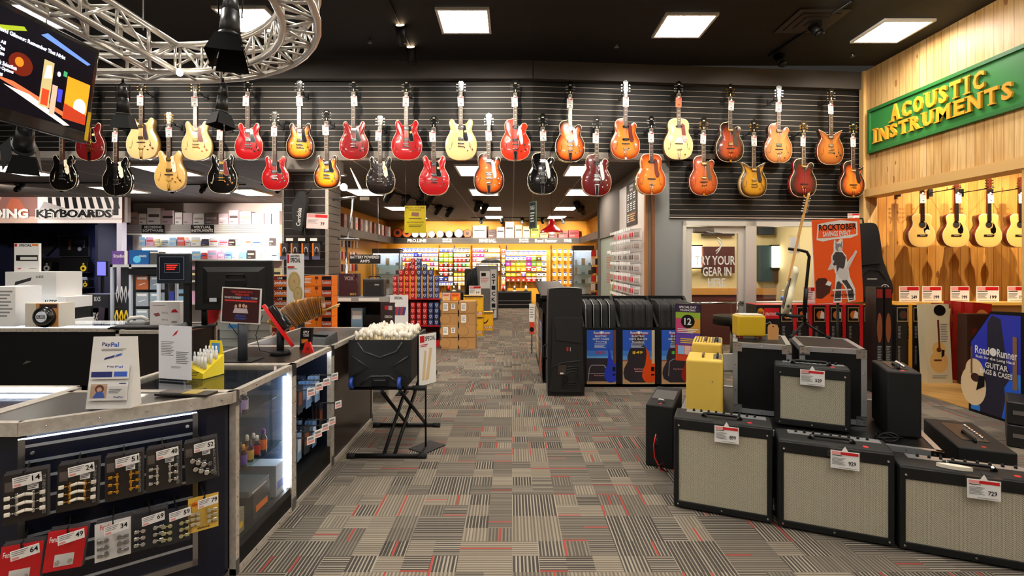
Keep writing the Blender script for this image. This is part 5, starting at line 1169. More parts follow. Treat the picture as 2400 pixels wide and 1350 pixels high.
MB().box(-.0, .018, -.050, -.045, .56, .61, RED).box(.018, .045, -.050, -.045, .56, .61, mat('#5a1a1a', .5)).box(.045, .05, -.051, -.045, .56, .61, WHT).part('badge', t)
MB().box(-.11, -.01, -.06, -.05, .27, .39, mat('#3a322a', .3)).box(-.08, -.04, -.062, -.06, .28, .30, WHT).part('hang_card', t)
MB().tube([(-.23, .1, .62), (-.27, .1, .6), (-.27, .1, .46), (-.23, .1, .44)], .012, BLK, 8).part('side_handle', t)
# rack along the aisle
t = thing('gig_bag_rack', 'black display rack running along the aisle behind the upright case', 'rack', (0, 0, 0))
m = MB(); x0 = .42
m.box(x0, x0+.5, 6.95, 8.9, 0, .04, BLK).box(x0, x0+.03, 6.95, 8.9, .04, .95, BLK).box(x0+.47, x0+.5, 6.95, 8.9, .04, 1.0, BLK)
for y in (6.95, 7.9, 8.87): m.box(x0, x0+.5, y, y+.03, .04, 1.1, BLK)
m.hexa([(x0-.02, 6.9, 1.16), (x0+.4, 6.9, 1.16), (x0+.4, 8.9, 1.28), (x0-.02, 8.9, 1.28)], [(x0-.02, 6.9, 1.2), (x0+.4, 6.9, 1.2), (x0+.4, 8.9, 1.32), (x0-.02, 8.9, 1.32)], BLK); m.part('frame', t)
m = MB(); m.T = Matrix.Translation((x0-.002, 7.75, 0)) @ Matrix.Rotation(-PI/2, 4, 'Z'); poster_bag(m, 0, .7, .06, .8, 0, 1); m.T = Matrix.Translation((x0-.002, 8.8, 0)) @ Matrix.Rotation(-PI/2, 4, 'Z'); m.deco(0, .85, .1, .9, 0, [('r', 0, 0, 1, 1, mat('#a08868', .6)), ('l', .1, .1, .9, .9, 5, mat('#c8b8a0', .6))]); m.part('poster', t)
for i in range(3): solo('cymbal_bag', MB().cyl((0, -.05, .12), (0, .05, .12), .12, mat('#e01a5a' if i < 2 else '#222222', .5), n=20), f'small round bag on the aisle rack, {ORD[i]} from the far end', 'bag', (.56, 8.6-.3*i, .95) if 0 else (.62, 8.55-.5*i, .04), PI/2)
solo('sale_sign', MB().box(-.05, .05, 0, .01, 0, .55, WHT).deco(-.05, .05, 0, .55, 0, [('r', 0, 0, 1, .4, mat('#d8401c', .5)), ('l', .1, .5, .9, .9, 5, GRYT), ('e', .5, .15, .4, .08, BLK)]).cyl((0, .0, -.35), (0, .0, .0), .01, BLK), 'narrow white and orange sale sign at the far end of the aisle rack', 'sign', (.36, 9.2, .35), -.3)
m = MB().box(0, .05, -.04, .04, 0, .008, BLK)
# promo stand
t = thing('sign_stand', 'multi-coloured promo sign on a floor stand between the bag rack and tweed amplifiers', 'sign', (1.95, 5.62, 0), -.45)
MB().box(-.15, .15, -.12, .12, 0, .01, BLK).cyl((0, .02, 0), (0, .02, .6), .012, BLK).part('stand', t)
m = MB().box(-.135, .135, 0, .05, .55, 1.19, BLK).box(-.13, .13, -.004, 0, .555, 1.185, mat('#7a2a4a', .4)); m.part('frame', t)
it = [('r', 0, 0, 1, .28, mat('#c8401c', .4)), ('r', 0, .28, 1, .5, mat('#5a3a9a', .4)), ('r', 0, .5, .5, .75, mat('#b83a6a', .4)), ('r', .5, .5, 1, .75, mat('#c89030', .4)), ('r', 0, .75, 1, .86, mat('#8aa830', .4)), ('r', 0, .86, 1, 1, mat('#2a1a3a', .4)), ('e', .5, .7, .28, .12, BLK), ('t', '12', .36, .64, .64, .76, WHT), ('t', 'SPECIAL DAY', .15, .93, .85, .97, WHT), ('t', 'FINANCING', .2, .88, .8, .915, WHT), ('l', .08, .48, .92, .57, 3, WHT), ('l', .2, .3, .8, .4, 3, mat('#e8c040', .5)), ('r', .1, .12, .35, .27, mat('#8ab8e8', .4)), ('r', .37, .12, .62, .27, mat('#e8b8a8', .4)), ('r', .64, .12, .9, .27, mat('#d8d8e8', .4))]
m = MB().deco(-.13, .13, .555, 1.185, -.004, it); m.part('print', t)
# ------------------------------------------------------------------ boxes and signs along the turned wall
SQY = 7.05
def squier(label, px, w, stripe, hl=1.05, pic=1, left=False, d=7.15):
    x = wx(px, d)
    m = MB().box(0, w, 0, .30, 0, hl, mat('#121011', .45)).box(0, w, 0, .30, hl, hl+.006, RED if stripe is RED else mat('#c9962a', .5))
    m.box(w*.78, w+.001, -.003, .0, 0, hl, stripe)
    pc = mat('#c86a1c', .4) if pic else mat('#3a2a1c', .4)
    m.deco(0, w, 0, hl, -.001, [('r', .06, .78, .74, .97, mat('#c8a878', .5)), ('r', .09, .79, .71, .96, BLK), ('e', .42, .87, .22, .055, pc), ('p', [(.4, .83), (.68, .82), (.68, .9), (.5, .93)], WHT if pic else mat('#4a1a14', .4)), ('l', .12, .55, .3, .72, 9, GRYT), ('l', .12, .2, .26, .45, 14, GRYT)])
    mm = m; mm.T = Matrix.Translation((w*.83, -.0035, hl*.55)) @ Matrix.Rotation(-PI/2, 4, 'Y')
    mm.text('Squier', 0, 0, .2, w*.16, BLK)
    solo('boxed_guitar', m, label, 'guitar box', (x, d, 0), 0, 'upright black guitar boxes along the wall')
m = MB().box(0, .33, 0, .32, 0, 1.05, mat('#121011', .45)).box(0, .33, 0, .32, 1.05, 1.056, RED).deco(0, .33, 0, 1.05, 0, [('e', .18, .90, .15, .06, mat('#d88a1c', .4)), ('t', 'Squier', .05, .87, .3, .93, BLK), ('r', .33, .82, .97, .96, RED), ('t', 'STRAT PLAYERS', .38, .86, .92, .90, WHT), ('t', 'I WILL TEACH', .5, .7, .9, .74, YEL)])
solo('boxed_guitar', m, 'wide black and red guitar box beside the door window, lettered STRAT', 'guitar box', (wx(1773, 7.12), 7.12, 0), 0, 'upright black guitar boxes along the wall')
for i, (px, s, pic) in enumerate(((1829, RED, 1), (1866, RED, 1), (1906, RED, 1), (1945, RED, 1), (1985, RED, 1), (2024, mat('#d8962a', .4), 1), (2100, mat('#d8962a', .4), 0), (2139, mat('#d8962a', .4), 0))):
    squier(f'upright black guitar box with a {"red" if s is RED else "yellow"} edge stripe, {ORD[i]} from the door window', px, .225, s, 1.05, pic, d=7.12 if i != 2 else 7.10)
for k in range(2):
    m = MB().box(0, .085, 0, .22, 0, 1.34, mat('#1c1614', .35)).deco(0, .085, 0, 1.34, 0, [('r', .1, .9, .9, .98, mat('#8a1c18', .4)), ('e', .5, .62, .36, .14, mat('#8a4a24', .5)), ('l', .2, .3, .8, .45, 10, GRYT)])
    solo('boxed_guitar', m, ('taller', 'second')[k] + ' slim dark box standing before the guitar boxes', 'guitar box', (4.56+.11*k, 6.35, 0), -.1, 'slim dark boxes', rot=(0, 0, -.1))
# cream and red boxes in the recess
def leanbox(label, px, w, h, d, base, items, lean, yaw=0.):
    m = MB().box(0, w, 0, .12, 0, h, base).deco(0, w, 0, h, 0, items)
    solo('boxed_guitar', m, label, 'guitar box', (wx(px, d), d, .013), yaw, 'guitar boxes on the wooden floor', rot=(-.06, lean, yaw))
CR = mat('#cfc3a0', .6); ACG = mat('#d8aa60', .5); RX = mat('#a81c18', .4); BRN = mat('#5a2614', .5)
acg = [('e', .5, .27, .36, .14, ACG), ('e', .52, .43, .27, .09, ACG), ('e', .52, .42, .1, .03, BRN), ('r', .5, .42, .58, .8, BRN), ('p', [(.6, .32), (.72, .35), (.74, .42), (.62, .42)], BLK), ('r', .3, .28, .6, .3, BRN), ('e', .62, .92, .24, .07, BLK), ('l', .62, .5, .9, .75, 8, GRYT), ('l', .2, .05, .8, .1, 2, GRYT)]
leanbox('cream box printed with an acoustic guitar, standing on the wooden floor', 2174, .34, 1.07, 6.86, CR, acg, .0)
leanbox('brown and cream guitar box leaning behind the cream one', 2186, .20, 1.08, 7.02, mat('#8a3a20', .5), [('p', [(.1, .5), (.9, .55), (.9, .95), (.1, .9)], CR), ('p', [(.3, .6), (.6, .62), (.6, .85), (.3, .83)], BLK)], .12)
for i, px in enumerate((2228, 2252, 2280)):
    leanbox(('first', 'second', 'third')[i] + ' red box with a sunburst guitar picture leaning in the recess', px-8, .26, 1.10, 6.90-.02*i+.25*(2-i)/2, RX, [('e', .5, .78, .4, .14, mat('#d88a3c', .5)), ('e', .5, .78, .22, .1, mat('#f0d0a0', .5)), ('p', [(.1, .45), (.9, .5), (.8, .68), (.2, .64)], BRN), ('t', 'Fender', .15, .32, .8, .38, WHT), ('e', .5, .22, .18, .06, WHT), ('r', .0, .0, 1, .1, BRN)], .10)
solo('boxed_guitar', MB().box(0, .35, 0, .15, 0, .95, mat('#3a2018', .5)).deco(0, .35, 0, .95, 0, [('e', .5, .25, .42, .16, mat('#c8702c', .5)), ('e', .5, .28, .1, .04, BRN), ('t', 'Fender', .05, .08, .35, .13, WHT), ('r', .2, .6, .8, .8, mat('#6a1a14', .5))]), 'dark brown box with an orange guitar picture beside the blue panel', 'guitar box', (wx(2262, 6.75), 6.72, .013), 0, 'guitar boxes on the wooden floor')
solo('display_ledge', MB().box(4.9, 9.6, 7.45, 7.72, 1.02, 1.06, mat('#d8a850', .5)).box(XW+.22, 9.6, 7.5, 7.72, .012, 1.02, mat('#c8a060', .6)), 'long wooden ledge along the recess wall with price signs on it', 'ledge', (0, 0, 0))
def price_sign(label, x, y, z, w, h, price, yaw=0., grp='standing price signs'):
    m = MB().box(-w/2, w/2, 0, .004, 0, h, PAP).box(-w/2, w/2, 0, .03, 0, .003, PAP).deco(-w/2, w/2, 0, h, 0, [('r', .03, .74, .42, .96, PINK), ('r', .40, .74, .97, .96, RED), ('l', .05, .6, .5, .7, 1, BLK), ('l', .05, .2, .5, .55, 4, GRYT), ('t', price, .6, .2, .88, .42, BLK), ('l', .1, .05, .9, .1, 1, GRYT)])
    solo('price_sign', m, label, 'price sign', (x, y, z), yaw, grp)
for i, (px, w, pr, lb) in enumerate(((2131, .30, '249', 'over the yellow-striped boxes'), (2184, .29, '199', 'over the cream guitar box'), (2250, .28, '199', 'over the leaning red boxes'), (2315, .34, '199', 'under the lamp-lit acoustic'), (2385, .30, '199', 'by the pine post'))):
    price_sign(f'white and red price sign reading {pr} on the wooden ledge, {lb}', wx(px, 7.55), 7.55, 1.06, w, .235, pr)
price_sign('white and red price sign on the black guitar boxes, left of the orange poster', wx(1905, 7.3), 7.3, 1.057, .27, .24, '199')
price_sign('white and pink price sign lying low under the orange poster', wx(1935, 7.2), 7.2, 1.057, .2, .09, '99')
t = thing('water_bottle', 'small clear water bottle with a blue label on the guitar boxes', 'bottle', (wx(1833, 7.25), 7.22, 1.057))
MB().lathe([(.03, 0), (.032, .01), (.032, .13), (.012, .17), (.012, .18)], GLASS, 14).part('bottle_body', t); MB().lathe([(.033, .05), (.033, .11)], mat('#3a7ac8', .4), 14).part('wrapper', t); MB().cyl((0, 0, .18), (0, 0, .2), .014, WHT, n=12).part('cap', t)
# orange poster on its stand
t = thing('poster_stand', 'orange ROCKTOBER savings poster on a tall black stand', 'poster', (wx(1968, 6.4), 6.4, 0), -.05)
MB().cyl((0, .04, 0), (0, .04, 1.25), .018, BLK).box(-.2, .2, -.1, .2, 0, .015, BLK).part('stand', t)
OR2 = mat('#f25a18', .45); GP = mat('#8d8583', .6); GPD = mat('#3c3634', .6); GPL = mat('#d6d0cc', .6)
PM = Matrix.Translation((0, 0, 1.14)) @ Matrix.Rotation(math.radians(-2.5), 4, 'Y')
m = MB(); m.T = PM; m.box(-.29, .29, 0, .02, 0, 1.06, OR2); m.part('board', t)
it = [('p', [(0, .06), (.12, .05), (.3, .12), (.34, .22), (.22, .30), (.06, .30), (0, .26)], mat('#4a1c10', .5)), ('p', [(.06, .76), (.1, .95), (.3, .97), (.6, .99), (.95, .96), (.95, .8), (.8, .77), (.4, .76), (.2, .74)], WHT), ('p', [(.09, .78), (.13, .93), (.92, .945), (.92, .815), (.5, .785)], OR2), ('t', 'ROCKTOBER', .12, .87, .93, .945, BLK, .03), ('t', 'SAVINGS EVENT', .2, .795, .8, .86, WHT, .03),
      # guitarist figure
      ('p', [(.36, .0), (.42, .22), (.44, .34), (.40, .42), (.30, .43), (.26, .38), (.36, .46), (.36, .56), (.42, .62), (.42, .68), (.44, .76), (.5, .72), (.56, .76), (.62, .76), (.62, .68), (.6, .62), (.68, .56), (.70, .48), (.9, .62), (.92, .60), (.72, .40), (.74, .30), (.84, .16), (.84, .02), (.68, .0), (.64, .16), (.56, .24), (.54, .0)], WHT),
      ('p', [(.38, .02), (.45, .24), (.5, .26), (.56, .22), (.52, .02)], GPD), ('p', [(.56, .26), (.66, .28), (.80, .14), (.81, .03), (.70, .02), (.66, .18)], GPD),
      ('p', [(.38, .46), (.39, .56), (.46, .61), (.6, .60), (.67, .54), (.64, .44), (.62, .34), (.46, .34), (.46, .42)], GPD),
      ('e', .53, .66, .075, .05, GP), ('p', [(.46, .68), (.46, .74), (.50, .70)], GP), ('p', [(.57, .70), (.6, .74), (.60, .67)], GP), ('e', .55, .64, .04, .03, GPL),
      ('p', [(.38, .52), (.29, .42), (.30, .39), (.46, .42), (.46, .45), (.37, .44), (.42, .50)], GPL), ('p', [(.46, .36), (.5, .30), (.62, .26), (.7, .28), (.72, .36), (.66, .38), (.64, .44), (.6, .40), (.52, .42)], GPL), ('p', [(.62, .38), (.88, .62), (.91, .60), (.66, .35)], GPL),
      ('l', .35, .12, .75, .16, 1, WHT), ('t', 'ARE YOU IN THE BAND', .30, .075, .82, .1, BLK), ('l', .4, .03, .8, .05, 1, WHT), ('p', [(.2, .22), (.26, .27), (.34, .24), (.3, .2)], WHT)]
m = MB(); m.T = PM; m.deco(-.285, .285, .005, 1.055, -.001, it); m.part('print', t)
# hanging gig bag by the pine post
t = thing('gig_bag', 'black padded guitar gig bag with a white star badge hanging next to the orange poster', 'gig bag', (5.07, 7.2, 1.08))
gb = crom([(-.26, .1), (-.1, 0), (.18, .03), (.33, .12), (.34, .24), (.27, .42), (.2, .62), (.17, .85), (.13, 1.06), (.06, 1.13), (-.1, 1.12), (-.2, 1.05), (-.22, .6), (-.28, .35)], 4)
NYL = mat('#151416', .65)
MB().prism(gb, 0, .16, NYL, smooth=True).part('bag_body', t)
m = MB().prism(crom([(-.22, .12), (.0, .06), (.22, .12), (.22, .3), (.1, .46), (-.08, .48), (-.2, .36)]), -.05, 0, NYL).tube([(-.18, -.052, .36), (-.05, -.055, .47), (.1, -.055, .45), (.2, -.052, .32)], .007, BLK, 6).prism([(-.17, .52), (.16, .56), (.14, .86), (-.18, .86)], -.03, 0, NYL); m.part('front_pocket', t)
st = [(.19 + (.045 if i % 2 == 0 else .018)*math.sin(i*PI/5), .20 + (.045 if i % 2 == 0 else .018)*math.cos(i*PI/5)) for i in range(10)]
m = MB().cyl((.19, -.05, .20), (.19, -.052, .20), .062, WHT, n=24).cyl((.19, -.052, .20), (.19, -.0535, .20), .052, BLK, n=24).prism(st, -.055, -.0535, WHT).deco(-.1, .1, .3, .36, -.05, [('l', .2, .3, .9, .7, 1, WHT)]); m.part('badge', t)
MB().tube([(-.02, .08, 1.1), (-.02, .1, 1.2), (-.02, .3, 1.22)], .012, BLK, 6).part('hanging_loop', t)
price_sign('small white and red price sign on the wall above the hanging gig bag', 5.02, 7.45, 2.26, .17, .11, '99')
# road runner side panel in the recess mouth
t = thing('gig_bag_rack', 'blue guitar bags and cases panel with a sloping top at the recess mouth', 'rack', (0, 0, 0))
xp = 5.10
m = MB().prism([(5.04, .0), (5.66, .0), (5.66, .76), (5.40, 1.13), (5.04, 1.15)], xp, xp+.03, BLK, axis='x').prism([(5.04, 0), (5.66, 0), (5.66, .76), (5.40, 1.13), (5.04, 1.15)], xp+.45, xp+.48, BLK, axis='x').box(xp+.03, xp+.45, 5.04, 5.66, 0, .04, BLK); m.part('frame', t)
m = MB(); m.T = Matrix.Translation((xp-.001, 5.63, 0)) @ Matrix.Rotation(-PI/2, 4, 'Z')
BLB = mat('#2430a8', .45)
m.deco(0, .55, .03, 1.11, 0, [('p', [(0, 0), (1, 0), (1, 1), (.42, .99), (0, .68)], BLB), ('p', [(0, 0), (1, 0), (1, .45), (0, .45)], mat('#2a78d0', .45)), ('p', [(.2, 0), (.9, 0), (.95, .3), (.75, .5), (.62, .95), (.45, .98), (.35, .9), (.35, .5), (.18, .3)], mat('#1c1a2e', .5)), ('e', .05, .24, .28, .20, mat('#e2c79c', .5)), ('e', .08, .4, .2, .12, mat('#e2c79c', .5)), ('e', .1, .33, .1, .045, mat('#3a1a10', .5)), ('p', [(.12, .2), (.3, .26), (.3, .36), (.18, .36)], BLK), ('r', .0, .36, .04, .64, mat('#7a4a30', .5)), ('p', [(.65, 0), (.95, 0), (1, .3), (.82, .4), (.7, .3), (.72, .18)], mat('#1c5ad0', .4)), ('r', .86, .3, .94, .8, mat('#7a5a40', .5)), ('t', 'Road', .1, .58, .4, .66, WHT), ('e', .48, .62, .07, .04, WHT), ('t', 'Runner', .56, .58, .95, .66, WHT), ('t', 'Built for the Long Haul', .12, .53, .9, .565, WHT), ('t', 'GUITAR', .32, .455, .78, .51, WHT), ('t', 'BAGS & CASES', .22, .39, .86, .44, WHT)], eps=.0006)
m.part('poster', t)
bb = MB().prism(crom([(0, .05), (0, .9), (.05, 1.0), (.2, 1.04), (.34, 1.0), (.38, .9), (.38, .05)], 3), -.04, .04, BLK, axis='x', smooth=True).mesh('bag')
for i in range(3): solo('gig_bag', bb, f'plain black gig bag inside the recess-mouth rack, {ORD[i]} from the blue panel', 'gig bag', (xp+.09+.11*i, 5.12, .045))
# two stacked black cases by the right edge
for k in range(2):
    t = thing('equipment_case', ('lower', 'upper')[k] + ' of two stacked black cases with grey strips beside the blue panel', 'case', (4.44, 4.55, .205*k), -.75)
    MB().box(0, .55, 0, .45, .0, .2, mat('#101010', .45), .012).part('shell', t); MB().box(.04, .5, -.006, .0, .09, .125, STL).part('strip', t); MB().box(.18, .30, -.012, -.004, .04, .07, mat('#3a3a3a', .4)).part('latch', t)

# ------------------------------------------------------------------ green carved sign on the pine wall
t = thing('wall_sign', 'long green framed sign with raised gold letters reading ACOUSTIC INSTRUMENTS', 'sign', (XW, 7.6, 3.275), -PI/2)
GRN = mat('#2f7c3a', .45); GRN2 = mat('#276a31', .45); GOLDP = mat('#e0a22c', .45)
SL, SH = 2.38, .655
m = MB().box(0, SL, -.03, 0, 0, SH, GRN).box(0, SL, -.055, -.03, 0, .045, GRN2).box(0, SL, -.055, -.03, SH-.045, SH, GRN2).box(0, .045, -.055, -.03, .045, SH-.045, GRN2).box(SL-.045, SL, -.055, -.03, .045, SH-.045, GRN2); m.part('board', t)
LW = dict(A=.95, C=.85, O=.95, U=.92, S=.72, T=.85, I=.48, N=.98, R=.92, M=1.2, E=.8)
SER = dict(A=[(.1, 0), (.9, 0)], U=[(.12, 1), (.88, 1)], T=[(.5, 0)], I=[(.5, 0), (.5, 1)], N=[(.12, 0), (.1, 1), (.88, 1)], R=[(.14, 0), (.9, 0), (.08, 1)], M=[(.1, 0), (.9, 0), (.08, 1), (.92, 1)], E=[(.08, 0), (.08, 1)])
def carve(word, x0, x1, z0, z1, big=1.):
    tot = sum(LW[c] for c in word) + .12*(len(word)-1); u = (x1-x0)/tot; x = x0
    for i, c in enumerate(word):
        m = MB(); w = LW[c]*u; h = z1-z0; q = h if i else h*1.12
        m.text(c, x+(.08*w if c != 'I' else .3*w), z0, x+w*(.92 if c != 'I' else .7), z0+q, GOLDP, -.062, .035, .028)
        for sx, top in SER.get(c, ()):
            cx_ = x+w*sx; sw = .19*u*(1.25 if c == 'I' else 1); za = z0 + (q-.075*h if top else 0)
            m.box(cx_-sw, cx_+sw, -.0625, -.034, za, za+.075*h, GOLDP)
        if c in 'TE': m.box(x+w*.9-.012, x+w*.9+.012, -.0625, -.034, z0+q*.78, z0+q, GOLDP)
        if c == 'T': m.box(x+w*.1-.012, x+w*.1+.012, -.0625, -.034, z0+q*.78, z0+q, GOLDP)
        if c == 'E': m.box(x+w*.9-.012, x+w*.9+.012, -.0625, -.034, z0, z0+q*.2, GOLDP)
        m.part('letter', t); x += w + .12*u
carve('ACOUSTIC', .46, 1.90, .345, .555)
carve('INSTRUMENTS', .11, 2.22, .125, .315)
# ------------------------------------------------------------------ truss ring, television, stage lamps
TR = mat('#dcd6cc', .3, .75)
def truss(label, path, wd=.20, r=.022, closed=False, step=1):
    # path: list of (x, y) of the centre line; chords at +-wd/2, two heights
    n = len(path); L = []; Rr = []
    for i, p in enumerate(path):
        a = Vector(path[max(i-1, 0)]); b = Vector(path[min(i+1, n-1)]); d = (b-a).normalized(); nn = Vector((d.y, -d.x))
        L.append(Vector(p) - nn*wd/2); Rr.append(Vector(p) + nn*wd/2)
    t = thing('lighting_truss', label, 'truss', (0, 0, 0)); z0, z1 = 3.09, 3.29
    ch = []
    for S in (L, Rr):
        for z in (z0, z1):
            pts = [V(q.x, q.y, z) for q in S]; ch.append(pts); MB().tube(pts, r, TR, 12).part('chord', t)
    m = MB(); a, b, c, d = ch  # L low, L high, R low, R high
    for i in range(0, n-1, step):
        j = min(i+step, n-1)
        for p, q in ((a, b), (c, d), (a, c), (b, d)):
            m.tube([p[i], q[i]], .010, TR, 6); m.tube([p[i], q[j]] if (i//step) % 2 else [q[i], p[j]], .010, TR, 6)
    m.part('lattice', t)
    return t
C0, RR = (-2.5, 2.62), 1.30
arc = [(-4.9, 3.92), (-4.5, 3.92), (-4.1, 3.92), (-3.7, 3.92), (-3.3, 3.92), (-2.9, 3.92)] + [(C0[0] + RR*math.cos(a), C0[1] + RR*math.sin(a)) for a in [PI/2 - k*PI/22 for k in range(0, 23)]]
truss('shiny aluminium box truss curving around under the black ceiling', arc)
truss('straight aluminium box truss running overhead towards the camera, behind the television', [(-2.62, 3.80-.28*i) for i in range(12)], .19)
for i, (x, y) in enumerate(((-2.62, 3.6), (-1.5, 3.3), (-3.6, 3.92))):
    solo('truss_cable', MB().tube([(x, y, 3.3), (x, y, 4.0), (x+.04, y+.03, HC)], .005, STL, 6), ('thin steel cable over the end of the straight truss', 'thin steel cable over the round side of the truss', 'thin steel cable over the truss behind the television')[i], 'cable')
# television
t = thing('television', 'flat television tilted down from the truss, showing a concert menu', 'television', (-2.60, 3.2, 2.99), 0, rot=(0, 0, -PI/2))
# local x -> towards the camera (-Y), local -y -> +X... the screen faces the room
TVM = Matrix.Rotation(PI, 4, 'Z') @ Matrix.Identity(4)
t.rotation_euler = (0, 0, PI/2)          # local x -> +Y, local -y -> +X
tl = Matrix.Rotation(math.radians(8), 4, 'X')
def tvm(): m = MB(); m.T = tl; return m
WT, HT = 1.02, .60
tvm().box(-WT, .0, 0, .05, -HT, 0, BLKG, .008).part('housing', t)
m = tvm(); SCR = lambda h, e=1.1: mat(h if e != .8 else '#03030c', .35, spec=.15, emit=e)
m.box(-WT+.03, -.03, -.004, 0, -HT+.07, -.03, SCR('#07071c', .8)); m.part('screen', t)
m = tvm(); SW = SCR('#e8ecff', 1.6)
it = [('p', [(.38, .80), (.52, .90), (.54, .87), (.40, .76)], SCR('#8a9a20')), ('p', [(.62, .90), (.95, .80), (.97, .83), (.66, .95)], SCR('#5a7ad0')), ('e', .53, .50, .07, .12, SCR('#5a180a')), ('e', .52, .52, .025, .05, SCR('#d8701c')),
      ('p', [(.38, .30), (.50, .30), (.90, .12), (.88, .08)], SCR('#e8603c')), ('p', [(.45, .24), (.6, .22), (.88, .02), (.84, .0)], SCR('#f0d8c8')), ('r', .66, .14, .725, .66, SCR('#a89868')), ('r', .67, .16, .715, .34, SCR('#b83a1c')), ('p', [(.67, .45), (.72, .48), (.71, .62), (.68, .6)], SCR('#e8e8d0')),
      ('r', .73, .08, .765, .42, SCR('#c09880')), ('r', .77, .25, .80, .40, SCR('#3838b0')), ('r', .79, .56, .815, .62, SCR('#3a8a5a')), ('r', .82, .08, .985, .58, SCR('#e0861c')), ('e', .93, .27, .045, .10, SCR('#d8f4ff', 3.)), ('p', [(.82, .08), (.985, .08), (.985, .2), (.82, .26)], SCR('#9a3018')), ('e', .76, .56, .012, .03, SCR('#c8c8c8')),
      ('t', 'David Gilmour: Remember That Night', .375, .735, .785, .79, SW, .03), ('t', 'Play All', .36, .62, .43, .665, SW, .03), ('t', 'Part One', .36, .565, .43, .61, SW, .03), ('t', 'Part Two', .36, .51, .43, .555, SW, .03), ('t', 'Track Selection', .37, .415, .505, .46, SW, .03), ('t', 'Audio Options', .37, .36, .49, .405, SW, .03), ('t', 'Subtitles', .37, .305, .435, .35, SW, .03)]
m.deco(-WT+.03, -.03, -HT+.07, -.03, -.004, it, eps=.0003); m.part('picture', t)
m = tvm(); m.box(-.028, -.002, -.003, 0, -HT+.02, -HT+.2, YEL); m.part('sticker', t, label='yellow energy sticker on the bezel')
tvm().cyl((-.5, .05, -.3), (-.5, .16, -.3), .05, BLK).box(-.6, -.4, .04, .08, -.4, -.2, BLK).part('mount', t)
# stage lamps with barn doors
def parcan(label, loc, s, yaw, pitch, spread=.5):
    t = thing('stage_lamp', label, 'stage lamp', loc, yaw); t.scale.z = 1.35
    GB_ = mat('#100f0f', .4)
    def mm(): m = MB(); m.T = Matrix.Translation((0, 0, -.16*s)) @ Matrix.Rotation(pitch, 4, 'X'); return m
    m = mm(); m.cyl((0, 0, .12*s), (0, 0, .02*s), .045*s, GB_, .06*s, 18).cyl((0, 0, .02*s), (0, 0, -.12*s), .06*s, GB_, .072*s, 18).cyl((0, 0, -.12*s), (0, 0, -.14*s), .082*s, GB_, .082*s, 18); m.part('housing', t)
    m = mm(); q = .075*s
    for k in range(4):
        m.T = Matrix.Translation((0, 0, -.16*s)) @ Matrix.Rotation(pitch, 4, 'X') @ Matrix.Rotation(k*PI/2, 4, 'Z')
        o = q + .10*s*spread; m.hexa([(-q, -q, -.14*s), (q, -q, -.14*s), (q, -q-.003, -.14*s), (-q, -q-.003, -.14*s)], [(-q*1.5, -o, -.14*s-.12*s), (q*1.5, -o, -.14*s-.12*s), (q*1.5, -o-.003, -.14*s-.12*s), (-q*1.5, -o-.003, -.14*s-.12*s)], BLK)
    m.part('barn_doors', t)
    MB().tube([(-.075*s, 0, -.16*s), (-.08*s, 0, -.03*s), (0, 0, 0), (.08*s, 0, -.03*s), (.075*s, 0, -.16*s)], .006*s, BLK, 6).cyl((0, 0, 0), (0, 0, .035*s), .015*s, BLK, n=10).part('yoke', t)
HZ = 3.04
parcan('large black stage lamp with barn doors hanging nearest the camera under the truss', (wx(540, 2.85), 2.85, 3.20), .78, .3, -.22, .5)
parcan('black stage lamp with closed barn doors hanging beside the television', (wx(288, 3.95), 3.95, 3.05), .62, .2, .12, .3)
parcan('black stage lamp with an open reflective door under the curved truss', (wx(522, 3.93), 3.93, 3.05), .62, -.5, -.1, .5)
parcan('black stage lamp hanging under the television', (wx(60, 3.3), 3.3, 2.66), .75, .9, .9, .5)
solo('lamp_bulb', MB().lathe([(.01, 0), (.02, .01), (.022, .03), (.012, .05)], HOT, 12), 'small glowing bulb at the joint of the two trusses', 'bulb', (wx(421, 3.72), 3.72, 3.02))
# ------------------------------------------------------------------ rear counter behind the island
RC = -3.34
t = thing('rear_counter', 'black counter with metal edging behind the sales island, small logo on its front', 'counter')
m = MB(); edge_frame(m, -9, -3.95, 5.2, 5.9, 0, CT, .034); rivets(m, (-6, 5.2, CT-.017), (-4, 5.2, CT-.017), 12, .006)
edge_frame(m, -3.95, RC, 5.05, 5.75, 0, CT, .034); rivets(m, (RC, 5.1, CT-.017), (RC, 5.7, CT-.017), 3, .006, (1, 0, 0)); m.part('metal_frame', t)
MB().box(-8.98, -3.97, 5.215, 5.88, .02, .80, BLK).box(-8.98, -3.97, 5.215, 5.23, .8, .95, BLK).box(-3.93, RC-.02, 5.065, 5.73, .02, .955, mat('#17100e', .4)).part('cabinet', t)
MB().box(-5.2, -3.97, 5.23, 5.88, CT-.01, CT-.002, GLASS).box(-8.98, -5.2, 5.23, 5.88, CT-.01, CT-.002, GLASS).part('glass_top', t)
MB().box(-8.9, -4.0, 5.82, 5.84, .90, .92, LED).part('light_strip', t)
MB().prism([(-5.02, .605), (-4.96, .62), (-4.93, .635), (-4.98, .64)], 5.198, 5.2, STL).part('logo', t)
def CB(name, label, cat, px0, px1, py0, py1, d, dep, base, items=(), zb=None, grp=None, yaw=0., bev=.002):
    x0, x1 = wx(px0, d), wx(px1, d); z0_ = wz(py1, d) if zb is None else zb; z1_ = wz(py0, d)
    w, h = x1-x0, z1_-z0_
    m = MB().box(-w/2, w/2, 0, dep, 0, h, base, bev)
    if items: m.deco(-w/2, w/2, 0, h, 0, items)
    return solo(name, m, label, cat, ((x0+x1)/2, d, z0_), yaw, grp)
CT2 = CT
CB('equipment_box', 'white box covered in small print at the end of the rear counter', 'box', -30, 36, 672, 752, 5.35, .3, PAP, [('l', .1, .2, .9, .9, 8, GRYT)], CT)
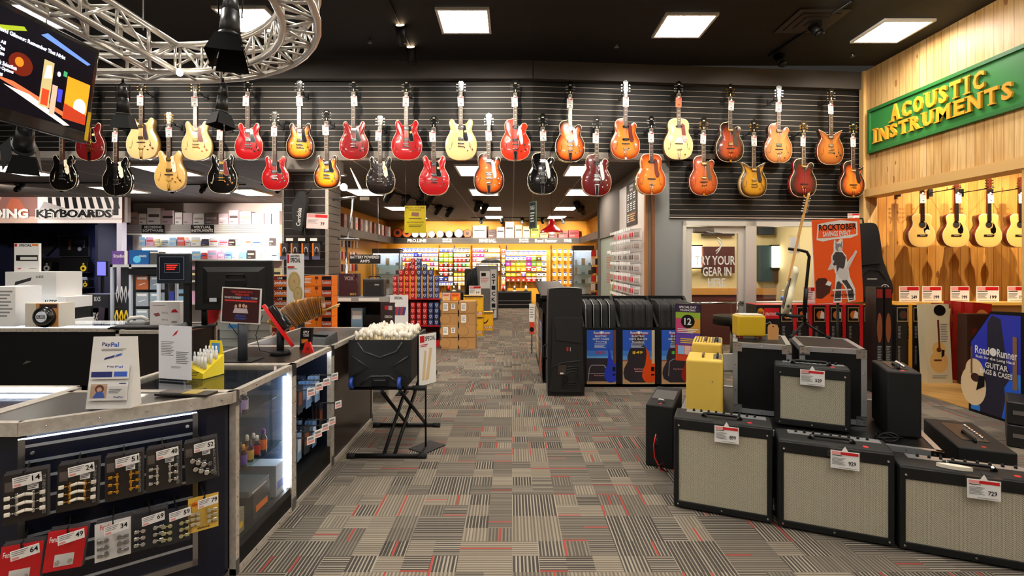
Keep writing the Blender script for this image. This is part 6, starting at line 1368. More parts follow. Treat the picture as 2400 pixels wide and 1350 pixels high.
t = thing('speaker_display', 'tan box with a black loudspeaker ball mounted on its face, lettered ALESIS', 'speaker display', (wx(102, 5.32), 5.30, CT))
MB().box(-.175, .175, 0, .2, 0, .25, mat('#d8d0c0', .5)).box(-.06, .175, -.002, 0, 0, .25, mat('#c88a4a', .5)).box(-.02, .16, -.004, -.002, .2, .24, mat('#3a2422', .5)).part('box', t)
m = MB(); m.T = Matrix.Translation((.04, -.001, .11)) @ Matrix.Rotation(PI/2, 4, 'X'); m.lathe([(.115, 0), (.11, .03), (.09, .055), (.06, .07), (.03, .072)], mat('#151515', .25, coat=.4), 28); m.part('speaker_ball', t)
MB().cyl((.06, -.068, .115), (.06, -.076, .115), .055, mat('#dfe6f2', .4), n=24).deco(.015, .105, .095, .135, -.077, [('r', 0, .1, 1, .9, BLK), ('t', 'ALESIS', .05, .25, .95, .75, WHT)]).part('badge', t)
t = thing('desk_phone', 'grey desk phone with a white receiver beside the keyboard', 'phone', (wx(325, 5.45), 5.45, CT), .2)
MB().box(-.1, .1, -.08, .08, 0, .04, GRY, .01).part('base', t); MB().tube([(-.09, -.05, .05), (-.06, -.04, .085), (.05, -.04, .095), (.1, -.03, .06)], .02, WHT, 8).part('receiver', t)
t = thing('computer_keyboard', 'black computer keyboard lying on the rear counter', 'keyboard', (wx(330, 5.22), 5.20, CT), .03)
m = MB().box(-.27, .27, -.07, .09, 0, .018, BLK, .004); m.part('base', t)
m = MB()
for r in range(5):
    for c in range(18): m.box(-.255+.0285*c, -.232+.0285*c, -.06+.028*r, -.038+.028*r, .018, .026, mat('#2a2a2c', .5))
m.part('keys', t, kind='stuff')
t = thing('barcode_scanner', 'grey hand scanner lying beside the keyboard', 'scanner', (wx(415, 5.12), 5.18, CT), .3)
MB().tube([(-.07, 0, .02), (.0, 0, .03), (.05, 0, .045)], [.018, .02, .026], GRY, 10).part('body', t); MB().tube([(-.07, 0, .02), (-.12, -.03, .01), (-.05, -.06, .01), (.03, -.05, .01)], .004, BLK, 6).part('cord', t)
CB('product_box', 'white box with small red pictures standing behind the keyboard', 'box', 351, 422, 707, 756, 5.42, .12, mat('#e2dcda', .5), [('l', .1, .8, .5, .86, 1, GRYT), ('p', [(.12, .5), (.3, .55), (.35, .42), (.2, .38)], mat('#8a4a4a', .5)), ('t', 'IRIG', .4, .5, .6, .57, GRYT), ('p', [(.7, .55), (.95, .55), (.85, .7), (.75, .66)], RED), ('t', 'IRIG', .4, .22, .6, .29, GRYT), ('r', .72, .12, .9, .2, GRYT)], CT)
t = thing('customer_screen', 'small dark screen with red lettering on a black pole, rear counter', 'monitor', (wx(440, 5.25), 5.25, CT))
MB().box(-.1, .1, -.06, .1, 0, .012, BLK).box(-.032, .032, -.02, .02, .01, .52, mat('#15171c', .4)).part('pole', t)
MB().box(-.29, .06, -.05, -.015, .46, .77, mat('#20262e', .35), .012).part('housing', t)
m = MB().box(-.265, .005, -.053, -.05, .49, .745, mat('#1a2230', .25)).deco(-.265, .005, .49, .745, -.053, [('r', .03, .03, .97, .97, mat('#8a94a0', .3)), ('r', .05, .05, .95, .95, mat('#161c28', .25)), ('r', .22, .32, .8, .7, mat('#6a7480', .3)), ('r', .24, .34, .78, .68, mat('#161c28', .25)), ('l', .3, .4, .72, .64, 3, mat('#e02818', .4, emit=1.))]); m.part('screen', t)
t = thing('computer_monitor', 'large black computer monitor seen from behind, on the rear counter', 'monitor', (wx(478, 5.35), 5.36, CT), .12)
MB().cyl((0, 0, 0), (0, 0, .02), .11, BLK, .1, 24).cyl((0, 0, .02), (0, 0, .22), .03, BLK).box(-.03, .4, -.03, .0, .2, .3, BLK).part('stand', t)
m = MB().box(-.06, .72, -.08, -.045, .18, .70, mat('#101010', .4), .012).hexa([(.02, -.081, .25), (.64, -.081, .25), (.64, -.081, .63), (.02, -.081, .63)][:4], [(.08, -.115, .31), (.58, -.115, .31), (.58, -.115, .58), (.08, -.115, .58)], mat('#1a1918', .35)); m.part('housing', t)
MB().box(.26, .46, -.13, -.115, .42, .50, BLK, .01).tube([(.28, -.12, .52), (.27, -.14, .55), (.45, -.14, .55), (.44, -.12, .52)], .008, BLK, 6).box(.1, .17, -.118, -.115, .27, .31, mat('#c8d0d8', .4)).part('bracket', t)
MB().tube([(.2, -.1, .2), (.25, -.12, .12), (.3, -.1, .02), (.36, -.05, -.1)], .004, BLK, 6).part('cord', t)
t = thing('card_terminal', 'bright red card terminal cradle behind the large monitor', 'card terminal', (wx(500, 5.6), 5.58, CT))
MB().prism(crom([(-.10, .10), (-.04, .3), (.04, .34), (.09, .22), (.05, .05), (-.02, 0)]), 0, .03, REDG).part('cradle', t); MB().cyl((-.08, .05, 0), (-.08, .05, .1), .02, BLK).part('pole', t)
# grey gondola and table behind the island
m = MB().box(0, .62, 0, .5, 0, 1.05, mat('#9a9c94', .6))
for i in range(9): m.box(-.001, .62, -.004, 0, .1+.1*i, .105+.1*i, mat('#5a5c58', .6))
solo('slatted_display_unit', m, 'pale grey slatted display unit behind the sales island, beside the monitor', 'display unit', (wx(515, 6.3), 6.3, 0), 0)
CB('product_box', 'small white and blue box hanging on the pale grey display unit', 'box', 535, 572, 735, 770, 6.15, .06, PAP, [('r', 0, 0, 1, .3, mat('#3a7ab0', .5)), ('r', .1, .35, .9, .5, mat('#6a4a3a', .5))])
solo('display_table', MB().box(0, 1.5, 0, .6, .72, .76, mat('#c8c0b4', .5)).box(0, .03, 0, .6, 0, .72, mat('#b8b0a4', .6)).box(1.47, 1.5, 0, .6, 0, .72, mat('#b8b0a4', .6)).box(.03, 1.47, .5, .53, 0, .72, mat('#c8c0b4', .5)), 'pale low table carrying the stacked orange boxes', 'table', (wx(612, 5.95), 5.95, 0))
OB = mat('#f07a10', .45)
for r in range(6):
    zz = .762 + .122*r
    solo('cable_box', MB().box(0, .21, 0, .22, 0, .118, OB, .003).deco(0, .21, 0, .118, 0, [('r', .02, .60, .98, .96, BLK), ('t', 'PRO', .05, .66, .3, .9, RED), ('t', 'LINE', .33, .68, .6, .88, WHT), ('r', .02, .1, .98, .58, mat('#a8380c', .5)), ('t', 'Conductor', .03, .14, .97, .54, WHT, .03)]), f'orange Conductor cable box in the narrow stack, {ORD[r]} from the table', 'boxed cable', (wx(637, 6.0), 6.0, zz), 0, 'orange cable boxes')
    solo('cable_box', MB().box(0, .32, 0, .20, 0, .118, OB, .003).deco(0, .2, 0, .118, 0, [('r', .6, .65, .8, .95, mat('#6a2a0c', .5)), ('l', .0, .25, .4, .75, 4, WHT), ('r', .68, .2, .7, .65, mat('#8a3a0c', .5))]).deco(.2, .32, 0, .118, 0, [('r', 0, .0, 1, 1, mat('#b83c0c', .5)), ('r', .05, .6, .95, .95, BLK), ('t', 'Conductor', .05, .2, .95, .55, WHT)]), f'orange cable box in the wide stack, {ORD[r]} from the table', 'cable box', (wx(714, 6.0), 6.0, zz), 0, 'orange cable boxes')
t = thing('special_sign', 'tall white SPECIAL sign with two printed cymbals before the orange boxes', 'sign', (wx(692, 5.55), 5.55, .0))
MB().cyl((0, .02, 0), (0, .02, 1.1), .01, BLK).cyl((0, .02, 0), (0, .02, .02), .1, BLK).part('stand', t)
CYM = mat('#cdb27a', .5); CYM2 = mat('#b89a60', .5)
MB().box(-.095, .095, 0, .006, 1.1, 1.745, PAP).deco(-.095, .095, 1.1, 1.745, 0, [('r', .03, .84, .16, .99, RED), ('t', 'GRAND OPENING', .22, .94, .75, .98, BLK), ('t', 'SPECIAL', .22, .85, .8, .93, BLK, .03), ('r', .06, .76, .45, .79, RED), ('l', .06, .72, .6, .75, 1, GRYT), ('e', .45, .52, .36, .18, CYM), ('e', .45, .52, .3, .15, CYM2), ('e', .45, .52, .27, .135, CYM), ('e', .45, .53, .06, .03, CYM2), ('e', .66, .32, .28, .15, CYM), ('e', .66, .32, .22, .12, CYM2), ('e', .66, .32, .19, .10, CYM), ('e', .66, .33, .05, .025, CYM2), ('t', '14', .08, .06, .3, .13, RED), ('l', .65, .08, .9, .13, 2, GRYT)]).part('sign', t)
# headphone packs, bag and sign on the pillar
hp = MB().box(-.055, .055, 0, .012, -.24, 0, mat('#3a3438', .4)).deco(-.055, .055, -.24, 0, 0, [('r', 0, 0, .2, 1, ORG), ('r', 0, 0, 1, .2, mat('#5a5a78', .4)), ('e', .58, .58, .26, .2, mat('#c8c0b8', .5)), ('e', .58, .56, .18, .15, mat('#2a2426', .5)), ('e', .58, .4, .2, .12, BLK)]).mesh('pack')
lb = MB().box(-.05, .05, 0, .003, -.02, .02, PAP).mesh('lab')
for i in range(4):
    for k in range(2): solo('headphone_pack', hp, f'orange-edged headphone pack on the pillar, {ORD[i]} bunch, {("outer", "inner")[k]} one', 'headphone pack', (wx(668+25*i+(-3*k), 7.4), 7.36+.05*k, 1.93), .1*k, 'headphone packs on the pillar')
    if i < 3: solo('price_label', lb, f'white price label over the headphone packs, {ORD[i]} from the software shelves', 'price label', (wx(680+28*i, 7.32), 7.30, 1.98), 0, 'price labels on the pillar')
    solo('peg_hook', MB().tube([(0, 0, 0), (0, -.26, 0)], .004, BLK, 6).box(-.02, .02, -.002, .0, -.02, .02, BLK), f'black hook with headphone packs, {ORD[i]} on the pillar', 'hook', (wx(668+25*i, 7.4), PY0-.002, 1.945), 0, 'hooks on the pillar')
t = thing('strap_bag', 'narrow black bag lettered Cordoba hanging on the slatted pillar', 'bag', (wx(703, 7.42), 7.40, 2.12))
MB().prism([(-.08, .0), (.05, -.02), (.12, .42), (.10, .56), (-.02, .56), (-.09, .38)], -.05, .05, mat('#1c1b1b', .6)).part('bag_body', t)
m = MB(); m.T = Matrix.Translation((.0, -.052, .06)) @ Matrix.Rotation(-PI/2+.08, 4, 'Y'); m.text('Cordoba', 0, -.035, .26, .03, WHT, 0, .012); m.part('lettering', t)
MB().tube([(-.06, 0, .5), (-.1, 0, .75), (.1, 0, .78), (.18, 0, .6), (.08, 0, .5)], .008, BLK, 6).tube([(.06, 0, .05), (.09, 0, -.1), (.1, 0, -.2)], .012, BLK, 6).part('strap', t)
t = thing('price_sign', 'pink and white price sign reading 39 hanging on the pillar corner', 'price sign', (wx(744, 7.35), 7.33, wz(536, 7.35)), 0, rot=(0, .05, 0))
MB().box(-.155, .155, 0, .003, 0, .215, mat('#e8c8c4', .5)).deco(-.155, .155, 0, .215, 0, [('r', .03, .74, .4, .95, mat('#d88a88', .5)), ('r', .4, .74, .97, .95, RED), ('l', .05, .3, .55, .62, 4, GRYT), ('t', '39', .66, .22, .84, .46, BLK)]).part('card', t)
# floor lamp stand with the glaring bulb
t = thing('display_lamp_stand', 'chrome boom stand with a glaring bare lamp beside the pillar', 'lamp', (wx(812, 7.34), 7.34, 0))
MB().cyl((0, 0, 0), (0, 0, .03), .16, BLK, n=20).cyl((0, 0, 0), (0, 0, 1.9), .014, CHR).tube([(0, 0, 1.9), (.05, 0, 2.2), (.10, 0, 2.58)], .014, STL, 8).tube([(-.2, 0, 2.56), (.14, 0, 2.60)], .02, STL, 8).part('pole', t)
MB().cyl((.03, 0, 1.97), (.03, 0, 2.0), .15, STL, n=24).part('tray', t)
MB().lathe([(.02, 0), (.05, .03), (.05, .07), (.02, .10)], mat('#fff2dc', .5, emit=90.), 14, (-.02, -.06, 2.68)).part('bulb', t)
MB().hexa([(.20, 0, 2.66), (.26, 0, 2.62), (.27, .01, 2.62), (.21, .01, 2.66)], [(.05, 0, 3.02), (.06, 0, 3.02), (.06, .01, 3.02), (.05, .01, 3.02)], mat('#d8cfc4', .4)).box(.20, .33, -.02, .02, 2.55, 2.60, mat('#6a625a', .4)).part('reflector', t)
# ------------------------------------------------------------------ small amps table
t = thing('display_table', 'black two-level stand with small amplifiers, white price strip on its edge', 'display stand', (wx(782, 6.75), 6.7, 0))
MB().box(0, .75, 0, .5, 1.14, 1.19, GRY).box(0, .75, -.006, 0, 1.13, 1.19, mat('#9a9690', .4)).box(.0, .03, 0, .5, 0, 1.14, BLK).box(.72, .75, 0, .5, 0, 1.14, BLK).box(.03, .72, .45, .48, 0, 1.14, BLK).box(.03, .72, .02, .45, .62, .65, BLK).part('frame', t); MB().box(.08, .25, -.009, -.006, 1.14, 1.18, WHT).box(.35, .62, -.009, -.006, 1.14, 1.18, WHT).part('price_strip', t)
CB('product_box', 'dark red box lettered VOX on the small amplifiers stand', 'box', 794, 838, 641, 697, 6.8, .15, mat('#3a1a20', .4), [('t', 'VOX', .3, .7, .8, .88, mat('#b8a8a0', .4)), ('p', [(.6, 1), (.8, 1), (1, .55), (1, .75)], mat('#6a3a44', .4)), ('t', 'MINI 3', .6, .06, .92, .16, mat('#d8b04a', .4))], 1.19)
t = thing('guitar_amplifier', 'small dark practice amplifier lettered VOX, next to the dark red box', 'amplifier', (wx(878, 6.8), 6.8, 1.19)); MB().box(-.16, .12, 0, .16, 0, .24, mat('#2a2624', .5), .015).part('cabinet', t); MB().box(-.13, .09, -.003, 0, .03, .2, mat('#171514', .7)).box(-.0, .06, -.006, -.003, .15, .17, mat('#a8a098', .4)).part('grille_cloth', t); MB().tube([(-.1, .08, .24), (-.09, .08, .27), (.05, .08, .27), (.06, .08, .24)], .007, BLK, 6).part('handle', t)
CB('product_box', 'pale blue box on the lower shelf of the amplifier stand', 'box', 823, 850, 722, 757, 6.9, .15, mat('#8ab0c8', .5), [('r', .1, .6, .9, .9, PAP)], .65)
CB('equipment_case', 'small black latched case on the lower shelf of the amplifier stand', 'case', 852, 892, 738, 757, 6.85, .2, BLK, [('r', .4, .4, .6, .6, STL)], .65)
t = thing('hanging_sign', 'black hanging sign reading BATTERY POWERED AMPS', 'sign', (wx(855, 6.9), 6.9, wz(618, 6.9)))
MB().box(-.21, .21, 0, .015, 0, .125, mat('#1c1816', .5)).deco(-.21, .21, 0, .125, 0, [('t', 'BATTERY POWERED', .03, .56, .97, .88, WHT, .03), ('t', 'AMPS', .34, .12, .66, .44, WHT, .03)]).part('board', t); MB().cyl((-.18, .008, .125), (-.18, .008, LC-wz(618, 6.9) if 0 else .9), .002, STL, n=5).cyl((.18, .008, .125), (.18, .008, .9), .002, STL, n=5).part('wire', t)
t = thing('special_sign', 'white SPECIAL sign with a fan of string packets beside the red can rack', 'sign', (wx(935, 6.35), 6.35, 0))
MB().cyl((0, .02, 0), (0, .02, .9), .01, BLK).box(-.1, .1, -.08, .1, 0, .01, BLK).part('stand', t)
MB().box(-.115, .115, 0, .006, .86, 1.24, PAP).deco(-.115, .115, .86, 1.24, 0, [('t', 'SPECIAL', .25, .86, .7, .95, BLK, .03), ('r', .05, .72, .3, .76, RED)] + [('p', [(.2+.12*i, .35), (.32+.12*i, .33), (.42+.12*i, .6), (.26+.12*i, .62)], (mat('#3a4a8a', .5), mat('#b83a1c', .5))[i % 2]) for i in range(5)]).part('sign', t)
solo('dark_sign', MB().box(-.08, .08, 0, .01, 0, .27, mat('#3a2a2a', .4)).deco(-.08, .08, 0, .27, 0, [('r', .3, .72, .55, .88, RED), ('r', .58, .72, .85, .88, mat('#b8b0a8', .5)), ('t', 'GIBSON', .3, .42, .85, .52, WHT)]), 'small dark brown leaning sign behind the stick bin', 'sign', (wx(908, 5.15), 5.15, CT-.0), -.3)
# yellow hanging notice
t = thing('hanging_sign', 'yellow hanging notice lettered SPECIAL OCTOBER FINANCING', 'sign', (wx(973, 7.6), 7.6, wz(546, 7.6)))
OLV = mat('#6a5a0c', .5)
MB().box(-.16, .16, 0, .008, 0, .41, mat('#e8d21c', .4)).deco(-.16, .16, 0, .41, 0, [('t', 'SPECIAL OCTOBER', .05, .89, .95, .96, OLV), ('t', 'FINANCING', .22, .81, .78, .87, OLV), ('p', [(.32, .62), (.66, .60), (.68, .74), (.34, .76)], mat('#9a6a5a', .5)), ('l', .2, .48, .8, .54, 1, OLV), ('t', 'JOIN THE GUITAR CENTER', .1, .36, .9, .41, OLV), ('l', .2, .2, .85, .30, 2, OLV)]).part('board', t)
MB().cyl((-.14, .004, .41), (-.14, .004, LC-wz(546, 7.6)), .002, STL, n=5).cyl((.14, .004, .41), (.14, .004, LC-wz(546, 7.6)), .002, STL, n=5).part('wire', t)
# ------------------------------------------------------------------ rack of red and blue string cans
D0 = 9.8
sx = D0/F
RKX0, RKX1 = wx(918, D0), wx(1031, D0)
t = thing('can_display_rack', 'red-backed metal rack full of red and blue cans under a can pyramid', 'rack', (0, D0, 0))
DR = mat('#5a1010', .5)
MB().box(RKX0, RKX1, 0, .35, .93, .95, RED).box(RKX0, RKX1, 0, .35, .41, .43, RED).box(RKX0, RKX1, 0, .35, .02, .14, RED).box(RKX0, RKX1, .33, .35, .14, .93, DR).part('shelf', t)
MB().box(RKX0-.02, RKX0, 0, .35, 0, .95, STL).box(RKX1, RKX1+.02, 0, .35, 0, .95, STL).box(RKX0, RKX1, -.005, 0, 0, .02, STL).part('frame', t)
def can_mesh(c):
    m = MB().lathe([(.046, 0), (.048, .005), (.048, .095), (.046, .1)], mat(c, .4), 16).cyl((0, 0, .1), (0, 0, .108), .046, mat('#2a2426', .4), n=16)
    m.deco(-.03, .03, .02, .085, -.0485, [('p', [(.1, .9), (.9, .9), (.8, .4), (.5, .1), (.2, .4)], PAP), ('p', [(.2, .82), (.8, .82), (.7, .45), (.5, .25), (.3, .45)], mat(c, .4))])
    m.box(-.05, .05, -.045, .045, -.0015, .0, mat('#1c1818', .5)); return m.mesh('can')
cr, cb = can_mesh('#d8302c'), can_mesh('#4a5686')
for r, n in enumerate((8, 8, 8, 8, 6, 4, 2)):
    for c in range(n):
        col = c + (8-n)//2; red = col < 4
        solo('string_can', cr if red else cb, f'{"red" if red else "blue"} can in the pyramid, {ORD[r]} row up, {ORD[col if red else 7-col]} from the {"pillar" if red else "boxes"} side', 'can', (RKX0+.056+.1155*col, D0+.06+.015*r*0, .952+.1115*r), 0, 'red and blue cans on the rack')
for r in range(4):
    for c in range(5):
        red = c < 3
        solo('string_can', cr if red else cb, f'{"red" if red else "blue"} can inside the rack, {ORD[r]} row up, {ORD[c]} from the SPECIAL sign', 'can', (RKX0+.056+.1155*(c+3), D0+.06, .432+.1115*r), 0, 'red and blue cans on the rack')
CB('equipment_case', 'small black latched case on the bottom shelf of the can rack', 'case', 985, 1023, 784, 799, D0+.02, .2, BLK, [('r', .1, .3, .2, .7, STL), ('r', .8, .3, .9, .7, STL)], .14)
# cardboard boxes
for c, (p0, p1) in enumerate(((1034, 1073), (1076, 1115))):
    for r in range(4):
        w, h = (p1-p0)*9.65/F, .228
        m = MB().box(0, w, 0, .32, 0, h-.002, CARD, .006); it = [('e', .25, .5, .34, .44, mat('#9a6c3a', .8)), ('e', .24, .5, .31, .40, CARD), ('l', .1, .15, .4, .18, 1, mat('#8a5c2c', .8))]
        if (c, r) in ((0, 3), (1, 3), (0, 1), (1, 2)): it += [('r', .12, .2, .42, .85, PAP), ('l', .15, .3, .38, .7, 4, GRYT)]
        if (c, r) in ((0, 3), (0, 1)): it += [('r', .6, .35, .85, .8, PAP), ('l', .65, .4, .8, .75, 4, BLK)]
        m.deco(0, w, 0, h, 0, it)
        solo('cardboard_box', m, f'brown cardboard carton, {ORD[r]} from the floor in the stack {"beside the can rack" if c == 0 else "nearest the aisle"}', 'carton', (wx(p0, 9.65), 9.65-.01*(r % 2), .228*r), rnd.uniform(-.03, .03), 'stacked brown cartons')
for i, (a, b, c, lb) in enumerate(((1037, 1055, '#e8c0a8', 'pale red'), (1057, 1078, '#f08020', 'orange'))):
    CB('accessory_box', lb + ' box standing on the brown cartons', 'box', a, b, 687, 704, 9.8, .1, mat(c, .5), [('l', .1, .5, .9, .9, 2, RED), ('r', .3, .1, .6, .4, YEL)], .914)
HY_ = mat('#f2b81c', .45)
def heri(label, px0, px1, z0_, z1_, d):
    w = wx(px1, d) - wx(px0, d); h = z1_-z0_
    DRK = mat('#3a1a10', .5)
    m = MB().box(0, w, 0, .3, 0, h, HY_).box(-.0, w, -.001, 0, h*.93, h, mat('#3a2a1a', .5)).deco(0, w, 0, h, 0, [('t', 'MASTERPIECE BY HERCULES', .08, .87, .92, .92, DRK), ('p', [(.28, .5), (.33, .62), (.4, .7), (.48, .72), (.44, .62), (.4, .6), (.44, .5), (.42, .38), (.32, .38)], DRK), ('p', [(.42, .42), (.55, .46), (.66, .56), (.74, .68), (.7, .5), (.6, .4), (.45, .35)], DRK), ('p', [(.1, .42), (.2, .5), (.28, .46), (.26, .38), (.15, .36)], DRK), ('e', .38, .42, .12, .07, DRK), ('e', .38, .43, .07, .04, HY_), ('r', 0, .1, 1, .26, mat('#c8781c', .5)), ('t', 'HERCULES', .05, .12, .95, .24, WHT, .03)])
    solo('boxed_stand', m, label, 'box', (wx(px0, d), d, z0_), 0, 'yellow boxes with a winged horse mark')
heri('yellow box with a dark winged figure standing in the aisle beyond the cartons', 1117, 1155, 0, .44, 12.3)
heri('lower yellow box behind the cartons', 1085, 1132, 0, .42, 11.4)
heri('upper yellow box behind the brown cartons, under the price sign', 1086, 1132, .42, .90, 11.4)
price_sign('white and red price sign on the upper yellow box', wx(1112, 11.3), 11.45, .90, .27, .22, '19')
# ------------------------------------------------------------------ far string wall
BD_ = 18.9
HDK = mat('#2a2420', .5)
m = MB()
def slab(m, x0, x1, y0, y1, z0_, z1_):
    m.box(x0, x1, y0, y1, z0_, z1_, HDK)
hz0, hz1 = wz(571, 18.5), wz(557, 18.5)
m.box(-4.7, 2.8, 18.5, 18.53, hz0, hz1, HDK).box(-4.7, 2.8, 18.53, 19.0, hz1-.03, hz1, HDK)
for i in range(4): m.box(-4.6, 2.7, 18.495, 18.5, hz0+.03+.05*i, hz0+.036+.05*i, mat('#5a5048', .5))
solo('display_shelf', m, 'black slatted header shelf with shop lettering over the string packets', 'shelf')
solo('display_shelf', MB().box(-4.7, -4.3, 12.2, 18.49, hz0, hz1, HDK), 'black slatted header shelf along the yellow side wall', 'shelf')
solo('display_shelf', MB().box(2.45, 2.8, 14.5, 18.49, hz0, hz1, HDK), 'black slatted header shelf at the far side by the aisle wall', 'shelf')
def hdr(lines, px0, px1, label, two=False, bg=None):
    x0, x1 = wx(px0, 18.48), wx(px1, 18.48); m = MB()
    if bg: m.box(x0-.03, x1+.03, 18.488, 18.494, hz0+.02, hz1-.02, BLK)
    n = len(lines)
    for i, l in enumerate(lines):
        a = hz0+.045 + (n-1-i)*(hz1-hz0-.06)/n; m.text(l, x0, a, x1, a+(hz1-hz0-.06)/n*.78, WHT, 18.487, .03)
    m2 = m; solo('sign_lettering', m2, label, 'sign', (0, 0, 0))
hdr(['PRO.LINE'], 955, 999, 'white PRO.LINE lettering on the black header shelf'); hdr(['GUITAR', 'STRINGS'], 1037, 1059, 'white GUITAR STRINGS lettering on the header shelf'); hdr(['ERNIE BALL'], 1123, 1163, 'white ERNIE BALL lettering on the header shelf'); hdr(['BASS', 'STRINGS'], 1217, 1239, 'white BASS STRINGS lettering on the header shelf'); hdr(['Road Runner'], 1254, 1306, 'white Road Runner lettering on the header shelf'); hdr(['POWER'], 1322, 1340, 'white POWER lettering on the header shelf')
solo('light_strip', MB().box(-4.2, 2.5, 18.56, 18.62, hz0+.03, hz0+.06, mat('#fff6e4', .5, emit=24.)), 'bright lamp strip under the header shelf over the string packets', 'light strip')
# goods on the header
top = [(922, 942, 534, '#e85a1c'), (945, 962, 534, '#e8702c'), (965, 981, 540, '#f2f0ea'), (983, 999, 540, '#dfe8dc'), (1003, 1020, 541, '#f0eee8'), (1023, 1040, 540, '#d8d4cc'), (1043, 1062, 540, '#f2f0ea'), (1066, 1084, 536, '#c8b8c8'), (1086, 1105, 537, '#e0501c')]
for i, (a, b, y, c) in enumerate(top):
    d = 18.6; w = wx(b, d)-wx(a, d); h = wz(y, d)-hz1
    m = MB().cyl((0, 0, h/2), (0, .12, h/2), h/2, mat('#2a2622', .5), n=20).cyl((0, -.01, h/2), (0, 0, h/2), h*.44, mat(c, .4), n=20)
    if i in (0, 1, 8): m.cyl((0, -.015, h/2), (0, -.01, h/2), h*.2, mat('#2a2030', .4), n=12)
    m.box(-w*.3, w*.3, 0, .1, 0, .02, BLK)
    solo('boxed_drum_skin', m, f'round packed drum head on the header shelf, {ORD[i]} from the yellow side wall', 'drum head', (wx((a+b)/2, d), d, hz1), 0, 'round packs on the header shelf')
bx2 = [(1108, 1140, 529, '#f4f2ec'), (1144, 1162, 538, '#3a1a18'), (1164, 1182, 532, '#b8a8b8'), (1184, 1205, 520, '#ffffff'), (1207, 1224, 527, '#e8d890'), (1226, 1242, 530, '#f0e8c0'), (1244, 1264, 527, '#d8d020'), (1266, 1284, 546, '#b89058'), (1286, 1306, 548, '#5a1a1c'), (1309, 1331, 541, '#c83038'), (1333, 1357, 539, '#a81c24')]
for i, (a, b, y, c) in enumerate(bx2): CB('product_box', f'product box on the header shelf, {ORD[i]} after the round packs', 'box', a, b, y, 557, 18.6, .2, mat(c, .5), [('r', .1, .55, .9, .65, BLK), ('r', .1, .2, .6, .3, GRYT)], hz1, 'boxes on the header shelf')
# string packets
PC = {k: mat(v, .45) for k, v in dict(w='#f0eee8', b='#2c3cae', c='#2a96a8', m='#c41c9c', y='#e8cc1c', o='#ec8a1c', g='#5ac82c', r='#cc2420', k='#2c2420', p='#d83a9c', n='#2a6a3c', l='#a8d820', d='#8a3a1c', t='#c8a860', v='#6a4ac8').items()}
pm = {}
def pk(c, c2):
    if (c, c2) not in pm:
        m = MB().box(-.055, .055, 0, .05, -.055, .055, PC[c]); m.box(-.055, .055, -.002, 0, .02, .05, PC[c2]).box(-.02, .02, -.003, 0, -.03, .0, PC['w' if c != 'w' else c2]); pm[(c, c2)] = m.mesh('packet')
    return pm[(c, c2)]
secs = [('by the can rack', 936, 9.6, 10, 586, 10.6, ['wwwwwwwwww', 'wwwwbbwwww', 'cmookkrmyc', 'kyrkkkwymw', 'rkkkrkyyky'], ['bbbbbbbbbb', 'bbbbbwbbbb', 'wwwwwwwwww', 'wwwwwwwwww', 'wwwwwwwwww']),
        ('in the narrow triple column', 1034, 11, 3, 586, 11.2, ['bbb', 'ylg', 'gll', 'rkr', 'rrk', 'krk', 'bkw', 'www'], ['www', 'wyw', 'www', 'ywy', 'www', 'www', 'wbw', 'bbb']),
        ('left of the centre island', 1068, 9.6, 4, 586, 11.2, ['wwww', 'wwwk', 'rrrk', 'nrng', 'krrk', 'ytyk', 'tttk', 'kttk'], ['kkkk', 'gggw', 'wwww', 'wwww', 'wwww', 'kkkw', 'wwww', 'wwww']),
        ('above the centre island', 1112, 9.2, 7, 586, 11, ['mmmkwww', 'mmmwwww', 'pwwwytw', 'wwwwttw', 'kkwwtyw'], ['wwwyyyy', 'wwwyyyy', 'wwwkkkk', 'wwwwwww', 'wwwwwww']),
        ('in the lone column', 1180, 9, 1, 588, 10.5, ['r', 'w', 't', 'k', 'w', 'k', 'w', 't', 'w'], ['w', 'r', 'k', 'w', 'k', 'w', 'k', 'w', 'r']),
        ('under the bass strings sign', 1191, 12, 8, 592, 12.6, ['wwwwwwww', 'wwwwmgkw', 'mollmglw', 'oyoyrwyw', 'yyovyyww', 'ddddrrkw'], ['bdkbbbbb', 'bbbbwwlw', 'kkkkkkkk', 'yoyowrwk', 'kkkwkkkk', 'rrrrwwww'])]
D1 = 18.78
for nm, px0, sp, nc, py0, sr, rows, rows2 in secs:
    for r in range(len(rows)):
        for c in range(nc):
            o = solo('string_packet', pk(rows[r][c], rows2[r][c]), f'{ORD[r]} row down, {ORD[c]} packet of the strings ' + nm, 'string packet', (wx(px0+sp*c, D1), D1, wz(py0+sr*r, D1)), 0, 'string packets on the yellow wall')
            o.scale = (sp*D1/F/.125, 1, sr*D1/F/.135)
for r in range(5):
    for c in range(4):
        solo('cable_packet', pk('w', 'kb'[(r+c) % 2]), f'{ORD[r]} row down, {ORD[c]} packet on the pegboard under the POWER sign', 'cable packet', (wx(1299+13*c, D1), D1, wz(588+18*r, D1)), 0, 'small packets on the pegboard').scale = (.9, 1, 1.3)
for i, px in enumerate((1030, 1065, 1105, 1171, 1187, 1292)):
    solo('shelf_upright', MB().box(-.02, .02, 0, .03, .5, hz0-.05, mat('#4a2a10', .5)), f'dark upright strip on the yellow wall, {ORD[i]} from the can rack', 'upright', (wx(px, 18.9), 18.93, 0), 0, 'dark uprights on the string wall')
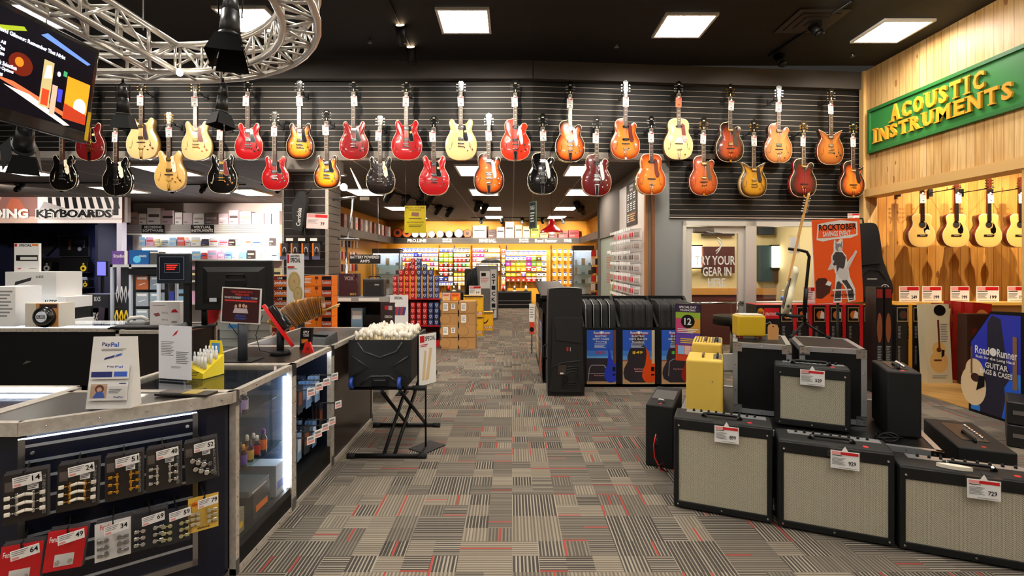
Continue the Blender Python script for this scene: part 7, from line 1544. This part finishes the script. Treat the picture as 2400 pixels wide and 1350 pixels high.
# yellow side wall goods (left): packets above the header and on pegs
for i in range(12):
    y = 12.6 + .48*i
    solo('hanging_pack', MB().box(0, .12, 0, .22, 0, .36, mat(('#b8a8a0', '#8a4a40', '#c8c0b8')[i % 3], .4), .02).box(.12, .122, .05, .17, .05, .2, mat(('#d84a30', '#3a3a40', '#e8e0d8')[i % 3], .4)), f'wrapped pack on the side header shelf, {ORD[i]} along the yellow wall', 'pack', (-4.45, y, hz1), 0, 'packs on the side header shelf')
for r in range(4):
    for i in range(9):
        solo('hanging_pack', MB().box(0, .06, 0, .13, -.2, 0, mat(('#d8d0c8', '#c84a30', '#4a4a50', '#e8a030')[(i+r) % 4], .4)), f'peg pack on the yellow side wall, {ORD[r]} row down, {ORD[i]} from the pillar', 'pack', (-4.69, 12.7+.3*i, 2.28-.34*r), 0, 'peg packs on the yellow side wall')
# glass cabinets
def cabinet(label, x0, x1, y, z1_, lit=14.):
    t = thing('glass_cabinet', label, 'cabinet', (x0, y, 0)); w = x1-x0
    m = MB(); edge_frame(m, 0, w, 0, .45, 0, z1_, .035, STL); m.box(0, w, -.01, .45, z1_-.16, z1_, mat('#3a342e', .5)); m.part('frame', t)
    MB().box(.035, w-.035, .42, .44, .6, z1_-.16, mat('#dceaf2', .5)).box(.035, w-.035, .02, .44, 0.02, .6, BLK).part('cabinet_body', t)
    for i, z in enumerate((.95, 1.25, 1.55)): MB().box(.035, w-.035, .05, .42, z, z+.01, GGLASS).part('shelf', t)
    MB().box(.035, w-.035, .1, .14, z1_-.2, z1_-.165, mat('#eaf4ff', .5, emit=lit)).part('light_strip', t)
    MB().box(.035, w-.035, .0, .006, .6, z1_-.16, GLASS).part('glass_front', t)
    for k in range(12): solo('small_gadget', MB().box(0, .08+.03*(k % 3), 0, .08, 0, .08+.05*(k % 4), mat(('#8aa8b8', '#3a4a58', '#d8e8f0', '#b8a890')[k % 4], .4)), f'small pedal on {("lower", "middle", "top", "bottom")[k//3]} glass shelf, {ORD[k % 3]} place, ' + label.split(' cabinet')[0], 'pedal', (x0+.08+(w-.25)*(k % 3)/2, y+.15, (.96, 1.26, 1.56, .601)[k//3]), 0, 'pedals in the glass cabinets')
cabinet('far lit glass cabinet by the yellow side wall', wx(872, 16.5), wx(937, 16.5), 16.5, 2.1)
cabinet('lit glass cabinet at the far end of the aisle wall', 2.0, 2.7, 16.6, 2.2)
for r in range(7):
    for c in range(2): solo('hanging_pack', MB().box(0, .13, 0, .06, -.18, 0, mat(('#c83028', '#e8e0d8', '#2a2a2a')[(r+c) % 3], .4)), f'red or white pack on the end rack, {ORD[r]} row down, {("outer", "inner")[c]} column', 'pack', (wx(1386+9*c, 14.4), 14.4, 2.0-.24*r), 0, 'packs on the end rack beyond the aisle wall')
# low black counters at the far wall
for a, b, lb in ((1036, 1088, 'beyond the brown cartons'), (1166, 1246, 'at the end of the aisle')):
    d = 18.2; x0, x1 = wx(a, d), wx(b, d)
    t = thing('low_counter', 'low black cased counter under the string packets, ' + lb, 'counter', (x0, d, 0)); m = MB(); edge_frame(m, 0, x1-x0, 0, .5, .12, .60, .03, STL); m.box(0, x1-x0, -.003, 0, .26, .285, STL); m.part('metal_frame', t); MB().box(.01, x1-x0-.01, .01, .49, 0, .59, BLK).part('cabinet', t)
    for k in range(3): solo('small_gadget', MB().cyl((0, 0, 0), (0, 0, .03), .07, WHT if k % 2 else BLK, n=14).cyl((0, 0, .03), (0, 0, .2), .05, (RED, STL, WHT)[k], .03, 12), ('red', 'silver', 'white')[k] + ' gadget standing on the low counter ' + lb, 'gadget', (x0+.2+(x1-x0-.4)*k/2, d+.25, .60), 0, 'gadgets on the low counters')
# centre island
t = thing('island_display', 'tall black and white display rack with vertical lettering in the far aisle', 'display rack', (wx(1088, 14.6), 14.6, 0))
w = wx(1166, 14.6)-wx(1088, 14.6)
m = MB(); edge_frame(m, .35, w, 0, .8, .0, 1.62, .03, STL); m.box(.38, w-.03, .03, .77, .02, 1.55, mat('#8d8a86', .5)).box(0, .40, .1, .7, .0, 1.45, mat('#2a2a28', .6)); m.part('rack_body', t)
m = MB().box(w-.2, w-.03, -.01, 0, .05, 1.45, mat('#d8d6d2', .5)).box(.45, w-.22, -.01, 0, .9, 1.4, mat('#e8e4e0', .5)).box(.5, w-.25, -.012, 0, .1, .85, mat('#6a6866', .6)).deco(.45, w-.22, .9, 1.4, -.011, [('l', .1, .3, .9, .6, 3, PINK), ('r', .15, .7, .6, .9, BLK)])
for i, ch in enumerate('STICKIT'): m.text(ch, w-.17, 1.2-.17*i, w-.06, 1.32-.17*i, BLK, -.012, .03)
m.part('panels', t); m = MB()
for k in range(9): m.tube([(.05+.05*k, -.02, .3+.1*(k % 3)), (.08+.04*k, -.05, .9), (.1+.03*k, -.02, 1.3+.03*k)], .02, BLK, 6)
m.part('hanging_straps', t)
MB().lathe([(.3, 0), (.28, .08), (.15, .12)], mat('#3a3634', .5), 16, (.75, .4, 1.63)).part('round_case', t)
# aisle-wall blister packs on pegs, menu board
solo('slat_panel', MB().box(XL-.035, XL-.002, 7.7, 9.5, .35, 3.0, mat('#d9cfc6', .5)).box(XL-.045, XL, 7.62, 7.7, .3, 3.02, mat('#a06a3a', .5)), 'white slatted panel with wooden edge on the aisle wall', 'panel')
t = thing('menu_board', 'black chalk-style board of prices high on the aisle wall', 'board', (XL-.04, 8.85, wz(528, 8.5)), -PI/2)
BB = mat('#221d1a', .6)
m = MB().box(0, .72, -.012, 0, 0, .72, BB); m.part('board', t)
m = MB().deco(0, .72, 0, .72, -.012, [('t', 'STRING', .3, .88, .7, .95, WHT), ('t', 'MENU', .35, .80, .65, .86, WHT), ('r', .05, .76, .95, .765, mat('#c88a4a', .5)), ('l', .1, .58, .3, .74, 3, WHT), ('l', .4, .58, .6, .74, 3, WHT), ('l', .7, .58, .9, .74, 3, WHT), ('r', .05, .54, .95, .545, mat('#c88a4a', .5)), ('l', .1, .32, .3, .52, 4, WHT), ('l', .4, .32, .6, .52, 4, WHT), ('l', .7, .32, .9, .52, 4, WHT), ('r', .05, .28, .95, .285, mat('#c88a4a', .5)), ('l', .1, .06, .35, .26, 4, WHT), ('l', .4, .06, .9, .26, 4, mat('#d89a5a', .5))]); m.part('lettering', t)
hk2 = MB().tube([(0, 0, 0), (-.19, 0, 0)], .004, STL, 5).box(-.2, -.19, -.04, .04, -.025, .022, PAP).mesh('peg')
bp = []
for a, b in (('#e8d8d4', '#d8242c'), ('#e0dcd8', '#b8a8a0'), ('#d8d4d0', '#6a5a54'), ('#e8d0cc', '#e03038')):
    bp.append(MB().box(-.055, .055, 0, .018, -.13, 0, mat(a, .3)).box(-.04, .04, -.015, 0, -.11, -.04, mat(b, .3), .008).mesh('pack'))
for r in range(7):
    z = 2.17-.178*r
    for c in range(11):
        y = 7.86+.148*c
        solo('peg_hook', hk2, f'price-flagged peg on the aisle wall, {ORD[r]} row down, {ORD[c]} from the grey column', 'hook', (XL-.036, y, z), 0, 'pegs on the aisle wall')
        solo('blister_pack', bp[(0, 1, 2, 2, 3, 3, 3)[r] if c % 3 else 1], f'blister pack on the aisle wall, {ORD[r]} row down, {ORD[c]} from the grey column', 'blister pack', (XL-.12, y, z-.006), -.5, 'blister packs on the aisle wall')
# red pendant lamp
t = thing('pendant_lamp', 'glossy red dome pendant lamp hanging in the far shop', 'pendant lamp', (wx(1293, 10.5), 10.5, wz(546, 10.5)))
m = MB(); m.lathe([(.245, 0), (.24, .02), (.20, .07), (.12, .12), (.07, .16), (.065, .24), (.05, .28)], REDG, 32); m.part('lamp_shade', t)
MB().cyl((0, 0, .28), (0, 0, LC-wz(546, 10.5)), .006, BLK, n=8).part('cord', t); MB().lathe([(.02, -.02), (.06, 0), (.06, .03)], mat('#ffd8a8', .5, emit=60.), 14).part('bulb', t)
t = thing('hanging_sign', 'narrow green-edged hanging sign seen from the side before the pendant lamp', 'sign', (wx(1248, 9.3), 9.3, wz(536, 9.3)), -1.0)
MB().box(-.11, .11, 0, .02, 0, .50, mat('#5a6a5a', .5)).deco(-.11, .11, 0, .5, 0, [('r', .08, .04, .92, .96, mat('#22302a', .5)), ('t', 'SALE', .2, .7, .8, .85, WHT), ('l', .2, .2, .8, .6, 4, WHT)]).part('board', t); MB().cyl((0, .01, .5), (0, .01, LC-wz(536, 9.3)), .003, STL, n=5).part('wire', t)
# ------------------------------------------------------------------ software shelves (left rear)
DS = 12.9
SHW = mat('#d8d4d0', .5)
def shelfpx(px0, px1, py0, py1, label, grooves=True):
    x0, x1 = wx(px0, DS), wx(px1, DS); z0_, z1_ = wz(py1, DS), wz(py0, DS)
    m = MB().box(x0, x1, DS, DS+.3, z0_, z1_, mat('#b8b2ac', .5))
    if grooves:
        k = z0_+.04
        while k < z1_: m.box(x0, x1, DS-.004, DS, k, k+.012, mat('#5a5450', .5)); k += .05
    solo('display_shelf', m, label, 'shelf'); return z1_
zt = shelfpx(290, 655, 526, 550, 'pale slatted header shelf over the software boxes')
z2 = shelfpx(325, 655, 576, 581, 'bright upper shelf of software boxes', False)
z3 = shelfpx(300, 655, 607, 611, 'bright second shelf of software boxes', False)
z4 = shelfpx(300, 655, 650, 654, 'third shelf of software boxes', False)
solo('light_strip', MB().box(wx(330, DS), wx(650, DS), DS+.05, DS+.1, wz(551, DS)-.04, wz(551, DS)-.004, mat('#f8fcff', .5, emit=30.)), 'bright lamp strip under the software header shelf', 'light strip')
solo('light_strip', MB().box(wx(330, DS), wx(650, DS), DS+.05, DS+.1, wz(582, DS)-.04, wz(582, DS)-.004, mat('#f8fcff', .5, emit=22.)), 'bright lamp strip under the upper software shelf', 'light strip')
for l1, l2, a, b in (('RECORDING', 'SOFTWARE', 332, 385), ('VIRTUAL', 'INSTRUMENTS', 447, 501)):
    x0, x1 = wx(a, DS-.02), wx(b, DS-.02); z0_, z1_ = wz(546, DS), wz(527, DS)
    solo('shelf_sign', MB().box(x0, x1, DS-.02, DS-.005, z0_, z1_, BLK).deco(x0, x1, z0_, z1_, DS-.02, [('t', l1, .12, .55, .88, .88, WHT, .03), ('t', l2, .04, .12, .96, .45, WHT, .03)]), f'black {l1} {l2} sign on the pale header shelf', 'sign')
rr = random.Random(4)
def fill(py0, py1, zb, px0, px1, nm, cols_, d=DS+.05, grp='software boxes', wmin=16, wmax=34):
    x = px0; i = 0
    while x < px1-8:
        w_ = rr.randint(wmin, wmax); h_ = rr.uniform(.6, 1.)
        c, c2 = rr.choice(cols_), rr.choice(cols_)
        py = py1 - (py1-py0)*h_
        CB('software_box', f'{nm}, {ORD[i]} from the keyboards side' if i < 16 else nm + ', near the pillar, ' + ORD[i-16], 'box', x, min(x+w_-2, px1), py, py1, d, .16, mat(c, .4), [('r', .1, .45, .9, .62, mat(c2, .4)), ('r', .1, .15, .5, .25, GRYT)], zb, grp); x += w_; i += 1
PAL = ['#e8e2dc', '#d8c8c0', '#3a2e2c', '#5a4a48', '#c8b0b8', '#e8e8ea', '#b89a8a', '#8a7a7a']
PAL2 = ['#e8ecee', '#c8ccd0', '#3a3030', '#8ab8d8', '#c84a3a', '#e8d8a0', '#3a4aa8', '#d8a8c8']
fill(486, 526, zt, 302, 655, 'box on top of the software header shelf', PAL, grp='boxes on the software header shelf')
fill(554, 576, z2, 326, 640, 'small box on the bright upper software shelf', PAL2, wmin=14, wmax=24, grp='boxes on the upper software shelf')
fill(584, 607, z3, 450, 650, 'box on the second software shelf', PAL2, wmin=14, wmax=26, grp='boxes on the second software shelf')
fill(616, 650, z4, 450, 650, 'box on the third software shelf', PAL2, wmin=18, wmax=30, grp='boxes on the third software shelf')
# keyboards department
DK_ = 11.95
x0, x1, xm = wx(-120, DK_), wx(286, DK_), wx(88, DK_); z0_, z1_ = wz(523, DK_), wz(461, DK_)
t = thing('department_sign', 'large panel lettered RECORDING KEYBOARDS with printed piano keys', 'sign', (0, DK_, 0))
m = MB().box(x0, x1, 0, .04, z0_, z1_, mat('#8a5a50', .5)).deco(xm, x1, z0_, z1_, 0, [('r', 0, 0, 1, 1, mat('#e8e0dc', .5))] + [('p', [(.12+.095*i, .98), (.17+.095*i, .98), (.17+.1*i+.01, .55), (.12+.1*i+.01, .55)], BLK) for i in range(9)] + [('l', .0, .02, 1, .2, 1, mat('#c8bcb8', .5)), ('p', [(.02, .5), (.08, .82), (.35, .55)], mat('#a8a0a0', .5)), ('r', .9, .3, .96, .98, BLK)])
m.deco(x0, xm, z0_, z1_, 0, [('p', [(.6, .3), (.7, .95), (.8, .9), (.9, .3)], mat('#b85a3a', .5)), ('p', [(.3, .5), (.5, 1), (.6, 1), (.5, .4)], mat('#c8a090', .5)), ('r', 0, 0, 1, .25, mat('#c8a898', .5))], eps=.0007); m.part('panel', t)
m = MB(); aw = xm-x0
m.text('KEYBOARDS', xm-.03, z0_+.11, xm+(x1-xm)*.9, z0_+.34, WHT, -.02, .10); m.text('KEYBOARDS', xm-.0, z0_+.13, xm+(x1-xm)*.885, z0_+.32, BLK, -.035, .03)
m.text('RECORDING', wx(-130, DK_), z0_+.11, wx(68, DK_), z0_+.34, WHT, -.02, .05); m.part('lettering', t, label='raised white and black lettering')
solo('blue_wall_light', MB().box(-10.4, -9.4, 14.44, 14.46, 1.55, 1.75, mat('#3a3a9a', .5, emit=.6)), 'blue glow strip in the keyboard room', 'light strip') if 0 else None
spot((-10.6, 12.6, 2.9), (-10.8, 14.5, 1.6), 70, 90, (.6, .65, 1.)); spot((-10.3, 12.6, 2.9), (-10.4, 14.5, 1.4), 60, 90, (.6, .65, 1.))
DW = 14.4
for i, (pxc) in enumerate((107, 256)):
    x, z = wx(pxc, DW), wz(572, DW); s = .34
    solo('foam_panel', MB().prism([(-s, 0), (0, -s), (s, 0), (0, s)], 0, .05, mat('#0c0c12', .9)), ('diamond foam panel between the poster and the framed screen', 'diamond foam panel by the end of the navy wall')[i], 'acoustic panel', (x, DW, z))
solo('foam_panel', MB().box(-.28, .28, 0, .05, -.3, .3, mat('#0c0c12', .9)), 'square foam panel over the keyboard poster', 'acoustic panel', (wx(48, DW), DW, wz(535, DW)))
t = thing('framed_screen', 'framed dark concert picture on the navy wall', 'picture', (wx(173, DW), DW, wz(602, DW))); MB().box(-.43, .43, 0, .05, 0, .62, STL).part('frame', t)
MB().deco(-.41, .41, .02, .60, -.001, [('r', 0, 0, 1, 1, mat('#0c0c10', .3)), ('p', [(.3, .3), (.4, .3), (.42, .8), (.32, .85)], mat('#5a4038', .4)), ('e', .7, .35, .07, .1, mat('#8a8a90', .4)), ('l', .5, .6, .9, .8, 3, mat('#3a3a40', .4)), ('p', [(.8, .4), (.9, .4), (.88, .8)], mat('#4a4448', .4))]).part('picture', t)
solo('speaker_shelf', MB().box(wx(98, DW), wx(212, DW), DW-.35, DW, wz(637, DW)-.03, wz(637, DW), STL).box(wx(98, DW), wx(212, DW), DW-.05, DW, wz(637, DW), wz(604, DW), BLK), 'narrow shelf of studio speakers under the framed picture', 'shelf')
solo('speaker_shelf', MB().box(wx(165, DW), wx(222, DW), DW-.35, DW, wz(672, DW)-.03, wz(672, DW), STL), 'lower short shelf of studio speakers', 'shelf')
def spk(label, px, pyb, c, cone, s=1.):
    t = thing('studio_speaker', label, 'speaker', (wx(px, DW-.3), DW-.3, wz(pyb, DW)+.002), 0, 'studio speakers in the keyboard room'); MB().box(-.11*s, .11*s, 0, .2, 0, .28*s, c, .01).part('cabinet', t)
    MB().cyl((0, -.002, .1*s), (0, -.012, .1*s), .085*s, cone, n=20).cyl((0, -.012, .1*s), (0, -.02, .1*s), .035*s, BLK, n=14).part('cone', t); MB().cyl((0, -.002, .22*s), (0, -.008, .22*s), .025*s, cone, n=12).part('tweeter', t)
spk('black studio speaker with a grey cone on the shelf end', 110, 637, BLK, mat('#a8a4a0', .5)); spk('black studio speaker with a yellow cone on the upper shelf', 196, 637, BLK, YEL); spk('white studio speaker on the lower shelf', 182, 672, WHT, mat('#3a3a3a', .5)); spk('small black speaker with a yellow cone on the lower shelf', 200, 672, BLK, YEL, .7)
t = thing('computer_screen', 'glowing blue-violet computer screen by the speaker boxes', 'monitor', (wx(238, 9.0), 9.0, 1.25), -.5); MB().box(-.16, .16, 0, .03, .15, .42, BLK).box(-.03, .03, .0, .03, -.6, .15, BLK).part('housing', t); MB().box(-.15, .15, -.003, 0, .17, .41, mat('#4a48e0', .4, emit=2.5)).part('screen', t)
solo('display_plinth', MB().box(-.2, .2, -.05, .25, 0, .65, BLK), 'low black plinth under the glowing screen', 'plinth', (wx(238, 9.0), 9.03, 0), -.5)
# boxes between the rear counter and the keyboard room
DA = 6.6
ALS = [('k', 'ALESIS'), ('w', ''), ('k', 'ALESIS'), ('w', ''), ('k', 'ALESIS'), ('w', ''), ('k', 'ALESIS')]
for i in range(8):
    k = i % 2
    CB('keyboard_box', ('white' if k else 'black') + f' ALESIS keyboard box, {ORD[i]} from the floor in the stack' if not k else f'plain white keyboard box, {ORD[i]} from the floor in the stack', 'box', 40+6*(i % 3), 158-7*(i % 2)-5*((i*3) % 2), 0, 0, DA, .4, mat('#161414', .4) if not k else PAP, (), 0, 'stacked keyboard boxes') if 0 else None
    x0, x1 = wx(38+7*((i*2) % 3), DA), wx(150+4*(i % 3), DA); w = x1-x0
    solo('keyboard_box', MB().box(0, w, 0, .42, 0, .148, PAP if k else mat('#141212', .4), .003).deco(0, w, 0, .15, 0, [('r', .82, 0, 1, 1, WHT), ('t', 'ALESIS', .5, .3, .8, .75, BLK if k else WHT, .03), ('l', .05, .4, .4, .6, 1, GRYT)]), f'{"white" if k else "black"} ALESIS keyboard box, {ORD[i]} from the floor in the stack', 'box', (x0, DA, .15*i), 0, 'stacked ALESIS boxes')
zt_ = 1.2
CB('keyboard_box', 'large white box with a small keyboard picture topping the ALESIS stack', 'box', 12, 132, 637, 0, DA+.02, .4, PAP, [('p', [(.18, .45), (.5, .65), (.52, .78), (.2, .6)], mat('#3a3a3a', .5)), ('t', 'ALESIS', .6, .75, .75, .85, BLK), ('e', .55, .25, .05, .15, BLU)], zt_)
CB('special_sign', 'white SPECIAL poster with a black keyboard picture on top of the stack', 'sign', 33, 92, 570, 636, DA+.1, .03, PAP, [('t', 'SPECIAL', .2, .88, .7, .97, BLK, .03), ('r', .02, .88, .12, .98, RED), ('r', .72, .9, .95, .97, ORG), ('r', .08, .38, .95, .58, BLK), ('r', .25, .42, .92, .52, WHT), ('p', [(.1, .1), (.3, .14), (.25, .08)], RED), ('l', .6, .08, .9, .12, 1, GRYT)], zt_+.33 if 0 else wz(637, DA+.02))
for i, (a, b, c) in enumerate(((176, 214, 0), (214, 256, 0), (178, 216, 1), (217, 254, 1))):
    CB('speaker_box', f'dark printed speaker box, {("lower", "upper")[c]} row, {("first", "second")[i % 2]} from the ALESIS stack', 'box', a, b, 690 if c else 722, 0, 7.6, .3, mat('#1a1618', .4), [('t', 'BX5', .1, .8, .5, .93, WHT), ('p', [(.3, .1), (.7, .15), (.8, .6), (.4, .65)], mat('#4a3a4c', .5))], .66 if c else 0., 'dark speaker boxes')
    if c == 0: pass
bpy.data.objects[-1] if 0 else None
# gondola with cable packs
t = thing('gondola_rack', 'white-framed gondola with cable packs behind the rear counter', 'rack', (wx(258, 7.4), 7.4, 0))
gw = wx(372, 7.4)-wx(258, 7.4); gm_ = wx(302, 7.4)-wx(258, 7.4)
m = MB()
for x in (0, gm_, gw-.03): m.box(x, x+.035, 0, .035, 0, 1.62, mat('#c8d0dc', .4)).box(x, x+.035, .4, .435, 0, 1.62, mat('#c8d0dc', .4))
m.box(0, gw, 0, .435, 1.58, 1.62, mat('#c8ccd0', .4)).box(0, gw, .2, .22, .0, 1.58, mat('#2a2c34', .5)).box(gm_, gw, -.01, .2, 1.47, 1.56, BLK).box(0, gw, 0, .435, 0, .1, BLK); m.part('frame', t)
gx = wx(258, 7.4)
for i in range(4):
    solo('string_bunch', MB().tube([(0, 0, 0), (.02, 0, -.12), (0, 0, -.24), (-.02, 0, -.12), (0, 0, -.01)], .008, mat('#c8c8cc', .3), 6), f'looped white cable on the gondola, {ORD[i]} from the poster side', 'cable', (gx+.07+.06*i, 7.45, 1.30), 0, 'looped cables on the gondola')
    if i < 3: solo('instrument_cable', MB().tube([(0, 0, 0), (.025, 0, -.1), (0, 0, -.2), (-.025, 0, -.1), (0, 0, -.01)], .01, YEL, 6), f'yellow-black coiled cable low on the gondola, {ORD[i]} from the poster side', 'cable', (gx+.08+.07*i, 7.42, .95), 0, 'yellow cables on the gondola')
for r in range(5):
    for c in range(2):
        col = ('#b86030', '#a8b0b8', '#a8b4bc', '#98a8b8', '#c83a28')[r] if c == 0 else ('#8a98a8', '#9ab0bc', '#a0b0bc', '#98a8b8', '#d84030')[r]
        solo('cable_packet', MB().box(-.09, .09, 0, .05, -.2, 0, mat(col, .4)).box(-.07, .07, -.002, 0, .0-.05, -.02, PAP).prism([(-.05, -.14), (.05, -.11), (.05, -.10), (-.05, -.13)], -.003, 0, PAP), f'cable pack on the gondola, {ORD[r]} row down, {("first", "second")[c]} column', 'cable packet', (gx+gm_+.14+.21*c, 7.47, 1.45-.245*r), 0, 'cable packs on the gondola')
CB('product_box', 'violet boxed microphone standing on top of the gondola', 'box', 262, 299, 588, 0, 7.45, .2, mat('#6a4a98', .4), [('t', 'Studio', .1, .5, .8, .75, WHT), ('r', .8, 0, 1, 1, WHT)], 1.62)
CB('product_box', 'blue box with a picture standing on top of the gondola', 'box', 303, 348, 586, 0, 7.47, .2, mat('#1c5a9a', .4), [('e', .4, .35, .2, .25, mat('#5ac0e8', .4)), ('t', 'SENNHEISER', .5, .5, .9, .65, WHT)], 1.62)
CB('product_box', 'white-edged grey box next to the blue one on the gondola', 'box', 352, 372, 590, 0, 7.5, .15, mat('#4a4a4a', .4), [('r', 0, .9, 1, 1, WHT)], 1.62)
# shelves right behind the monitors
t = thing('display_shelf', 'white shelves with small boxes behind the large monitor', 'shelf', (wx(372, 9.0), 9.0, 0)); x1 = wx(640, 9.0)-wx(372, 9.0)
MB().box(0, x1, 0, .4, .9, .93, SHW).box(0, x1, 0, .4, 1.30, 1.33, SHW).box(0, x1, .4, .43, 0, 1.5, mat('#c8c4c0', .5)).box(0, .03, 0, .4, 0, 1.4, SHW).box(x1-.03, x1, 0, .4, 0, 1.4, SHW).box(0, x1, 0, .4, 0, .15, SHW).part('shelves', t)
x = wx(378, 9.0)+.03; i = 0
for zb in (.93, 1.33, .15):
    x = wx(376, 9.0)+.03; i = 0
    while x < wx(632, 9.0):
        w = rr.uniform(.12, .24); h = rr.uniform(.16, .3)
        solo('software_box', MB().box(0, w-.02, 0, .15, 0, h, mat(rr.choice(PAL2), .4)).box(.01, w-.03, -.001, 0, h*.5, h*.7, mat(rr.choice(PAL2), .4)), f'small box on the {("middle", "top", "bottom")[(.93, 1.33, .15).index(zb)]} shelf behind the monitors, {ORD[min(i, 15)]} along', 'box', (x, 9.05, zb), 0, 'small boxes on the shelves behind the monitors'); x += w; i += 1
# sconces, acoustic panels of the try-out room, and stool shapes
for x, lb in ((wx(1620, 10), 'seen through the glass door'), (wx(1840, 10), 'seen through the window')):
    t = thing('wall_sconce', 'glowing square wall sconce ' + lb, 'wall lamp', (x, 10.15, 1.55)); MB().box(-.22, .22, -.10, 0, 0, .42, mat('#fff0cc', .5, emit=7.)).part('lamp_shade', t); MB().box(-.24, .24, -.11, .0, -.03, 0, BLK).box(-.24, .24, -.11, .0, .42, .45, BLK).part('frame', t)
for i, (a, b, y0, y1, c, lb) in enumerate(((1648, 1722, 578, 640, '#3a1518', 'dark red panel behind the door lettering'), (1648, 1722, 530, 552, '#1c1618', 'dark panel at the top of the door glass'), (1779, 1812, 575, 660, '#24404c', 'blue-grey panel seen through the window'), (1812, 1826, 575, 660, '#4a3222', 'brown edge panel beside the blue-grey one'), (1862, 1905, 570, 665, '#1e1414', 'dark panel behind the guitar stand'), (1779, 1815, 525, 550, '#24303c', 'upper blue-grey panel in the window'))):
    CB('sound_absorber', lb, 'acoustic panel', a, b, y0, y1, 10.08, .1, mat(c, .8))
solo('drum_stool', MB().cyl((0, 0, .6), (0, 0, .75), .3, BLK, n=24).cyl((0, 0, 0), (0, 0, .6), .03, STL), 'black round seat inside the try-out room behind the door', 'stool', (wx(1715, 8.6), 8.6, 0))
area((3.9, 9.0, 2.75), 1.5, 1.0, 45, (1, .88, .68))

for x in (-12.2, -10.2): spot((x, 9.6, 3.05), (x, 12, 2.6), 150, 75, (1, .92, .84))  # extra spots, added only to brighten the keyboards department sign
